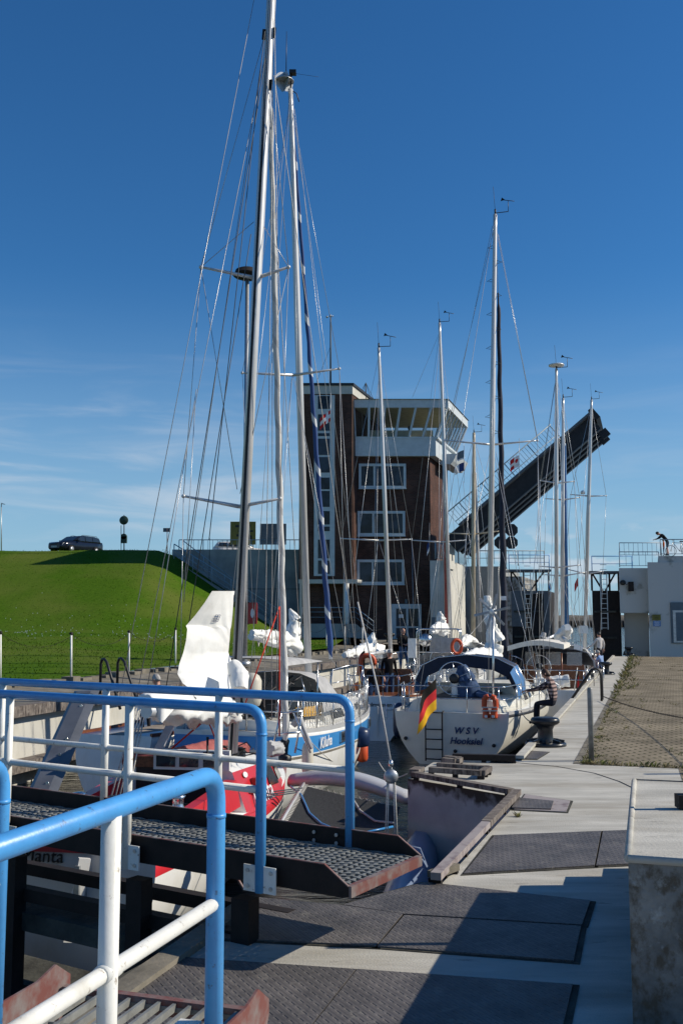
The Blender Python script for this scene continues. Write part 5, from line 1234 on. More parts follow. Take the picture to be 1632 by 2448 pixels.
for b in (-.1, .22, .55): MB().box(T(3.03, b, T.sheer(.36)+.69), (.26, .02, .2), -R(9.5)).build('instrument_display', 'glass', cb)
MB().tube([T(2.95, .5, T.sheer(.36)+1.0), T(2.95, .5, T.sheer(.36)+.78), T(2.95, .85, T.sheer(.36)+.72)], .018, 6).build('winch_handle', 'inkblack', cb)
crumple([T(3.15, -.75, T.sheer(.36)+.66), T(3.3, 0, T.sheer(.36)+.70), T(4.6, .1, T.sheer(.5)+.68), T(5.4, .35, T.sheer(.5)+.56)], [.09, .12, .13, .10], 5, .18).build('canvas_cover', 'canvas_pink', T.t)
# clutter on the coach roof
mb = MB()
for i in range(22):
    a = T(r6.uniform(3.3, 5.0), r6.uniform(.3, .75), T.sheer(.4)+.66); mb.tube([a, a+V((r6.uniform(-.2, .2), r6.uniform(-.2, .2), r6.uniform(0, .08))), a+V((r6.uniform(-.3, .3), r6.uniform(-.3, .3), .02))], .010, 5)
for i in range(7): mb.box(T(3.4+i*.16, .55+.08*(i % 2), T.sheer(.4)+.66), (.08, .12, .09), -R(9.5))
mb.build('deck_gear', 'inkblack', T.t)
mb = MB(); 
for k in range(3): mb.tube([onside(.08+.05*k, .45, .03), onside(.2+.07*k, .2, .03), T(5.1+.2*k, 1.25, T.sheer(.5)-.02)], .010, 5)
mb.build('control_line', 'wire_dark', T.t)
# float, beams, nets
F = Boat('', '', '', (.26, 9.0), 9.5, 8.9, .50, .30, (.62, .70, .85), root=False); F.t = T.t
F.rowm = [1, 1, 1, 1, 0]; F.transom = 1; F.deckm = 'grey_hull'
def fhull():
    rows = [0, .25, .5, .75, 1.0]; rings = []
    for i in range(25):
        t = i/24; h = .27*math.sin(math.pi*min(1, .12+t*.95))**.6; zs = F.sheer(t); c = []
        for k in range(10):
            a = 2*math.pi*k/10; c.append(F(t*8.9, h*math.cos(a), zs*.42+math.sin(a)*(.48 if math.sin(a) > 0 else .55)*(h/.27)))
        rings.append(c)
    MB().loft(rings).build('float', 'float', T.t)
M['float'] = mat('blue grey float gelcoat', (.20, .26, .38), .28, var=.06)
fhull()
# forward crossbeam, a long bulging pale arm from the bow to the float
a = P(694, 1866, 17.2); b = P(985, 1908, 15.9); rings = []
for i in range(15):
    u = i/14; c = a.lerp(b, u)+V((0, 0, .16*math.sin(math.pi*min(1, u*1.05)))); h = .10+.035*math.sin(math.pi*u); w = .26
    rings.append([c+T.f*(w*math.cos(2*math.pi*k/12))+V((0, 0, h*math.sin(2*math.pi*k/12))) for k in range(12)])
MB().loft(rings).build('crossbeam', 'grey_hull', T.t)
a = P(560, 2030, 11.4); b = P(925, 2040, 11.2)
MB().tube([a, a.lerp(b, .5)+V((0, 0, .1)), b], .13, 10).build('crossbeam', 'grey_hull', T.t)
# starboard trampoline
nA, nB, nC, nD = P(640, 2010, 12.3), P(722, 1872, 16.6), P(968, 1930, 15.4), P(945, 2005, 12.2)
def netp(u, v): q = nA.lerp(nB, v).lerp(nD.lerp(nC, v), u); return q-V((0, 0, .10*math.sin(math.pi*u)*math.sin(math.pi*v)))
M['netmesh'] = mat('woven black trampoline', (.055, .057, .06), .85, var=.35, scale=45, bump=.5, bscale=150)
mb = MB(); mb.grid(lambda u, v: netp(.06+.9*u, .04+.92*v), 12, 12); mb.build('trampoline', 'netmesh', T.t)
mb = MB()
for i in range(40):
    v = i/40; mb.tube([netp(-.01, v), netp(.065, v+.012)], .006, 4); mb.tube([netp(-.01, v), netp(.065, v-.012)], .006, 4)
for i in range(14): u = .1+i/16; mb.tube([netp(u, .955), netp(u+.03, 1.0), netp(u+.06, .955)], .006, 4)
mb.build('net_lacing', 'rope', T.t)
MB().tube([netp(.02, 0), netp(.02, 1)], .022, 7).build('net_tube', 'alu', T.t)
mb = MB(); mb.tube([P(694, 1880, 16.5)]+[netp(u, v)+V((0, 0, .02)) for u, v in ((.06, .75), (.2, .5), (.34, .36), (.5, .24), (.75, .18), (.95, .3))], .016, 6); mb.build('mooring_rope', 'hull_blue', T.t)
mb = MB(); mb.tube([netp(u, v)+V((0, 0, .025)) for u, v in ((.5, .95), (.62, .72), (.78, .5), (.95, .4))], .016, 6); mb.build('mooring_rope', 'rope', T.t)
# folded port beam and strap
a = P(88, 1935, 10.4); b = P(212, 1650, 12.6); d = (b-a).normalized(); n_ = V((0, -1, 0)); x_ = d.cross(n_).normalized()
mb = MB(); cs = [(-.17, .02), (-.12, .09), (.06, .11), (.15, .02), (.10, -.10), (-.12, -.09)]
mb.loft([[q+x_*i+n_*j for i, j in cs] for q in (a, a.lerp(b, .5), b)], True, True, False); mb.build('folded_crossbeam', 'beam_grey', T.t)
mb = MB()
for f in (.2, .42, .55, .85): mb.tube([a.lerp(b, f)+n_*.10+x_*.02, a.lerp(b, f)+n_*.125+x_*.02], .018, 8)
mb.build('beam_bolt', 'steel', T.t)
mb = MB(); q = a.lerp(b, .06); mb.tube([q-x_*.22+n_*.12, q+n_*.2-V((0, 0, .08)), q+x_*.3+n_*.1, q+x_*.5], .018, 6); mb.build('strap', 'inkblack', T.t)
for sd in (-1,):
    mb = MB(); mb.bar(P(375, 1800, 13.6), P(430, 1690, 13.6), .16, .10); mb.build('hull_bracket', 'grey_hull', T.t)
# white rounded hull end seen below the walkway
mb = MB(); rings = []
for u0, v0, d in ((398, 2062, 10.3), (470, 2060, 11.2), (560, 2075, 12.2)):
    c = P(u0, v0, d); rings.append([c+V((0, 0, .12)), c+V((.35, -.1, .08)), c+V((.25, -.12, -.35)), c+V((0, -.1, -.62)), c+V((-.22, 0, -.3))])
# mast, sails
T.mo = None
mbase = P(556, 1800, 13.9); mtop = P(650, -30, 13.9)
T.mast(mbase, mtop, .068, spr=[(488, 647, 695, 647, 612, 665, 13.9), (447, 1189, 675, 1195, 571, 1211, 13.9)], thin=1.0, groove='inkblack', head=None)
mo = T.mo
for u_, v_ in ((632, 80), (656, 76), (647, 200)): MB().bar(P(u_, v_-9, 13.85), P(u_-2, v_+14, 13.85), .035, .05).build('hounds_fitting', 'dark_steel', mo)
s1, s2 = T.sp
hs = P(634, 75, 13.9)
port = [P(u, v, d) for u, v, d in ((286, 1668, 12.4), (322, 1690, 12.6), (350, 1660, 12.9), (392, 1660, 13.1), (410, 1670, 13.3))]
ln = [(P(608, -5, 13.9), port[0]), (P(631, 90, 13.9), s1[0]), (s1[0], s2[0]), (P(632, 140, 13.9), port[1]), (s1[0], P(567, 1170, 13.9)), (P(607, 530, 13.9), s1[0]), (P(624, 530, 13.9), s1[2]), (hs, s1[2]), (s1[2], s2[2]), (s1[2], P(574, 1180, 13.9)),
      (s2[0], P(430, 1690, 13.8)), (s2[2], P(660, 1700, 13.9)), (P(625, 145, 13.8), P(440, 1420, 13.3)), (P(470, 930, 13.6), port[2]), (P(467, 960, 13.6), P(440, 1440, 13.6))]
T.wires(ln, .005, 'wire')
T.wires([(P(634, 140, 13.8), P(395, 1660, 13.2)), (P(633, 75, 13.8), P(500, 1290, 13.5)), (P(600, 560, 13.8), P(450, 1500, 13.4))], .006, 'wire_dark')
T.wires([(P(652, 0, 13.7), P(650, 1720, 13.9)), (P(656, 0, 13.7), P(676, 1750, 13.9)), (P(640, 200, 13.7), P(715, 1500, 15.5)), (P(655, 180, 13.8), P(870, 1690, 16)), (P(652, 300, 13.7), P(632, 1690, 13.8))], .0055, 'rope', 'halyard')
T.wires([(P(668, 1450, 13.9), P(580, 1700, 13.2)), (P(668, 1450, 13.9), P(668, 1760, 13.9)), (P(485, 1690, 12.6), P(520, 1780, 12.9)), (P(515, 1700, 12.6), P(410, 1790, 12.6)), (P(497, 1690, 12.6), P(530, 1785, 12.9))], .011, 'redrope', 'red_line')
fs = MB(); fb_, ft_ = P(683, 1785, 16.9), P(645, 210, 14.5); spiral_sail(fs, fb_, ft_, .062, .035, 0, 90, 10, sp=70); fs.build('furled_jib', 'genoa_grey', mo)
MB().lathe(P(681, 1800, 16.9), [(.02, -.2), (.10, -.18), (.11, -.05), (.05, -.02), (.06, .12), (.08, .2), (.03, .25)], 14).build('furling_drum', 'inkblack', mo)
T.wires([(ft_, P(640, -20, 14))], .006)
# bow rails of Manta
mb = MB()
for u0, v0, u1, v1, d in ((648, 1800, 672, 1705, 16.2), (672, 1705, 722, 1700, 16.4), (722, 1700, 705, 1800, 16.6), (700, 1700, 742, 1800, 16.8), (660, 1755, 716, 1750, 16.4)): mb.tube([P(u0, v0, d), P(u1, v1, d)], .016, 6)
mb.build('bow_rail', 'steel', T.t)
crumple([P(700, 1735, 16.9), P(715, 1718, 16.9), P(730, 1755, 16.9), P(745, 1790, 16.9)], [.05, .06, .045, .04], 3, .2).build('rolled_sail', 'canvas_grey', T.t)
crumple([P(640, 1790, 15.5), P(668, 1790, 15.8)], [.12, .10], 13, .3).build('sail_bag', 'canvas_grey', T.t)
# big half lowered mainsail hanging by the mast
Ls = [(1413, 507, 561), (1440, 490, 558), (1470, 468, 556), (1496, 446, 553), (1504, 450, 551), (1530, 447, 549), (1560, 440, 546), (1585, 432, 556), (1610, 428, 566), (1632, 440, 572), (1655, 470, 576)]
def sailp(u, v):
    x = v*(len(Ls)-1); i = min(len(Ls)-2, int(x)); f = x-i; vv = Ls[i][0]+(Ls[i+1][0]-Ls[i][0])*f; l = Ls[i][1]+(Ls[i+1][1]-Ls[i][1])*f; r = Ls[i][2]+(Ls[i+1][2]-Ls[i][2])*f
    q = P(l+(r-l)*u, vv, 13.75-.75*(1-u))
    # creases radiating from the lowest slide on the mast
    e = math.atan2(v-.60, 1.12-u); rr_ = math.hypot(v-.60, 1.12-u)
    fold = abs((e*5.5+.35*noise.noise(V((u*2, v*2, 2)))) % 2-1)-.5
    q.y += .035*fold*min(1, rr_*1.3)*(1 if v > .2 else v/.2)+.02*noise.noise(V((u*5, v*6, 7)))-.16*smooth(.6, 1, v)*math.sin(u*3.1)-.12*(1-u)*v
    return q
mb = MB(); mb.grid(sailp, 60, 70); ms = mb.build('lowered_mainsail', 'sail', mo)
mb = MB(); sq = lambda u, v: sailp(u, v)-V((-.01, .02, 0))
for i in range(4): mb.bar(sq(.54, .20+.02*i), sq(.66, .20+.02*i), .004, .006)
for u in (.54, .60, .66): mb.bar(sq(u, .20), sq(u, .26), .005)
mb.build('sail_label', 'ink', ms)
MB().bar(P(549, 1468, 13.74), P(558, 1422, 13.74), .02, .03).build('headboard', 'timber', ms)
mb = crumple([P(558, 1590, 13.3), P(572, 1615, 13.1), P(572, 1650, 13.0)], [.09, .13, .11], 21, .12, squash=1.0); mb.build('flaked_sail', 'sail', ms)
bm = MB().tube([P(556, 1690, 13.8), P(350, 1702, 10.9)], .07, 10).build('boom', 'alu', T.t)
crumple([P(566, 1708, 13.6), P(520, 1690, 12.8), P(450, 1684, 12.0), P(390, 1682, 11.4), P(345, 1678, 11.0)], [.12, .20, .22, .19, .10], 31, .35, droop=.5).build('flaked_sail', 'sail', bm)
rg = [(365, 1672), (376, 1700), (386, 1728), (400, 1700), (430, 1690)]
mb = MB(); mb.grid(lambda u, v: P(362+70*u, 1672+(58*v)*(1-abs(u-.35)*1.4), 11.2-.2*math.sin(u*5)), 8, 6); mb.build('sail_flap', 'sail', bm)
# white tackle hanging in front of the far pier
tk = thing('block_and_tackle', 'white rope tackle with a steel block hanging from the trimaran backstay', 'tackle', P(934, 1850, 11.8))
blk = P(934, 1852, 11.8); mb = MB(); mb.tube([P(855, 1440, 13.2), P(905, 1660, 12.2), blk+V((0, 0, .13))], .012, 6)
for k in (-.055, -.035, .035, .055): mb.tube([blk+V((k*.8, 0, -.08)), blk+V((k*1.3, 0, -.80))], .008, 5)
mb.build('rope', 'rope', tk); MB().lathe(blk+V((0, -.03, -.02)), [(.01, 0), (.075, 0), (.085, .03), (.075, .06), (.01, .06)], 14, (0, 1, 0)).build('block', 'galv', tk)
MB().lathe(blk+V((0, -.0, .12)), [(.02, -.05), (.03, 0), (.02, .05)], 10).build('shackle', 'steel', tk)
# ---------------------------------------------------------------- Boat with the brown wooden cockpit (Wilhelmshaven)
C = Boat('sailing_yacht', 'small white double ended yacht with varnished wooden cockpit and two men aboard', 'sailing boat', (1.0, 30.2), 9, 9.2, 2.7, 1.7, (1.28, 1.15, 1.55))
C.rowm = [0, 0, 0, 0, 0, 1]; C.transom = 0; C.deckm = 'white_gloss'
C.hull(['white_gloss', 'anti'], [0, .1, .3, .5, .65, .8, 1], rake=.7, srake=-.35, draft=.4)
C.toerail('wood', .05, .06)
text_mb('Wilhelmshaven', .17, C.r, V((0, 0, 1)), C(-.06, .0, C.sheer(0)-.30), .006, bold=.002).build('home_port', 'inkblack', C.t)
z = C.sheer(.15)
mb = MB(); mb.hexa([C(.5, -.75, z-.5), C(3.0, -.75, z-.5), C(3.0, .75, z-.5), C(.5, .75, z-.5)], [C(.5, -.75, z+.01), C(3.0, -.75, z+.01), C(3.0, .75, z+.01), C(.5, .75, z+.01)]); mb.build('cockpit_sole', 'wood', C.t)
for sd in (-1, 1):
    mb = MB()
    for a, b in zip([(.4, .70), (1.4, .88), (3.1, .95)], [(1.4, .88), (3.1, .95), (3.2, .95)]): mb.bar(C(a[0], sd*a[1], z+.14), C(b[0], sd*b[1], z+.16), .04, .34)
    mb.build('cockpit_coaming', 'wood', C.t)
MB().hexa([C(3.1, -.95, z), C(3.25, -.95, z), C(3.25, .95, z), C(3.1, .95, z)], [C(3.1, -.8, z+.75), C(3.25, -.8, z+.75), C(3.25, .8, z+.75), C(3.1, .8, z+.75)]).build('cabin_bulkhead', 'wood', C.t)
for b in (-.25, .25): MB().box(C(3.06, b*1.05, z+.36), (.42, .04, .62), -C.h).build('cabin_door', 'wood', C.t)
C.cabin(3.25, 6.6, .7, .7, 'white_gloss', True)
MB().prism([C(2.0, 1.0, z+.05), C(2.0, 1.75, z-.02), C(2.0, 1.72, z+.25), C(2.0, 1.5, z+.40), C(2.0, 1.05, z+.46)], C.f*.05).build('swung_cabin_door', 'wood', C.t)
C.lifelines(1.0, 8.2, 6, .6); C.pulpit(); C.pushpit(.6)
mt = P(905, 832, 35); C.mast(C(4.6, 0, C.sheer(.5)+.5), mt, .075, spr=[(816, 1288, 984, 1290, 904, 1292, 35)])
C.std_rig(4.5, 1.25, C(9.1, 0, C.sheer(1)), [C(.1, 0, C.sheer(0))])
C.wires([(P(906, 900, 35), P(822, 1560, 32)), (P(910, 940, 35), P(985, 1500, 36)), (P(900, 1000, 35), P(893, 1520, 34.5))], .007)
bo = MB().tube([C(4.5, 0, C.sheer(.5)+1.35), C(.6, -.45, C.sheer(.5)+1.3)], .06, 8).build('boom', 'alu', C.t)
crumple([P(908, 1558, 34.5), P(880, 1552, 33.5), P(850, 1562, 32.5), P(822, 1566, 31.8)], [.24, .24, .19, .1], 41, .4).build('lowered_sail', 'sail', bo)
crumple([P(884, 1548, 33.8), P(888, 1530, 33.8), P(892, 1512, 33.8)], [.28, .16, .03], 43, .5).build('lowered_sail', 'sail', bo)
MB().box(C(-.1, .1, .55), (.05, .3, .9), -C.h).build('rudder', 'white_gloss', C.t)
mb = MB()
for b in (.35, .60): mb.tube([C(-.12, b, .05), C(-.14, b, 1.1)], .016, 6)
for k in range(4): mb.tube([C(-.12, .35, .15+.25*k), C(-.12, .60, .15+.25*k)], .014, 6)
mb.build('boarding_ladder', 'steel', C.t)
fender('long dark navy fender between the two white sterns', P(954, 1722, 27.5), .17, .95, 'navyfender', P(958, 1680, 27.5))
flag('flag', 'small black red gold ensign on the stern of the wooden cockpit yacht', P(872, 1556, 30.1), .18, .85, DE[0], C.r*-1+C.f*-.3, 3, lambda u, v: min(2, int((u*.5+v*.2)*3.6)), (P(858, 1590, 30.2), P(872, 1548, 30.1)), .9)
t = thing('horseshoe_buoy', 'orange red horseshoe buoy hanging at the stern of the wooden cockpit yacht', 'horseshoe buoy', P(876, 1590, 30))
c = P(878, 1583, 29.9); mb = MB(); mb.tube([c+V((.20*math.cos(R(a)), 0, .20*math.sin(R(a)))) for a in range(-20, 170, 15)]+[c+V((-.24, 0, -.15)), c+V((-.25, 0, -.38))], .075, 10); mb.build('buoy', 'orange', t)

# ---------------------------------------------------------------- WSV Hooksiel
Wb = Boat('sailing_yacht', 'white yacht with WSV Hooksiel on its stern and a blue spray hood', 'sailing boat', (2.70, 25.0), 17.5, 10.6, 3.7, 2.85, (1.28, 1.22, 1.55))
Wb.rowm = [1, 0, 0, 0, 0, 2, 3]; Wb.transom = 0; Wb.deckm = 'white_gloss'
M['wsv'] = mat('cream gelcoat', (.74, .73, .66), .28, var=.04)
Wb.hull(['wsv', 'inkblack', 'wsv', 'anti'], [0, .05, .2, .4, .55, .68, .76, 1], rake=1.2, srake=.1, draft=.5, power=2.3)
Wb.toerail('alu')
text_mb('W S V', .22, Wb.r, V((0, 0, 1)), Wb(-.02, .36, Wb.sheer(0)-.50), .006, .25, bold=.006).build('boat_name', 'ink', Wb.t)
text_mb('Hooksiel', .22, Wb.r, V((0, 0, 1)), Wb(-.01, .36, Wb.sheer(0)-.75), .006, .25, bold=.006).build('home_port', 'ink', Wb.t)
mb = MB()
for b in (-.62, -.20): mb.tube(fillet([Wb(-.10, b, .1), Wb(-.10, b, 1.30), Wb(.1, b, 1.30)], .08, 4), .018, 7)
mb.tube([Wb(-.10, -.62, 1.28), Wb(-.10, -.20, 1.28)], .016, 6)
for k in range(4): mb.tube([Wb(-.11, -.62, .15+.24*k), Wb(-.11, -.20, .15+.24*k)], .016, 6)
mb.build('boarding_ladder', 'dark_steel', Wb.t)
for b, z in ((-1.15, .62), (1.05, .52), (.1, .35)): MB().lathe(Wb(-.0, b, z), [(.01, 0), (.045, 0), (.045, .03), (.01, .03)], 12, tuple(-Wb.f)).build('through_hull', 'inkblack', Wb.t)
z = Wb.sheer(.1)
Wb.cabin(.25, 3.6, .80, .34, 'wsv', False, 'cockpit_coaming', 0)
MB().hexa([Wb(.6, -.75, z+.1), Wb(3.5, -.75, z+.1), Wb(3.5, .75, z+.1), Wb(.6, .75, z+.1)], [Wb(.6, -.75, z+.33), Wb(3.5, -.75, z+.33), Wb(3.5, .75, z+.33), Wb(.6, .75, z+.33)]).build('cockpit_well', 'inkblack', Wb.t)
Wb.cabin(3.5, 8.2, .76, .62, 'wsv', True, wins=((.06, .18), (.24, .36), (.46, .58), (.66, .78)))
Wb.lifelines(1.0, 9.4, 6, .62); Wb.pulpit(); Wb.pushpit(.64, 1.4)
Wb.wheel(1.25, -.15, z+.80, .43)
crumple([Wb(1.5, .1, z+.30), Wb(1.5, .12, z+.75), Wb(1.5, .05, z+1.12)], [.28, .30, .12], 15, .3, squash=1.2).build('draped_cover', 'canvas_navy', Wb.t) if False else None
M['denim'] = mat('denim blue cloth', (.06, .10, .19), .85, var=.2, scale=9)
crumple([Wb(1.55, .15, z+.20), Wb(1.5, .10, z+.75), Wb(1.5, .0, z+1.14)], [.33, .30, .10], 15, .28, squash=1.15).build('wheel_cover', 'denim', Wb.t)
crumple([Wb(1.3, .45, z+.40), Wb(1.2, .75, z+.36), Wb(1.0, .95, z+.34)], [.12, .10, .05], 16, .3).build('wheel_cover', 'denim', Wb.t)
# spray hood: navy roof, blue side, big clear panes
nst = 8; prof = [(-1.0, 0), (-.98, .35), (-.86, .72), (-.55, .94), (0, 1.02), (.55, .94), (.86, .72), (.98, .35), (1.0, 0)]
rings = []
for i in range(nst+1):
    u = i/nst; l = 2.3+2.6*u; hh = 1.0*(1-.62*max(0, (u-.35)/.65)**1.3); w = 1.46-.12*u
    rings.append([Wb(l+(.25*y if u < .1 else 0)*0, x*w, z+.36+y*hh) for x, y in prof])
mb = MB(); mb.loft(rings[:5], False, False, True, [1, 1, 0, 0, 0, 0, 1, 1]); sh = mb.build('spray_hood', ['canvas_navy', 'canvas_blue'], Wb.t)
for j in range(1, 7): MB().quad(*[rings[4][j].lerp(rings[4][j+1], .06), rings[4][j].lerp(rings[4][j+1], .94), rings[7][j].lerp(rings[7][j+1], .94), rings[7][j].lerp(rings[7][j+1], .06)]).build('hood_window', 'vinyl', sh)
mb = MB(); mb.loft([[rings[0][j] for j in (6, 7, 8)], [rings[0][j]-Wb.f*.75-V((0, 0, .12)) for j in (6, 7, 8)]], False, False, True); mb.build('hood_side', 'canvas_blue', sh)
mb = MB(); ce = (rings[0][0]+rings[0][8])/2; mb.loft([rings[0][1:8], [q+(ce-q)*.13-V((0, 0, .20)) for q in rings[0][1:8]]], False, False, True); mb.build('hood_valance', 'canvas_navy', sh)
mb = MB(); mb.tube(rings[0], .018, 6); mb.tube([q for q in rings[3]], .016, 6); mb.build('hood_frame', 'steel', sh)
# wind generator
wp = Wb(.25, 1.02, z); wt = P(1178, 1468, 25.6); wp = V((wt.x+.02, wt.y, z+WATER+0)); wp = P(1178, 1712, 25.6)
MB().tube([wp, wt], .028, 8).build('generator_pole', 'steel', Wb.t)
hubc = P(1176, 1462, 25.55); gen = MB(); gen.lathe(hubc+Wb.f*-.12, [(.01, 0), (.06, .01), (.085, .06), (.09, .16), (.07, .34), (.03, .42)], 16, tuple(Wb.f)); gen.prism([hubc+Wb.f*.3+V((0, 0, -.06)), hubc+Wb.f*.55+V((0, 0, .16)), hubc+Wb.f*.6+V((0, 0, -.05))], Wb.r*.02); gen = gen.build('wind_generator', 'white_gloss', Wb.t)
for k in range(6):
    a = R(14+60*k); d = Wb.r*math.cos(a)+V((0, 0, math.sin(a))); tdir = (Wb.r*-math.sin(a)+V((0, 0, math.cos(a)))); q = hubc-Wb.f*.1
    MB().hexa([q+d*.06-tdir*.03, q+d*.06+tdir*.03, q+d*.06+tdir*.03+Wb.f*.012, q+d*.06-tdir*.03+Wb.f*.012], [q+d*.46-tdir*.045+Wb.f*.02, q+d*.46+tdir*.02-Wb.f*.01, q+d*.46+tdir*.02, q+d*.46-tdir*.045+Wb.f*.03]).build('blade', 'canvas_grey', gen)
mt = P(1183, 513, 31); mbs = Wb(5.9, 0, Wb.sheer(.55)+.5)
Wb.mast(mbs, mt, .085, spr=[(1065, 1055, 1285, 1055, 1175, 1063, 31)], thin=.75)
for i in range(6):
    for sd in (-1, 1):
        mb = MB(); q = mbs.lerp(mt, .93-.075*i-(0.035 if sd > 0 else 0))+Wb.r*sd*.08; mb.tube([q, q+Wb.r*sd*.16-V((0, 0, .07)), q-V((0, 0, .10))], .010, 5); mb.build('mast_step', 'wire_dark', Wb.mo)
Wb.std_rig(5.7, 1.7, None, [Wb(.1, .9, z), Wb(.1, -.9, z)], .007)
fs = MB(); fa = P(1206, 1600, 33.9); ft = P(1190, 700, 33.2); spiral_sail(fs, fa, ft, .125, .06, 0, 70, 10, sp=50); fs.build('furled_genoa', 'genoa_navy', Wb.mo)
mb = MB(); mb.box(P(1203, 1430, 33.6), (.18, .02, .14)); mb.build('sail_tag', 'whitelet', Wb.mo)
Wb.wires([(ft, mt), (P(1190, 560, 31), P(1284, 1050, 31)), (P(1284, 1056, 31), P(1290, 1620, 31.5)), (P(1067, 1056, 31), P(1050, 1600, 30.5)), (P(1176, 540, 31), P(1068, 1055, 31)), (P(1184, 1080, 31), P(1290, 1600, 28)), (P(1200, 1320, 30), P(1288, 1640, 27.5)), (P(1165, 1470, 30), P(1060, 1590, 28.5))], .007)
bo = MB().tube([P(1178, 1560, 30.6), P(1118, 1578, 27.2)], .075, 10).build('boom', 'white_gloss', Wb.t)
crumple([P(1182, 1570, 30.4), P(1160, 1566, 29.6), P(1135, 1568, 28.6), P(1108, 1574, 27.3)], [.24, .22, .2, .13], 51, .35).build('lowered_sail', 'sail', bo)
crumple([P(1172, 1575, 30.3), P(1185, 1535, 30.3), P(1172, 1495, 30.3), P(1166, 1450, 30.3), P(1163, 1424, 30.3)], [.27, .26, .17, .15, .09], 53, .45).build('lowered_sail', 'sail', bo)
flag('flag', 'large black red gold ensign on the stern of the Hooksiel yacht', P(1042, 1622, 24.7), .72, .74, DE[0], V((-.75, -.65, -.5)), 5, DE[1], (Wb(-.0, -.55, z-.05), P(1038, 1615, 24.7)), .35)
t = thing('life_vest', 'orange horseshoe life jacket strapped to the stern rail of the Hooksiel yacht', 'life jacket', Wb(-.07, .98, Wb.sheer(0)+.18))
c = Wb(-.07, .98, Wb.sheer(0)+.18); x_ = Wb.r
for sd in (-1, 1):
    mb = crumple([c+x_*sd*.03+V((0, 0, .25)), c+x_*sd*.13+V((0, 0, .20)), c+x_*sd*.14+V((0, 0, -.02)), c+x_*sd*.095+V((0, 0, -.10)), c+x_*sd*.095+V((0, 0, -.28))], [.06, .07, .065, .085, .085], 61+sd, .10, 14, 22); mb.build('float_pad', 'orange', t)
mb = MB()
for zz in (-.02, -.10): mb.bar(c-x_*.19+V((0, 0, zz))-Wb.f*.085, c+x_*.19+V((0, 0, zz+.01))-Wb.f*.085, .012, .03)
mb.build('strap', 'rope', t); mb = MB()
for sd in (-1, 1): mb.box(c+x_*sd*.085-Wb.f*.10+V((0, 0, -.23)), (.07, .012, .06), -Wb.h)
mb.build('label_patch', 'whitelet', t)
t = thing('life_vest', 'second lifebuoy seen behind the clear spray hood panel', 'lifebuoy', P(1085, 1620, 28)) if False else None

# ---------------------------------------------------------------- yacht with the stern arch
E = Boat('sailing_yacht', 'yacht with a steel stern arch and ladder behind the Hooksiel yacht', 'sailing boat', (3.55, 37.0), 12, 10.5, 3.4, 2.6, (1.25, 1.15, 1.5))
E.rowm = [0, 0, 0, 0, 0, 1]; E.transom = 0; E.deckm = 'white_gloss'
E.hull(['white_gloss', 'anti'], [0, .1, .3, .5, .65, .8, 1], rake=.9, draft=.4); E.toerail('alu'); E.lifelines(1, 9.3, 6); E.pulpit(); E.pushpit()
E.cabin(3.4, 7.6, .75, .6); E.hood(2.6, 4.0, .8, E.sheer(.3)+.2, .95, 'canvas_grey'); E.wheel(1.3, 0, E.sheer(.1)+.85, .45)
mb = MB(); zz = E.sheer(0)
for l in (.1, .7): mb.tube(fillet([E(l, -.8, zz), E(l, -.8, zz+1.95), E(l, .8, zz+1.95), E(l, .8, zz)], .2, 5), .025, 8)
for b in (-.8, 0, .8): mb.tube([E(.1, b, zz+1.95), E(.7, b, zz+1.95)], .02, 6)
mb.tube([E(.1, -.8, zz+1.1), E(.1, .8, zz+1.1)], .02, 6); mb.build('stern_arch', 'steel', E.t)
MB().box(E(.3, .2, zz+1.35), (1.1, .04, .55), -E.h).build('dodger_cloth', 'canvas_grey', E.t)
MB().lathe(E(-.1, -.45, zz+1.55), [(.01, 0), (.22, .0), (.24, .03), (.10, .08), (.02, .10)], 20, tuple(-E.f)).build('deck_light', 'steel', E.t)
MB().box(E(.0, -.95, zz+1.25), (.3, .25, .7), -E.h).build('water_tank', 'white_gloss', E.t)
mb = MB()
for b in (-.35, .0): mb.tube([E(-.1, b, .1), E(-.1, b, zz+.3)], .016, 6)
for k in range(5): mb.tube([E(-.1, -.35, .15+.25*k), E(-.1, 0, .15+.25*k)], .014, 6)
mb.build('boarding_ladder', 'steel', E.t)
mt = P(1050, 772, 42); E.mast(E(4.9, 0, E.sheer(.5)+.5), mt, .08, spr=[(985, 1292, 1112, 1292, 1052, 1296, 42)])
E.std_rig(4.7, 1.5, E(10.3, 0, E.sheer(1)), [E(.1, 0, E.sheer(0))])
E.wires([(P(1052, 800, 42), P(985, 1500, 38)), (P(1048, 800, 42), P(985, 950, 43)), (P(1056, 1000, 42), P(1062, 1490, 42))], .008)
bo = MB().tube([P(1056, 1510, 41.6), P(1030, 1512, 38.5)], .07, 8).build('boom', 'alu', E.t)
crumple([P(1060, 1508, 41.5), P(1045, 1500, 40.5), P(1032, 1508, 39)], [.26, .23, .12], 71, .4).build('lowered_sail', 'sail', bo)
crumple([P(1056, 1505, 41.4), P(1054, 1482, 41.4), P(1050, 1462, 41.4)], [.28, .19, .06], 73, .5).build('lowered_sail', 'sail', bo)
mb = MB(); mb.tube([P(1059, 1100, 43), P(1068, 1490, 44)], [.05, .10], 8); mb.build('furled_jib', 'canvas_pink', E.mo)
t = thing('lifebuoy', 'orange red lifebuoy ring on the stern arch', 'lifebuoy', P(1091, 1546, 36.5)); c = P(1091, 1546, 36.5)
n = 24; mb = MB(); mb.tube([c+V((.18*math.cos(2*math.pi*i/n), .05*math.cos(2*math.pi*i/n), .245*math.sin(2*math.pi*i/n))) for i in range(n+1)], .06, 10, False); mb.build('ring', 'orange', t)

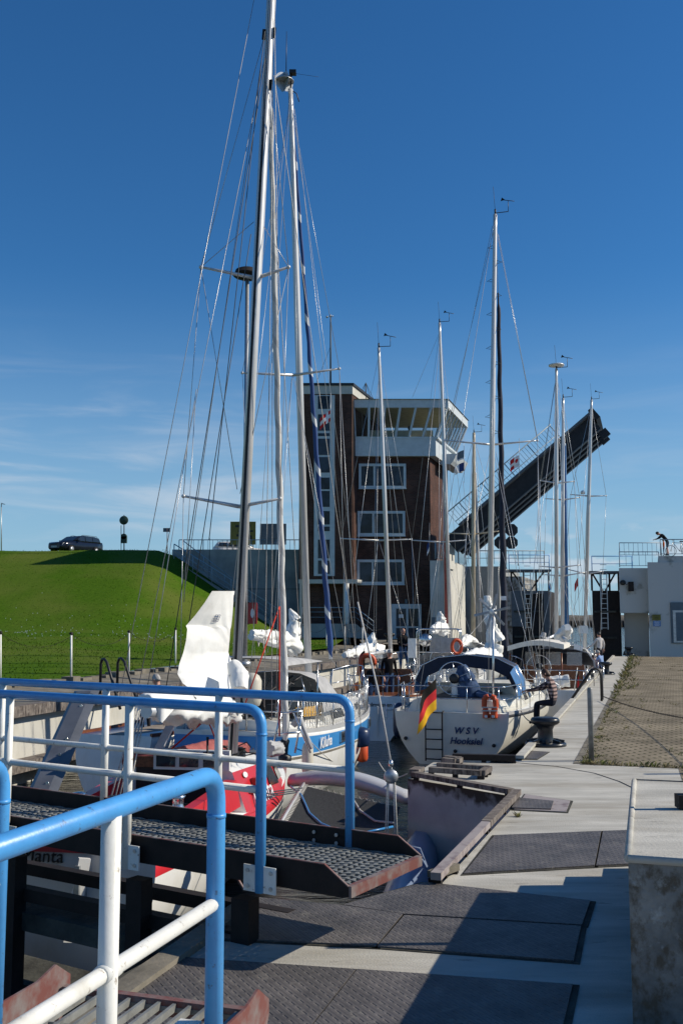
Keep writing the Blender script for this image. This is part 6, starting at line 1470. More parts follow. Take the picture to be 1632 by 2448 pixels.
# ---------------------------------------------------------------- boats along the right quay
Fb = Boat('motor_sailer', 'wooden decked motor sailer with a cream canopy along the right quay', 'sailing boat', (6.6, 32.3), 17, 9.6, 3.3, 2.7, (1.32, 1.22, 1.55))
Fb.rowm = [1, 0, 0, 0, 0, 2]; Fb.transom = 0; Fb.deckm = 'teak'
Fb.hull(['white_gloss', 'wood', 'anti'], [0, .07, .3, .5, .65, .8, 1], draft=.4); Fb.toerail('wood'); Fb.lifelines(1, 8.5, 5); Fb.pulpit(); Fb.pushpit()
Fb.cabin(3.0, 7.4, .76, .75, 'white_gloss'); z = Fb.sheer(.2)
a, b = P(1212, 1552, 33.2), P(1347, 1548, 33.2)
rings = []
for l in (0, .8, 1.7, 2.6):
    rings.append([a.lerp(b, i/10)+Fb.f*l+V((0, 0, .16*math.sin(math.pi*i/10)+.10)) for i in range(11)])
cn = MB().loft(rings, False, False, True).build('canopy', 'canvas_beige', Fb.t)
mb = MB(); mb.loft([rings[0], [q-V((0, 0, .16)) for q in rings[0]]], False, False, True); mb.loft([[r[10] for r in rings], [r[10]-V((0, 0, .15)) for r in rings]], False, False, True); mb.build('canopy_valance', 'canvas_beige', cn)
mb = MB(); mb.loft([[q-V((0, 0, .14))+Fb.f*.02 for q in r] for r in rings], False, False, True); mb.build('canopy_lining', 'canvas_tan', cn)
for u in (1218, 1276, 1341):
    q = P(u, 1562, 33.5); MB().tube([V((q.x, q.y, z+WATER)), q], .03, 7).build('canopy_post', 'wood', Fb.t)
MB().hexa([Fb(2.2, -1.1, z), Fb(2.3, -1.1, z), Fb(2.3, 1.1, z), Fb(2.2, 1.1, z)], [Fb(2.2, -1.0, z+.8), Fb(2.3, -1.0, z+.8), Fb(2.3, 1.0, z+.8), Fb(2.2, 1.0, z+.8)]).build('wheelhouse_front', 'wood', Fb.t)
mb = MB()
for b_ in (-.7, 0, .7): mb.box(Fb(2.15, b_, z+1.0), (.5, .02, .45), -Fb.h)
mb.build('wind_screen', 'vinyl', Fb.t)
Fb.hood(3.2, 4.6, .8, z+.55, .75, 'canvas_navy'); Fb.wheel(1.2, -.4, z+.75, .40)
crumple([Fb(.7, -.5, z+.2), Fb(.9, .6, z+.35)], [.22, .2], 81, .3).build('cushion', 'sail', Fb.t)
mb = MB(); mb.tube([Fb(.1, -.3, z+.15), Fb(.0, 0, z+.42), Fb(.1, .35, z+.15)], .08, 8); mb.build('lifebuoy_cover', 'sail', Fb.t)
mt = P(1329, 882, 38); Fb.mast(P(1329, 1560, 38), mt, .075, spr=[(1291, 1150, 1372, 1152, 1329, 1155, 38), (1291, 1354, 1387, 1351, 1329, 1357, 38)])
MB().lathe(mt+V((0, 0, .10)), [(.05, 0), (.30, .02), (.30, .07), (.05, .1)], 18).build('masthead_dome', 'white_gloss', Fb.mo)
Fb.std_rig(5.6, 1.3, Fb(9.4, 0, Fb.sheer(1)), [Fb(.1, 0, z)], .008)
Fb.wires([(P(1329, 900, 38), P(1292, 1150, 38)), (P(1290, 1150, 38), P(1262, 1560, 36)), (P(1372, 1152, 38), P(1388, 1580, 39)), (P(1329, 960, 38), P(1243, 1600, 34))], .008)
bo = MB().tube([P(1340, 1520, 38), P(1352, 1530, 35)], .07, 8).build('boom', 'alu', Fb.t)
crumple([P(1336, 1526, 37.8), P(1350, 1512, 37), P(1356, 1500, 36.5)], [.22, .27, .13], 83, .3).build('lowered_sail', 'sail', bo)
flag('flag', 'furled black red gold ensign at the stern of the canopy motor sailer', P(1378, 1602, 33), .14, .75, DE[0], (.4, -.2, -1), 8, lambda u, v: min(2, int((v*.6+u*.4)*3)), (P(1372, 1650, 33), P(1379, 1596, 33)), .6)
Gb = Boat('sailing_yacht', 'white yacht with clear spray screens ahead of the canopy boat', 'sailing boat', (9.2, 42.8), 17, 9.6, 3.2, 2.5, (1.3, 1.2, 1.5))
def simple(Bq, hoodm):
    Bq.rowm = [0, 0, 0, 0, 0, 1]; Bq.transom = 0; Bq.deckm = 'white_gloss'
    Bq.hull(['white_gloss', 'anti'], [0, .1, .3, .5, .65, .8, 1], draft=.4); Bq.toerail('alu'); Bq.lifelines(1, Bq.L*.88, 5); Bq.pulpit(); Bq.pushpit()
    Bq.cabin(3.2, 7.2, .75, .6)
    if hoodm: Bq.hood(2.4, 4.1, .82, Bq.sheer(.3)+.2, 1.0, hoodm)
simple(Gb, 'canvas_grey')
mb = MB(); mb.grid(lambda u, v: P(1372+20*u-6*v, 1538+46*v+8*u, 44), 4, 4); mb.build('side_cloth', 'sail', Gb.t)
mt = P(1345, 952, 46); Gb.mast(P(1343, 1545, 46), mt, .085, spr=[(1305, 1193, 1385, 1190, 1345, 1195, 46), (1300, 1374, 1400, 1368, 1345, 1377, 46)])
Gb.std_rig(5.0, 1.4, Gb(9.4, 0, 1.5), [Gb(.1, 0, 1.3)], .009)
mb = MB(); mb.tube([P(1350, 1060, 47), P(1353, 1500, 48)], [.04, .12], 8); mb.build('furled_genoa', 'canvas_blue', Gb.mo)
bo = MB().tube([P(1346, 1510, 46), P(1300, 1530, 44)], .07, 8).build('boom', 'alu', Gb.t)
crumple([P(1300, 1512, 44), P(1296, 1525, 44), P(1303, 1545, 44)], [.08, .16, .12], 93, .4).build('lowered_sail', 'canvas_grey', bo)
flag('flag', 'furled ensign hanging from a staff beside the clear spray screens', P(1398, 1582, 42), .16, .95, DE[0], (.5, -.2, -1), 9, lambda u, v: min(2, int((v*.7+u*.3)*3)), (P(1391, 1640, 42), P(1399, 1570, 42)), .6)
Hb = Boat('sailing_yacht', 'farthest white yacht by the right quay with a leaning bare mast', 'sailing boat', (11.9, 52.5), 17, 8.5, 3.0, 2.3, (1.3, 1.2, 1.45)); simple(Hb, None)
mt = P(1413, 956, 55); Hb.mast(P(1396, 1560, 55), mt, .10, spr=[(1364, 1183, 1448, 1186, 1406, 1186, 55), (1350, 1360, 1440, 1366, 1402, 1372, 55)])
Hb.std_rig(4.4, 1.3, Hb(8.3, 0, 1.5), [Hb(.1, 0, 1.3)], .010)
MB().lathe(P(1392, 1181, 55), [(.02, 0), (.12, 0), (.13, .12), (.05, .2)], 12).build('radar_dome', 'white_gloss', Hb.mo)
MB().box(P(1393, 1505, 54.8), (.45, .3, .42)).build('mast_box', 'white_gloss', Hb.t)
Jb = Boat('sailing_yacht', 'yacht with a pale wooden mast near the bridge pier', 'sailing boat', (5.6, 49.0), 17, 9.0, 3.0, 2.3, (1.3, 1.2, 1.45)); simple(Jb, 'canvas_grey')
M['spruce'] = mat('pale spruce mast', (.55, .46, .32), .45, var=.1)
mt = P(1132, 1035, 53); Jb.mast(P(1130, 1545, 53), mt, .11, 'spruce', spr=[(1070, 1275, 1195, 1270, 1131, 1277, 53)])
Jb.std_rig(4.0, 1.3, Jb(8.8, 0, 1.5), [Jb(.1, 0, 1.3)], .010)
Jb.wires([(P(1134, 1060, 53), P(1090, 1540, 50)), (P(1134, 1060, 53), P(1180, 1520, 56)), (P(1106, 1150, 54), P(1145, 1500, 53))], .010)
mb = MB(); mb.tube([P(1136, 1130, 54.5), P(1146, 1510, 56)], [.06, .12], 8); mb.build('furled_jib', 'canvas_grey', Jb.mo)
bo = MB().tube([P(1128, 1535, 52.6), P(1100, 1545, 50)], .08, 8).build('boom', 'alu', Jb.t)
crumple([P(1130, 1536, 52.4), P(1115, 1530, 51.4), P(1100, 1542, 50)], [.30, .28, .14], 95, .4).build('lowered_sail', 'sail', bo)
# small flags in the rigging
def pennant(label, u, v, d, w, h, m, rows, dr=(1, 0, 0), seed=1, droop=.3, mm=None):
    t = flag('pennant', label, P(u, v, d), w, h, m, dr, seed, rows, None, droop)
    MB().tube([P(u, v-40, d), P(u, v+50, d)], .006, 4).build('halyard', 'wire', t); return t
pennant('small red pennant with white cross below the spreader near the stair window', 790, 980, 22.4, .28, .26, ['fl_red', 'fl_white'], lambda u, v: 1 if abs(v-.5) < .13 or abs(u-.35) < .1 else 0, (-1, 0, -.6), 2, .2)
pennant('white and red club pennant in front of the raised bridge', 1240, 1088, 31, .30, .36, ['fl_white', 'fl_red'], lambda u, v: 1 if (u > .6 and v < .4) or (u > .55 and v > .7) or ((u-.3)**2+(v-.4)**2 < .03) else 0, (-1, 0, -.3), 4, .3)
pennant('small red flag in the sea gap between the masts', 1381, 1380, 55, .35, .45, ['fl_red'], lambda u, v: 0, (-.8, 0, -1), 6, .3)
pennant('small blue and white flag left of the sea gap', 1310, 1385, 54, .3, .4, ['fl_white', 'hull_blue'], lambda u, v: 1 if v > .55 else 0, (.7, 0, -1.4), 7, .3)
pennant('upper grey pennant under the cabin balcony', 1108, 1076, 44, .32, .40, ['sign_grey', 'fl_white'], lambda u, v: 1 if v > .8 else 0, (-1, 0, -.2), 3, .25)
pennant('lower navy pennant with white tip under the cabin balcony', 1109, 1105, 44, .42, .38, ['fl_navy', 'fl_white'], lambda u, v: 1 if u > .55 else 0, (-1, 0, -.2), 5, .3)
pennant('small dark pennants beside the brick corner of the tower', 1026, 1290, 42, .22, .45, ['fl_navy', 'fl_white'], lambda u, v: 1 if v > .7 else 0, (-.6, 0, -1), 9, .3)
# ================================================================ RIGHT QUAY FURNITURE
def bollard(label, c):
    t = thing('mooring_bollard', label, 'bollard', c, -AX, 'black mooring bollards'); o = V(c); X = V((ca, -sa, 0)); Y = V((sa, ca, 0)); Z = V((0, 0, 1))
    mb = MB(); n = 20; rings = []
    for z, r, sx, ox in ((0.03, .19, 1, 0), (.07, .17, 1, 0), (.16, .145, 1, 0), (.30, .14, 1, .0), (.37, .165, 1.05, 0), (.40, .21, 1.12, .0), (.43, .235, 1.15, 0), (.48, .235, 1.15, 0), (.515, .215, 1.15, 0), (.53, .12, 1.1, 0)):
        rings.append([o+X*(r*sx*math.cos(2*math.pi*i/n)+ox)+Y*(r*math.sin(2*math.pi*i/n))+Z*z for i in range(n)])
    mb.loft(rings); mb.build('column', 'blackpaint', t)
    mb = MB(); rings = []
    for z, r in ((-.005, .37), (.05, .37), (.065, .34), (.07, .2)): rings.append([o+X*(r*1.05*math.cos(2*math.pi*i/n))+Y*(r*math.sin(2*math.pi*i/n))+Z*z for i in range(n)])
    mb.loft(rings)
    for i in range(8):
        a = 2*math.pi*i/8+.2; mb.bar(o+X*.19*math.cos(a)+Y*.19*math.sin(a)+Z*.10, o+X*.35*math.cos(a)+Y*.35*math.sin(a)+Z*.075, .045, .06)
    mb.build('base', 'blackpaint', t); return t
b0 = bollard('big black mooring bollard on the quay in front of the plaid shirted man', G(1303, 1782) )
b0.scale = (.92, .92, .92)
dup(b0, G(1447, 1612), label='black mooring bollard beside the two people sitting on the quay edge')
dup(b0, G(1502, 1566), label='farthest black mooring bollard on the right quay')
q = P(931, 1550, 61); q.z = .62; dup(b0, q, label='black bollard on the far bank below the tower door', sc=1.3)
hoop('nearer black ladder hoop on the right quay beside the plaid shirted man', G(1437, 1676), G(1362, 1676), .86, .032)
hoop('farther black ladder hoop on the right quay edge', G(1437, 1676)+V((sa, ca, 0))*.5, G(1362, 1676)+V((sa, ca, 0))*.5, .84, .032)
hoop('small black ladder hoop far along the right quay near the gate house', G(1516, 1560), G(1490, 1562), .9, .04)
gp = G(1413, 1819); t = thing('steel_post', 'grey galvanised chain post standing at the corner of the paved yard', 'post', gp)
MB().tube([gp, gp+V((0, 0, 1.10)), gp+V((0, 0, 1.125))], [.042, .042, .03], 14).build('post', 'greypost', t)
t = thing('chain', 'rusty dark chain sagging across the paved yard to the right', 'chain', G(1520, 1740))
c0 = G(1437, 1676)+V((.05, 0, .12)); c1 = P(1800, 1735, 14.5)
mb = MB(); chain_mb(mb, sag(c0, c1, .12, 14), .009, .075); mb.build('links', 'dark_steel', t)
t = thing('steel_post', 'grey chain post just outside the frame on the right', 'post', V((c1.x, c1.y, 0))); MB().tube([(c1.x, c1.y, 0), (c1.x, c1.y, 1.1)], .05, 12).build('post', 'galv', t)
# weeds
r8 = random.Random(21); vs = []; fs = []
def tuft(c, n, h, spread):
    for i in range(n):
        a = r8.uniform(0, 6.28); b = V((math.cos(a), math.sin(a), 0)); o = V(c)+b*r8.uniform(0, spread); hh = h*r8.uniform(.4, 1); w = r8.uniform(.003, .008); s_ = V((-b.y, b.x, 0))*w
        k = len(vs); vs.extend([o-s_, o+s_, o+b*hh*.35+s_*.8+V((0, 0, hh*.7)), o+b*hh*.8+V((0, 0, hh))]); fs.append((k, k+1, k+2, k+3))
for i in range(330):
    s = 15.8+44*r8.random()**1.4; t_ = -1.02+abs(r8.gauss(0, .10))+(r8.random() < .25)*r8.random()*.5; dens = .5+.5*noise.noise(V((s*.4, 0, 3)))
    if r8.random() > .35+dens: continue
    tuft(LK(s, t_, 0), r8.randint(5, 16), r8.uniform(.02, .07)*(1+1.8*smooth(26, 36, s)), .07)
for i in range(520):
    s = 15.9+40*r8.random(); t_ = r8.uniform(-.9, 9)
    if noise.noise(V((s*.35, t_*.5, 9))) < -.05: continue
    tuft(LK(s, t_, 0), r8.randint(3, 10), r8.uniform(.02, .09), .08)
for i in range(26): tuft(LK(15.8, -1+i*.06+r8.uniform(0, .03), 0), 10, r8.uniform(.04, .12), .05)
for i in range(40): tuft(LK(r8.uniform(5, 15.6), .58+abs(r8.gauss(0, .2)), 0), 14, r8.uniform(.05, .18), .08)
tuft(G(1238, 1953), 16, .07, .03)
mb = MB(); mb.add(vs, fs); struct(mb.build('weeds', 'blade_dry'), 'stuff')
# motor boat hidden behind the rails on the left
Qb = Boat('motor_boat', 'low white open boat lying at the left wall behind the blue rails', 'motor boat', (-4.6, 20.5), 17, 6.0, 2.0, 1.7, (1.25, 1.2, 1.35)); Qb.rowm = [0, 0, 0, 0, 0, 1]; Qb.transom = 0; Qb.deckm = 'teak'
Qb.hull(['white_gloss', 'anti'], [0, .1, .3, .5, .65, .8, 1], draft=.3); Qb.toerail('wood'); Qb.cabin(2.6, 4.6, .75, .35)

# ================================================================ PEOPLE
def person(label, base, face, J, top, legs, hair=None, height=1.75, shoes='inkblack', bald=False, sleeves='long', hairlen=.0, shorts=False):
    t = thing('person', label, 'person', base); k = height/1.75; fr = R(face); Fv = V((math.sin(fr), math.cos(fr), 0)); Rv = V((math.cos(fr), -math.sin(fr), 0)); o = V(base)
    W = lambda p: o+(Rv*p[0]+Fv*p[1]+V((0, 0, p[2])))*k
    D = dict(pel=(0, 0, .95), wst=(0, .01, 1.10), che=(0, .0, 1.32), nb=(0, -.01, 1.47), nk=(0, .0, 1.535), hd=(0, .03, 1.60), cr=(0, .025, 1.685),
             shL=(-.185, 0, 1.42), elL=(-.23, -.02, 1.13), wrL=(-.22, .06, .88), shR=(.185, 0, 1.42), elR=(.23, -.02, 1.13), wrR=(.22, .06, .88),
             hpL=(-.095, 0, .90), knL=(-.10, .02, .50), anL=(-.10, -.02, .09), toL=(-.11, .15, .04), hpR=(.095, 0, .90), knR=(.10, .02, .50), anR=(.10, -.02, .09), toR=(.11, .15, .04)); D.update(J); D.pop('look', None)
    rad = dict(pel=(.155, .12), wst=(.145, .11), che=(.165, .115), nb=(.085, .075), nk=(.056, .056), hd=(.078, .092), cr=(.066, .08), shL=.068, elL=.047, wrL=.032, shR=.068, elR=.047, wrR=.032, hpL=.088, knL=.058, anL=.042, toL=.036, hpR=.088, knR=.058, anR=.042, toR=.036)
    E_ = [('pel', 'wst'), ('wst', 'che'), ('che', 'nb'), ('nb', 'nk'), ('nk', 'hd'), ('hd', 'cr'), ('che', 'shL'), ('shL', 'elL'), ('elL', 'wrL'), ('che', 'shR'), ('shR', 'elR'), ('elR', 'wrR'), ('pel', 'hpL'), ('hpL', 'knL'), ('knL', 'anL'), ('anL', 'toL'), ('pel', 'hpR'), ('hpR', 'knR'), ('knR', 'anR'), ('anR', 'toR')]
    nm = list(D); me = bpy.data.meshes.new('p'); me.from_pydata([W(D[n]) for n in nm], [(nm.index(a), nm.index(b)) for a, b in E_], [])
    ob = bpy.data.objects.new('p', me); COL.objects.link(ob); md = ob.modifiers.new('s', 'SKIN'); md.use_smooth_shade = True
    if not me.skin_vertices: pass
    sk = me.skin_vertices[0].data if me.skin_vertices else None
    if sk is None:
        bpy.context.view_layer.objects.active = ob; bpy.ops.mesh.customdata_skin_add(); sk = me.skin_vertices[0].data
    for i, n in enumerate(nm):
        r = rad[n]; sk[i].radius = (r[0]*k, r[1]*k) if isinstance(r, tuple) else (r*k, r*k); sk[i].use_root = n == 'pel'
    ob.modifiers.new('d', 'SUBSURF').levels = 1
    ev = bpy.data.meshes.new_from_object(ob.evaluated_get(bpy.context.evaluated_depsgraph_get()))
    segs = [(W(D[a]), W(D[b]), a, b) for a, b in E_]; mb = MB()
    def region(p):
        best = None
        for a, b, na, nb_ in segs:
            d = b-a; u = max(0, min(1, (p-a).dot(d)/max(1e-9, d.length_squared))); q = (p-a-d*u).length
            if best is None or q < best[0]: best = (q, na, nb_, u)
        _, na, nb_, u = best
        if na in ('nb', 'nk', 'hd') : return 2 if not (na == 'nb' and u < .35) else 0
        if na[:2] == 'el': return 0 if sleeves == 'long' and u < .93 else 2
        if na[:2] == 'sh': return 2 if (sleeves == 'short' and u > .7) else 0
        if na[:2] == 'an' : return 3
        if na[:2] == 'kn': return (2 if shorts else 1) if u < .9 else 3
        if na[:2] == 'hp': return 2 if shorts and u > .85 else 1
        if na == 'pel' and nb_ == 'wst': return 1 if u < .25 else 0
        if na == 'pel': return 1
        return 0
    vv = [v.co.copy() for v in ev.vertices]
    for f in ev.polygons:
        c = sum((vv[i] for i in f.vertices), V())/len(f.vertices); mb.m.append(region(c)); mb.f.append(list(f.vertices)); mb.s.append(True)
    mb.v = vv
    bpy.data.objects.remove(ob); bpy.data.meshes.remove(me); bpy.data.meshes.remove(ev)
    # head: rounder skull, nose, ears, brows; hands with five fingers
    hd, cr, nk = W(D['hd']), W(D['cr']), W(D['nk']); up = (cr-nk).normalized(); hf = V(J.get('look', (0, 1, -.05))); hf = (Rv*hf.x+Fv*hf.y+V((0, 0, hf.z))); hf = (hf-up*hf.dot(up)).normalized(); hr_ = hf.cross(up)
    sc = hd.lerp(cr, .35); mb.mi = 2
    n = 12; rings = []
    for i in range(1, 10):
        a = math.pi*i/10; z = math.cos(a)*.118*k; r = math.sin(a); rings.append([sc+up*z+hr_*(r*.078*k*math.cos(2*math.pi*j/n))+hf*(r*.098*k*math.sin(2*math.pi*j/n)+(.012*k if z < 0 else 0)) for j in range(n)])
    mb.loft(rings)
    mb.loft([[sc+hf*.090*k+up*.02*k+hr_*x*.008*k for x in (-1, 1)]+[sc+hf*.094*k+up*.02*k], [sc+hf*.09*k-up*.03*k+hr_*x*.017*k for x in (-1, 1)]+[sc+hf*.125*k-up*.028*k]])
    for s_ in (-1, 1): mb.ball(sc+hr_*s_*.080*k-up*.005*k-hf*.01*k, .03*k, 6, (.5, .8, 1))
    mb.mi = 4
    for s_ in (-1, 1): mb.ball(sc+hr_*s_*.031*k+hf*.089*k+up*.014*k, .011*k, 6)
    mb.bar(sc+hf*.098*k-up*.052*k-hr_*.024*k, sc+hf*.098*k-up*.052*k+hr_*.024*k, .006*k)
    mb.mi = 2
    for a, b in (('elL', 'wrL'), ('elR', 'wrR')):
        w_ = W(D[b]); d = (w_-W(D[a])).normalized(); sx = d.cross(V((0, 0, 1))); sx = sx.normalized() if sx.length > .2 else Rv.copy(); sy = sx.cross(d)
        pr = []
        for f, ww, tt in ((-.02, .024, .022), (.03, .036, .02), (.075, .042, .016), (.095, .038, .013)):
            c = w_+d*f*k; pr.append([c+(sx*ww*math.cos(2*math.pi*j/8)+sy*tt*math.sin(2*math.pi*j/8))*k for j in range(8)])
        mb.loft(pr)
        for j, ln in enumerate((.062, .075, .08, .072)):
            b0_ = w_+d*.085*k+sx*(.030-.02*j)*k; mb.tube([b0_, b0_+(d*.55*ln-sy*.010)*k, b0_+(d*ln*.9-sy*.032)*k], [.0095*k, .009*k, .007*k], 6)
        tb_ = w_+d*.025*k+sx*.030*k; mb.tube([tb_, tb_+(d*.03+sx*.028-sy*.008)*k, tb_+(d*.062+sx*.032-sy*.02)*k], [.012*k, .011*k, .008*k], 6)
    mb.build('body', [top, legs, 'skin', shoes, 'inkblack'], t)
    if hair:
        mb = MB(); rings = []
        for i in range(0, 7):
            a = .05+math.pi*.56*i/6; row = []
            for j in range(16):
                ph = 2*math.pi*j/16; back = .5-.5*math.sin(ph); aa = a*(1 if back > .4 else .62+.55*back) ; rr_ = 1.10+.05*noise.noise(V((j, i, height*9)))
                z = math.cos(aa)*.125; r = math.sin(aa); dn = hairlen*back*(i/6)**2
                row.append(sc+up*(z*rr_-dn)*k+hr_*(r*.080*rr_*k*math.cos(ph))+hf*(r*.100*rr_*k*math.sin(ph)))
            rings.append(row)
        mb.loft(rings, True, True, True); mb.build('hair', hair, t)
    return t
M['jeans'] = mat('blue jeans', (.07, .12, .22), .85, var=.25, scale=6); M['top_black'] = mat('black sweater', (.012, .012, .014), .85, var=.2, scale=8)
M['hair_grey'] = mat('grey hair', (.50, .48, .45), .7, var=.3, scale=40); M['hair_brown'] = mat('brown hair', (.10, .045, .022), .6, var=.4, scale=40); M['hair_dark'] = mat('dark hair', (.025, .02, .016), .6)
M['shirt_white'] = mat('off white shirt', (.55, .53, .52), .85, var=.08, scale=7); M['shirt_blue'] = mat('light blue shirt', (.25, .36, .60), .85, var=.1); M['shirt_orange'] = mat('orange shirt', (.60, .13, .02), .85); M['dark_trousers'] = mat('dark trousers', (.03, .03, .04), .85)
M['navyshirt'] = mat('navy shirt', (.02, .03, .09), .85); M['plum'] = mat('dark plum shirt', (.05, .035, .06), .85)
def plaid():
    m = mat('plaid flannel', (.36, .25, .22), .9); n, l, b = nodes_of(m); tc = n.new('ShaderNodeTexCoord'); sx = n.new('ShaderNodeSeparateXYZ'); l.new(tc.outputs['Object'], sx.inputs[0])
    def st(o, f):
        a = n.new('ShaderNodeMath'); a.operation = 'MULTIPLY'; a.inputs[1].default_value = f; l.new(o, a.inputs[0]); fr = n.new('ShaderNodeMath'); fr.operation = 'FRACT'; l.new(a.outputs[0], fr.inputs[0]); g = n.new('ShaderNodeMath'); g.operation = 'LESS_THAN'; g.inputs[1].default_value = .5; l.new(fr.outputs[0], g.inputs[0]); return g.outputs[0]
    sm = n.new('ShaderNodeMath'); sm.operation = 'ADD'; l.new(sx.outputs['X'], sm.inputs[0]); l.new(sx.outputs['Y'], sm.inputs[1])
    a = n.new('ShaderNodeMath'); a.operation = 'ADD'; l.new(st(sx.outputs['Z'], 11), a.inputs[0]); l.new(st(sm.outputs[0], 12), a.inputs[1])
    cr = n.new('ShaderNodeValToRGB'); cr.color_ramp.interpolation = 'CONSTANT'; e = cr.color_ramp.elements; e[0].position = 0; e[0].color = (.50, .36, .32, 1); e[1].position = .3; e[1].color = (.11, .08, .08, 1); x = e.new(.7); x.color = (.022, .018, .02, 1)
    h = n.new('ShaderNodeMath'); h.operation = 'MULTIPLY'; h.inputs[1].default_value = .5; l.new(a.outputs[0], h.inputs[0]); l.new(h.outputs[0], cr.inputs[0]); l.new(cr.outputs[0], b.inputs['Base Color']); return m
M['plaid'] = plaid(); M['stripes'] = two_tone('striped top', (.35, .35, .36), (.05, .05, .07), .5, 14)
def standat(u, vtop, d, h): q = P(u, vtop, d); return V((q.x, q.y, q.z-h))
person('man in black with bare head standing on the foredeck below the tower door', standat(962, 1502, 41.5, 1.76), 150, dict(wrR=(.10, .22, 1.10), elR=(.25, .02, 1.14), wrL=(-.06, .24, 1.12), knL=(-.12, .10, .5), anL=(-.16, .12, .08), toL=(-.2, .28, .04), look=(0, 1, -.3)), 'top_black', 'jeans', None, 1.76)
person('man in black sweater and jeans seen from behind in the wooden cockpit', standat(893, 1579, 31.6, 1.74), -10, dict(wrR=(.34, .20, 1.0), elR=(.28, .05, 1.18)), 'top_black', 'jeans', 'hair_dark', 1.74)
person('grey haired man with sunglasses in black sweater looking down in the cockpit', standat(929, 1551, 33.0, 1.80), 165, dict(hd=(0, .07, 1.59), cr=(0, .10, 1.67), nk=(0, .02, 1.53), wrR=(.22, .16, .86), wrL=(-.26, .14, .90), look=(0, 1, -.6)), 'top_black', 'jeans', 'hair_grey', 1.80)
person('woman in a striped top half hidden behind the grey haired man', standat(913, 1538, 34.6, 1.66), 20, dict(), 'stripes', 'jeans', 'hair_brown', 1.66, hairlen=.10)
q = P(386, 1609, 22.4); person('grey haired person sitting low behind the blue rail on the left', V((q.x, q.y, q.z-1.32)), -60, dict(pel=(0, 0, .50), wst=(0, .02, .66), che=(0, .06, .88), nb=(0, .09, 1.03), nk=(0, .11, 1.10), hd=(0, .14, 1.16), cr=(0, .14, 1.245), shL=(-.18, .06, .98), shR=(.18, .06, .98), elL=(-.26, .25, .84), wrL=(-.16, .50, .88), elR=(.26, .2, .80), wrR=(.15, .42, .80), hpL=(-.09, .06, .47), hpR=(.09, .06, .47), knL=(-.11, .46, .50), knR=(.11, .46, .50), anL=(-.11, .42, .08), anR=(.11, .42, .08), toL=(-.11, .58, .04), toR=(.11, .58, .04)), 'top_black', 'dark_trousers', 'hair_grey', 1.72, sleeves='short')
SIT = dict(pel=(0, 0, .12), wst=(0, .04, .28), che=(0, .10, .50), nb=(0, .15, .64), nk=(0, .18, .70), hd=(0, .22, .76), cr=(0, .24, .84), shL=(-.18, .10, .60), shR=(.18, .10, .60), hpL=(-.09, .08, .10), hpR=(.09, .08, .10), knL=(-.11, .46, .08), knR=(.11, .46, .08), anL=(-.11, .48, -.34), anR=(.11, .48, -.34), toL=(-.11, .64, -.40), toR=(.11, .64, -.40), elL=(-.24, .24, .36), wrL=(-.12, .44, .20), elR=(.24, .24, .36), wrR=(.12, .44, .20))
q = LK(24.9, -2.02, 0); q = G(1327, 1690); person('man in a plaid shirt sitting on the quay edge reaching for the boat rail', q, -62, dict(SIT, elL=(-.24, .38, .44), wrL=(-.16, .66, .38), elR=(.22, .34, .42), wrR=(.12, .62, .36), look=(0, 1, -.35)), 'plaid', 'dark_trousers', 'hair_brown', 1.80, hairlen=.07)
person('person in an off white jacket standing on the far boat by the right quay', standat(1431, 1511, 46.5, 1.68), -30, dict(elL=(-.30, .12, 1.16), wrL=(-.42, .30, 1.02), elR=(.27, -.03, 1.15), wrR=(.30, .05, .92)), 'shirt_white', 'dark_trousers', 'hair_dark', 1.68)
q = G(1440, 1604); person('white haired person in a light blue shirt sitting on the quay edge', q, -50, dict(SIT), 'shirt_blue', 'dark_trousers', 'hair_grey', 1.66, sleeves='short')
q = G(1428, 1611); person('brown haired child in dark shirt leaning beside the white haired person', q, -40, dict(SIT), 'plum', 'dark_trousers', 'hair_brown', 1.42, sleeves='short')
q = P(1212, 1612, 33.6); person('dark haired person in black sitting under the cream canopy', V((q.x, q.y, WATER+1.35)), 100, dict(SIT), 'top_black', 'dark_trousers', 'hair_dark', 1.7)
q = P(1366, 1560, 39.6); person('grey haired person in navy sitting under the far spray hood', V((q.x, q.y, q.z-.86)), 120, dict(SIT), 'navyshirt', 'dark_trousers', 'hair_grey', 1.7)
q = P(1588, 1329, 61.6); person('man in black leaning over the terrace railing above the gate house', q, -88, dict(pel=(0, -.20, .88), wst=(0, -.10, 1.02), che=(0, .10, 1.20), nb=(0, .22, 1.30), nk=(0, .28, 1.33), hd=(0, .36, 1.36), cr=(0, .43, 1.41), shL=(-.18, .14, 1.27), shR=(.18, .14, 1.27), elL=(-.24, .36, 1.06), wrL=(-.14, .54, 1.02), elR=(.24, .36, 1.06), wrR=(.14, .54, 1.02), hpL=(-.09, -.19, .84), hpR=(.09, -.19, .84), knL=(-.1, -.12, .47), knR=(.1, -.18, .47), anL=(-.1, -.12, .08), anR=(.1, -.26, .08), toL=(-.1, .04, .04), toR=(.1, -.10, .04)), 'top_black', 'dark_trousers', 'hair_dark', 1.78, shorts=True)
q = P(1586, 1329, 61.1); person('small child in an orange top in front of the leaning man', q, -70, dict(), 'shirt_orange', 'jeans', 'hair_dark', 1.02)
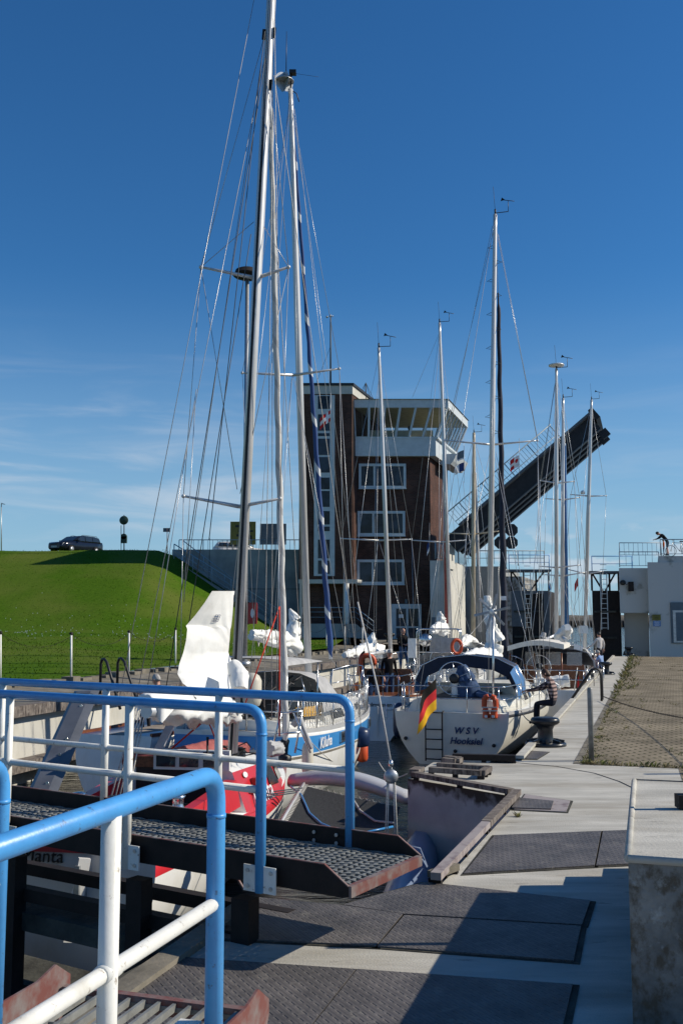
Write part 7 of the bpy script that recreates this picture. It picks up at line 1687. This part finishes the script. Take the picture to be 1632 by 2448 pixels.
# bicycle on the terrace
q = P(1622, 1330, 61.8); t = thing('bicycle', 'silver bicycle leaning on the terrace railing above the gate house', 'bicycle', q); o = V(q)
for x in (-.5, .52):
    c = o+V((x, 0, .34)); mb = MB(); mb.tube([c+V((.33*math.cos(2*math.pi*i/24), 0, .33*math.sin(2*math.pi*i/24))) for i in range(25)], .018, 6, False); w = mb.build('wheel', 'tyre', t); m2 = MB()
    for i in range(10): m2.tube([c, c+V((.32*math.cos(i*.628), 0, .32*math.sin(i*.628)))], .004, 3)
    m2.build('spokes', 'steel', w)
mb = MB(); A, B, C_, D_, E2 = (o+V(p) for p in ((.52, 0, .34), (.05, 0, .32), (.18, 0, .82), (-.36, 0, .86), (-.5, 0, .34)))
for a, b in ((A, B), (A, C_), (B, C_), (C_, D_), (B, D_), (D_, E2)): mb.tube([a, b], .020, 6)
mb.build('frame', 'galv', t); MB().box(o+V((.20, 0, .92)), (.26, .12, .06)).build('saddle', 'inkblack', t); mb = MB(); mb.tube([D_, o+V((-.33, 0, 1.02)), o+V((-.33, -.28, 1.04))], .014, 6); mb.tube([o+V((-.33, 0, 1.02)), o+V((-.33, .28, 1.04)), o+V((-.22, .3, 1.02))], .014, 6); mb.build('handlebar', 'steel', t)
# mooring lines
def line(label, pts, r=.011, m='rope', sg=.1):
    p = sag(pts[0], pts[1], sg, 10); t = thing('mooring_line', label, 'mooring line', pts[0]); MB().tube(p, r, 5).build('rope', m, t)
line('mooring line from the Hooksiel yacht to the big bollard', (Wb(.9, 1.6, Wb.sheer(.1)+.05), G(1285, 1760)+V((0, 0, .3))), .012, 'wire_dark', .12)
line('thin pale line from the blue banded bow across the water', (P(905, 1822, 21), P(972, 1850, 14.4)), .010, 'rope', .15)
line('pale mooring line from the blue banded bow down to the red boat', (P(738, 1768, 19), P(812, 1830, 22)), .009, 'rope', .05)
for i, (u0, u1, lab) in enumerate(((1362, 1385, 'white fender line of the canopy motor sailer'), )): line(lab, (P(u0, 1620, 34), P(u1, 1640, 36)), .01, 'rope', .05)
GROUPS = {'sailing boat': 'boats waiting in the lock chamber', 'trimaran': 'boats waiting in the lock chamber', 'motor boat': 'boats waiting in the lock chamber', 'person': 'people on the boats and quays', 'fender': 'fenders hanging from the boats', 'curb rail': 'curbs and timbers along the lock edge', 'road sign': 'signs on the dike', 'information board': 'signs on the dike', 'sign board': 'signs on the dike', 'flag': 'flags and pennants on the boats', 'car': 'cars parked on the dike'}
for o in list(COL.objects):
    if o.parent is None and o.get('category') in GROUPS and not o.get('group'): o['group'] = GROUPS[o['category']]
bpy.context.view_layer.update()
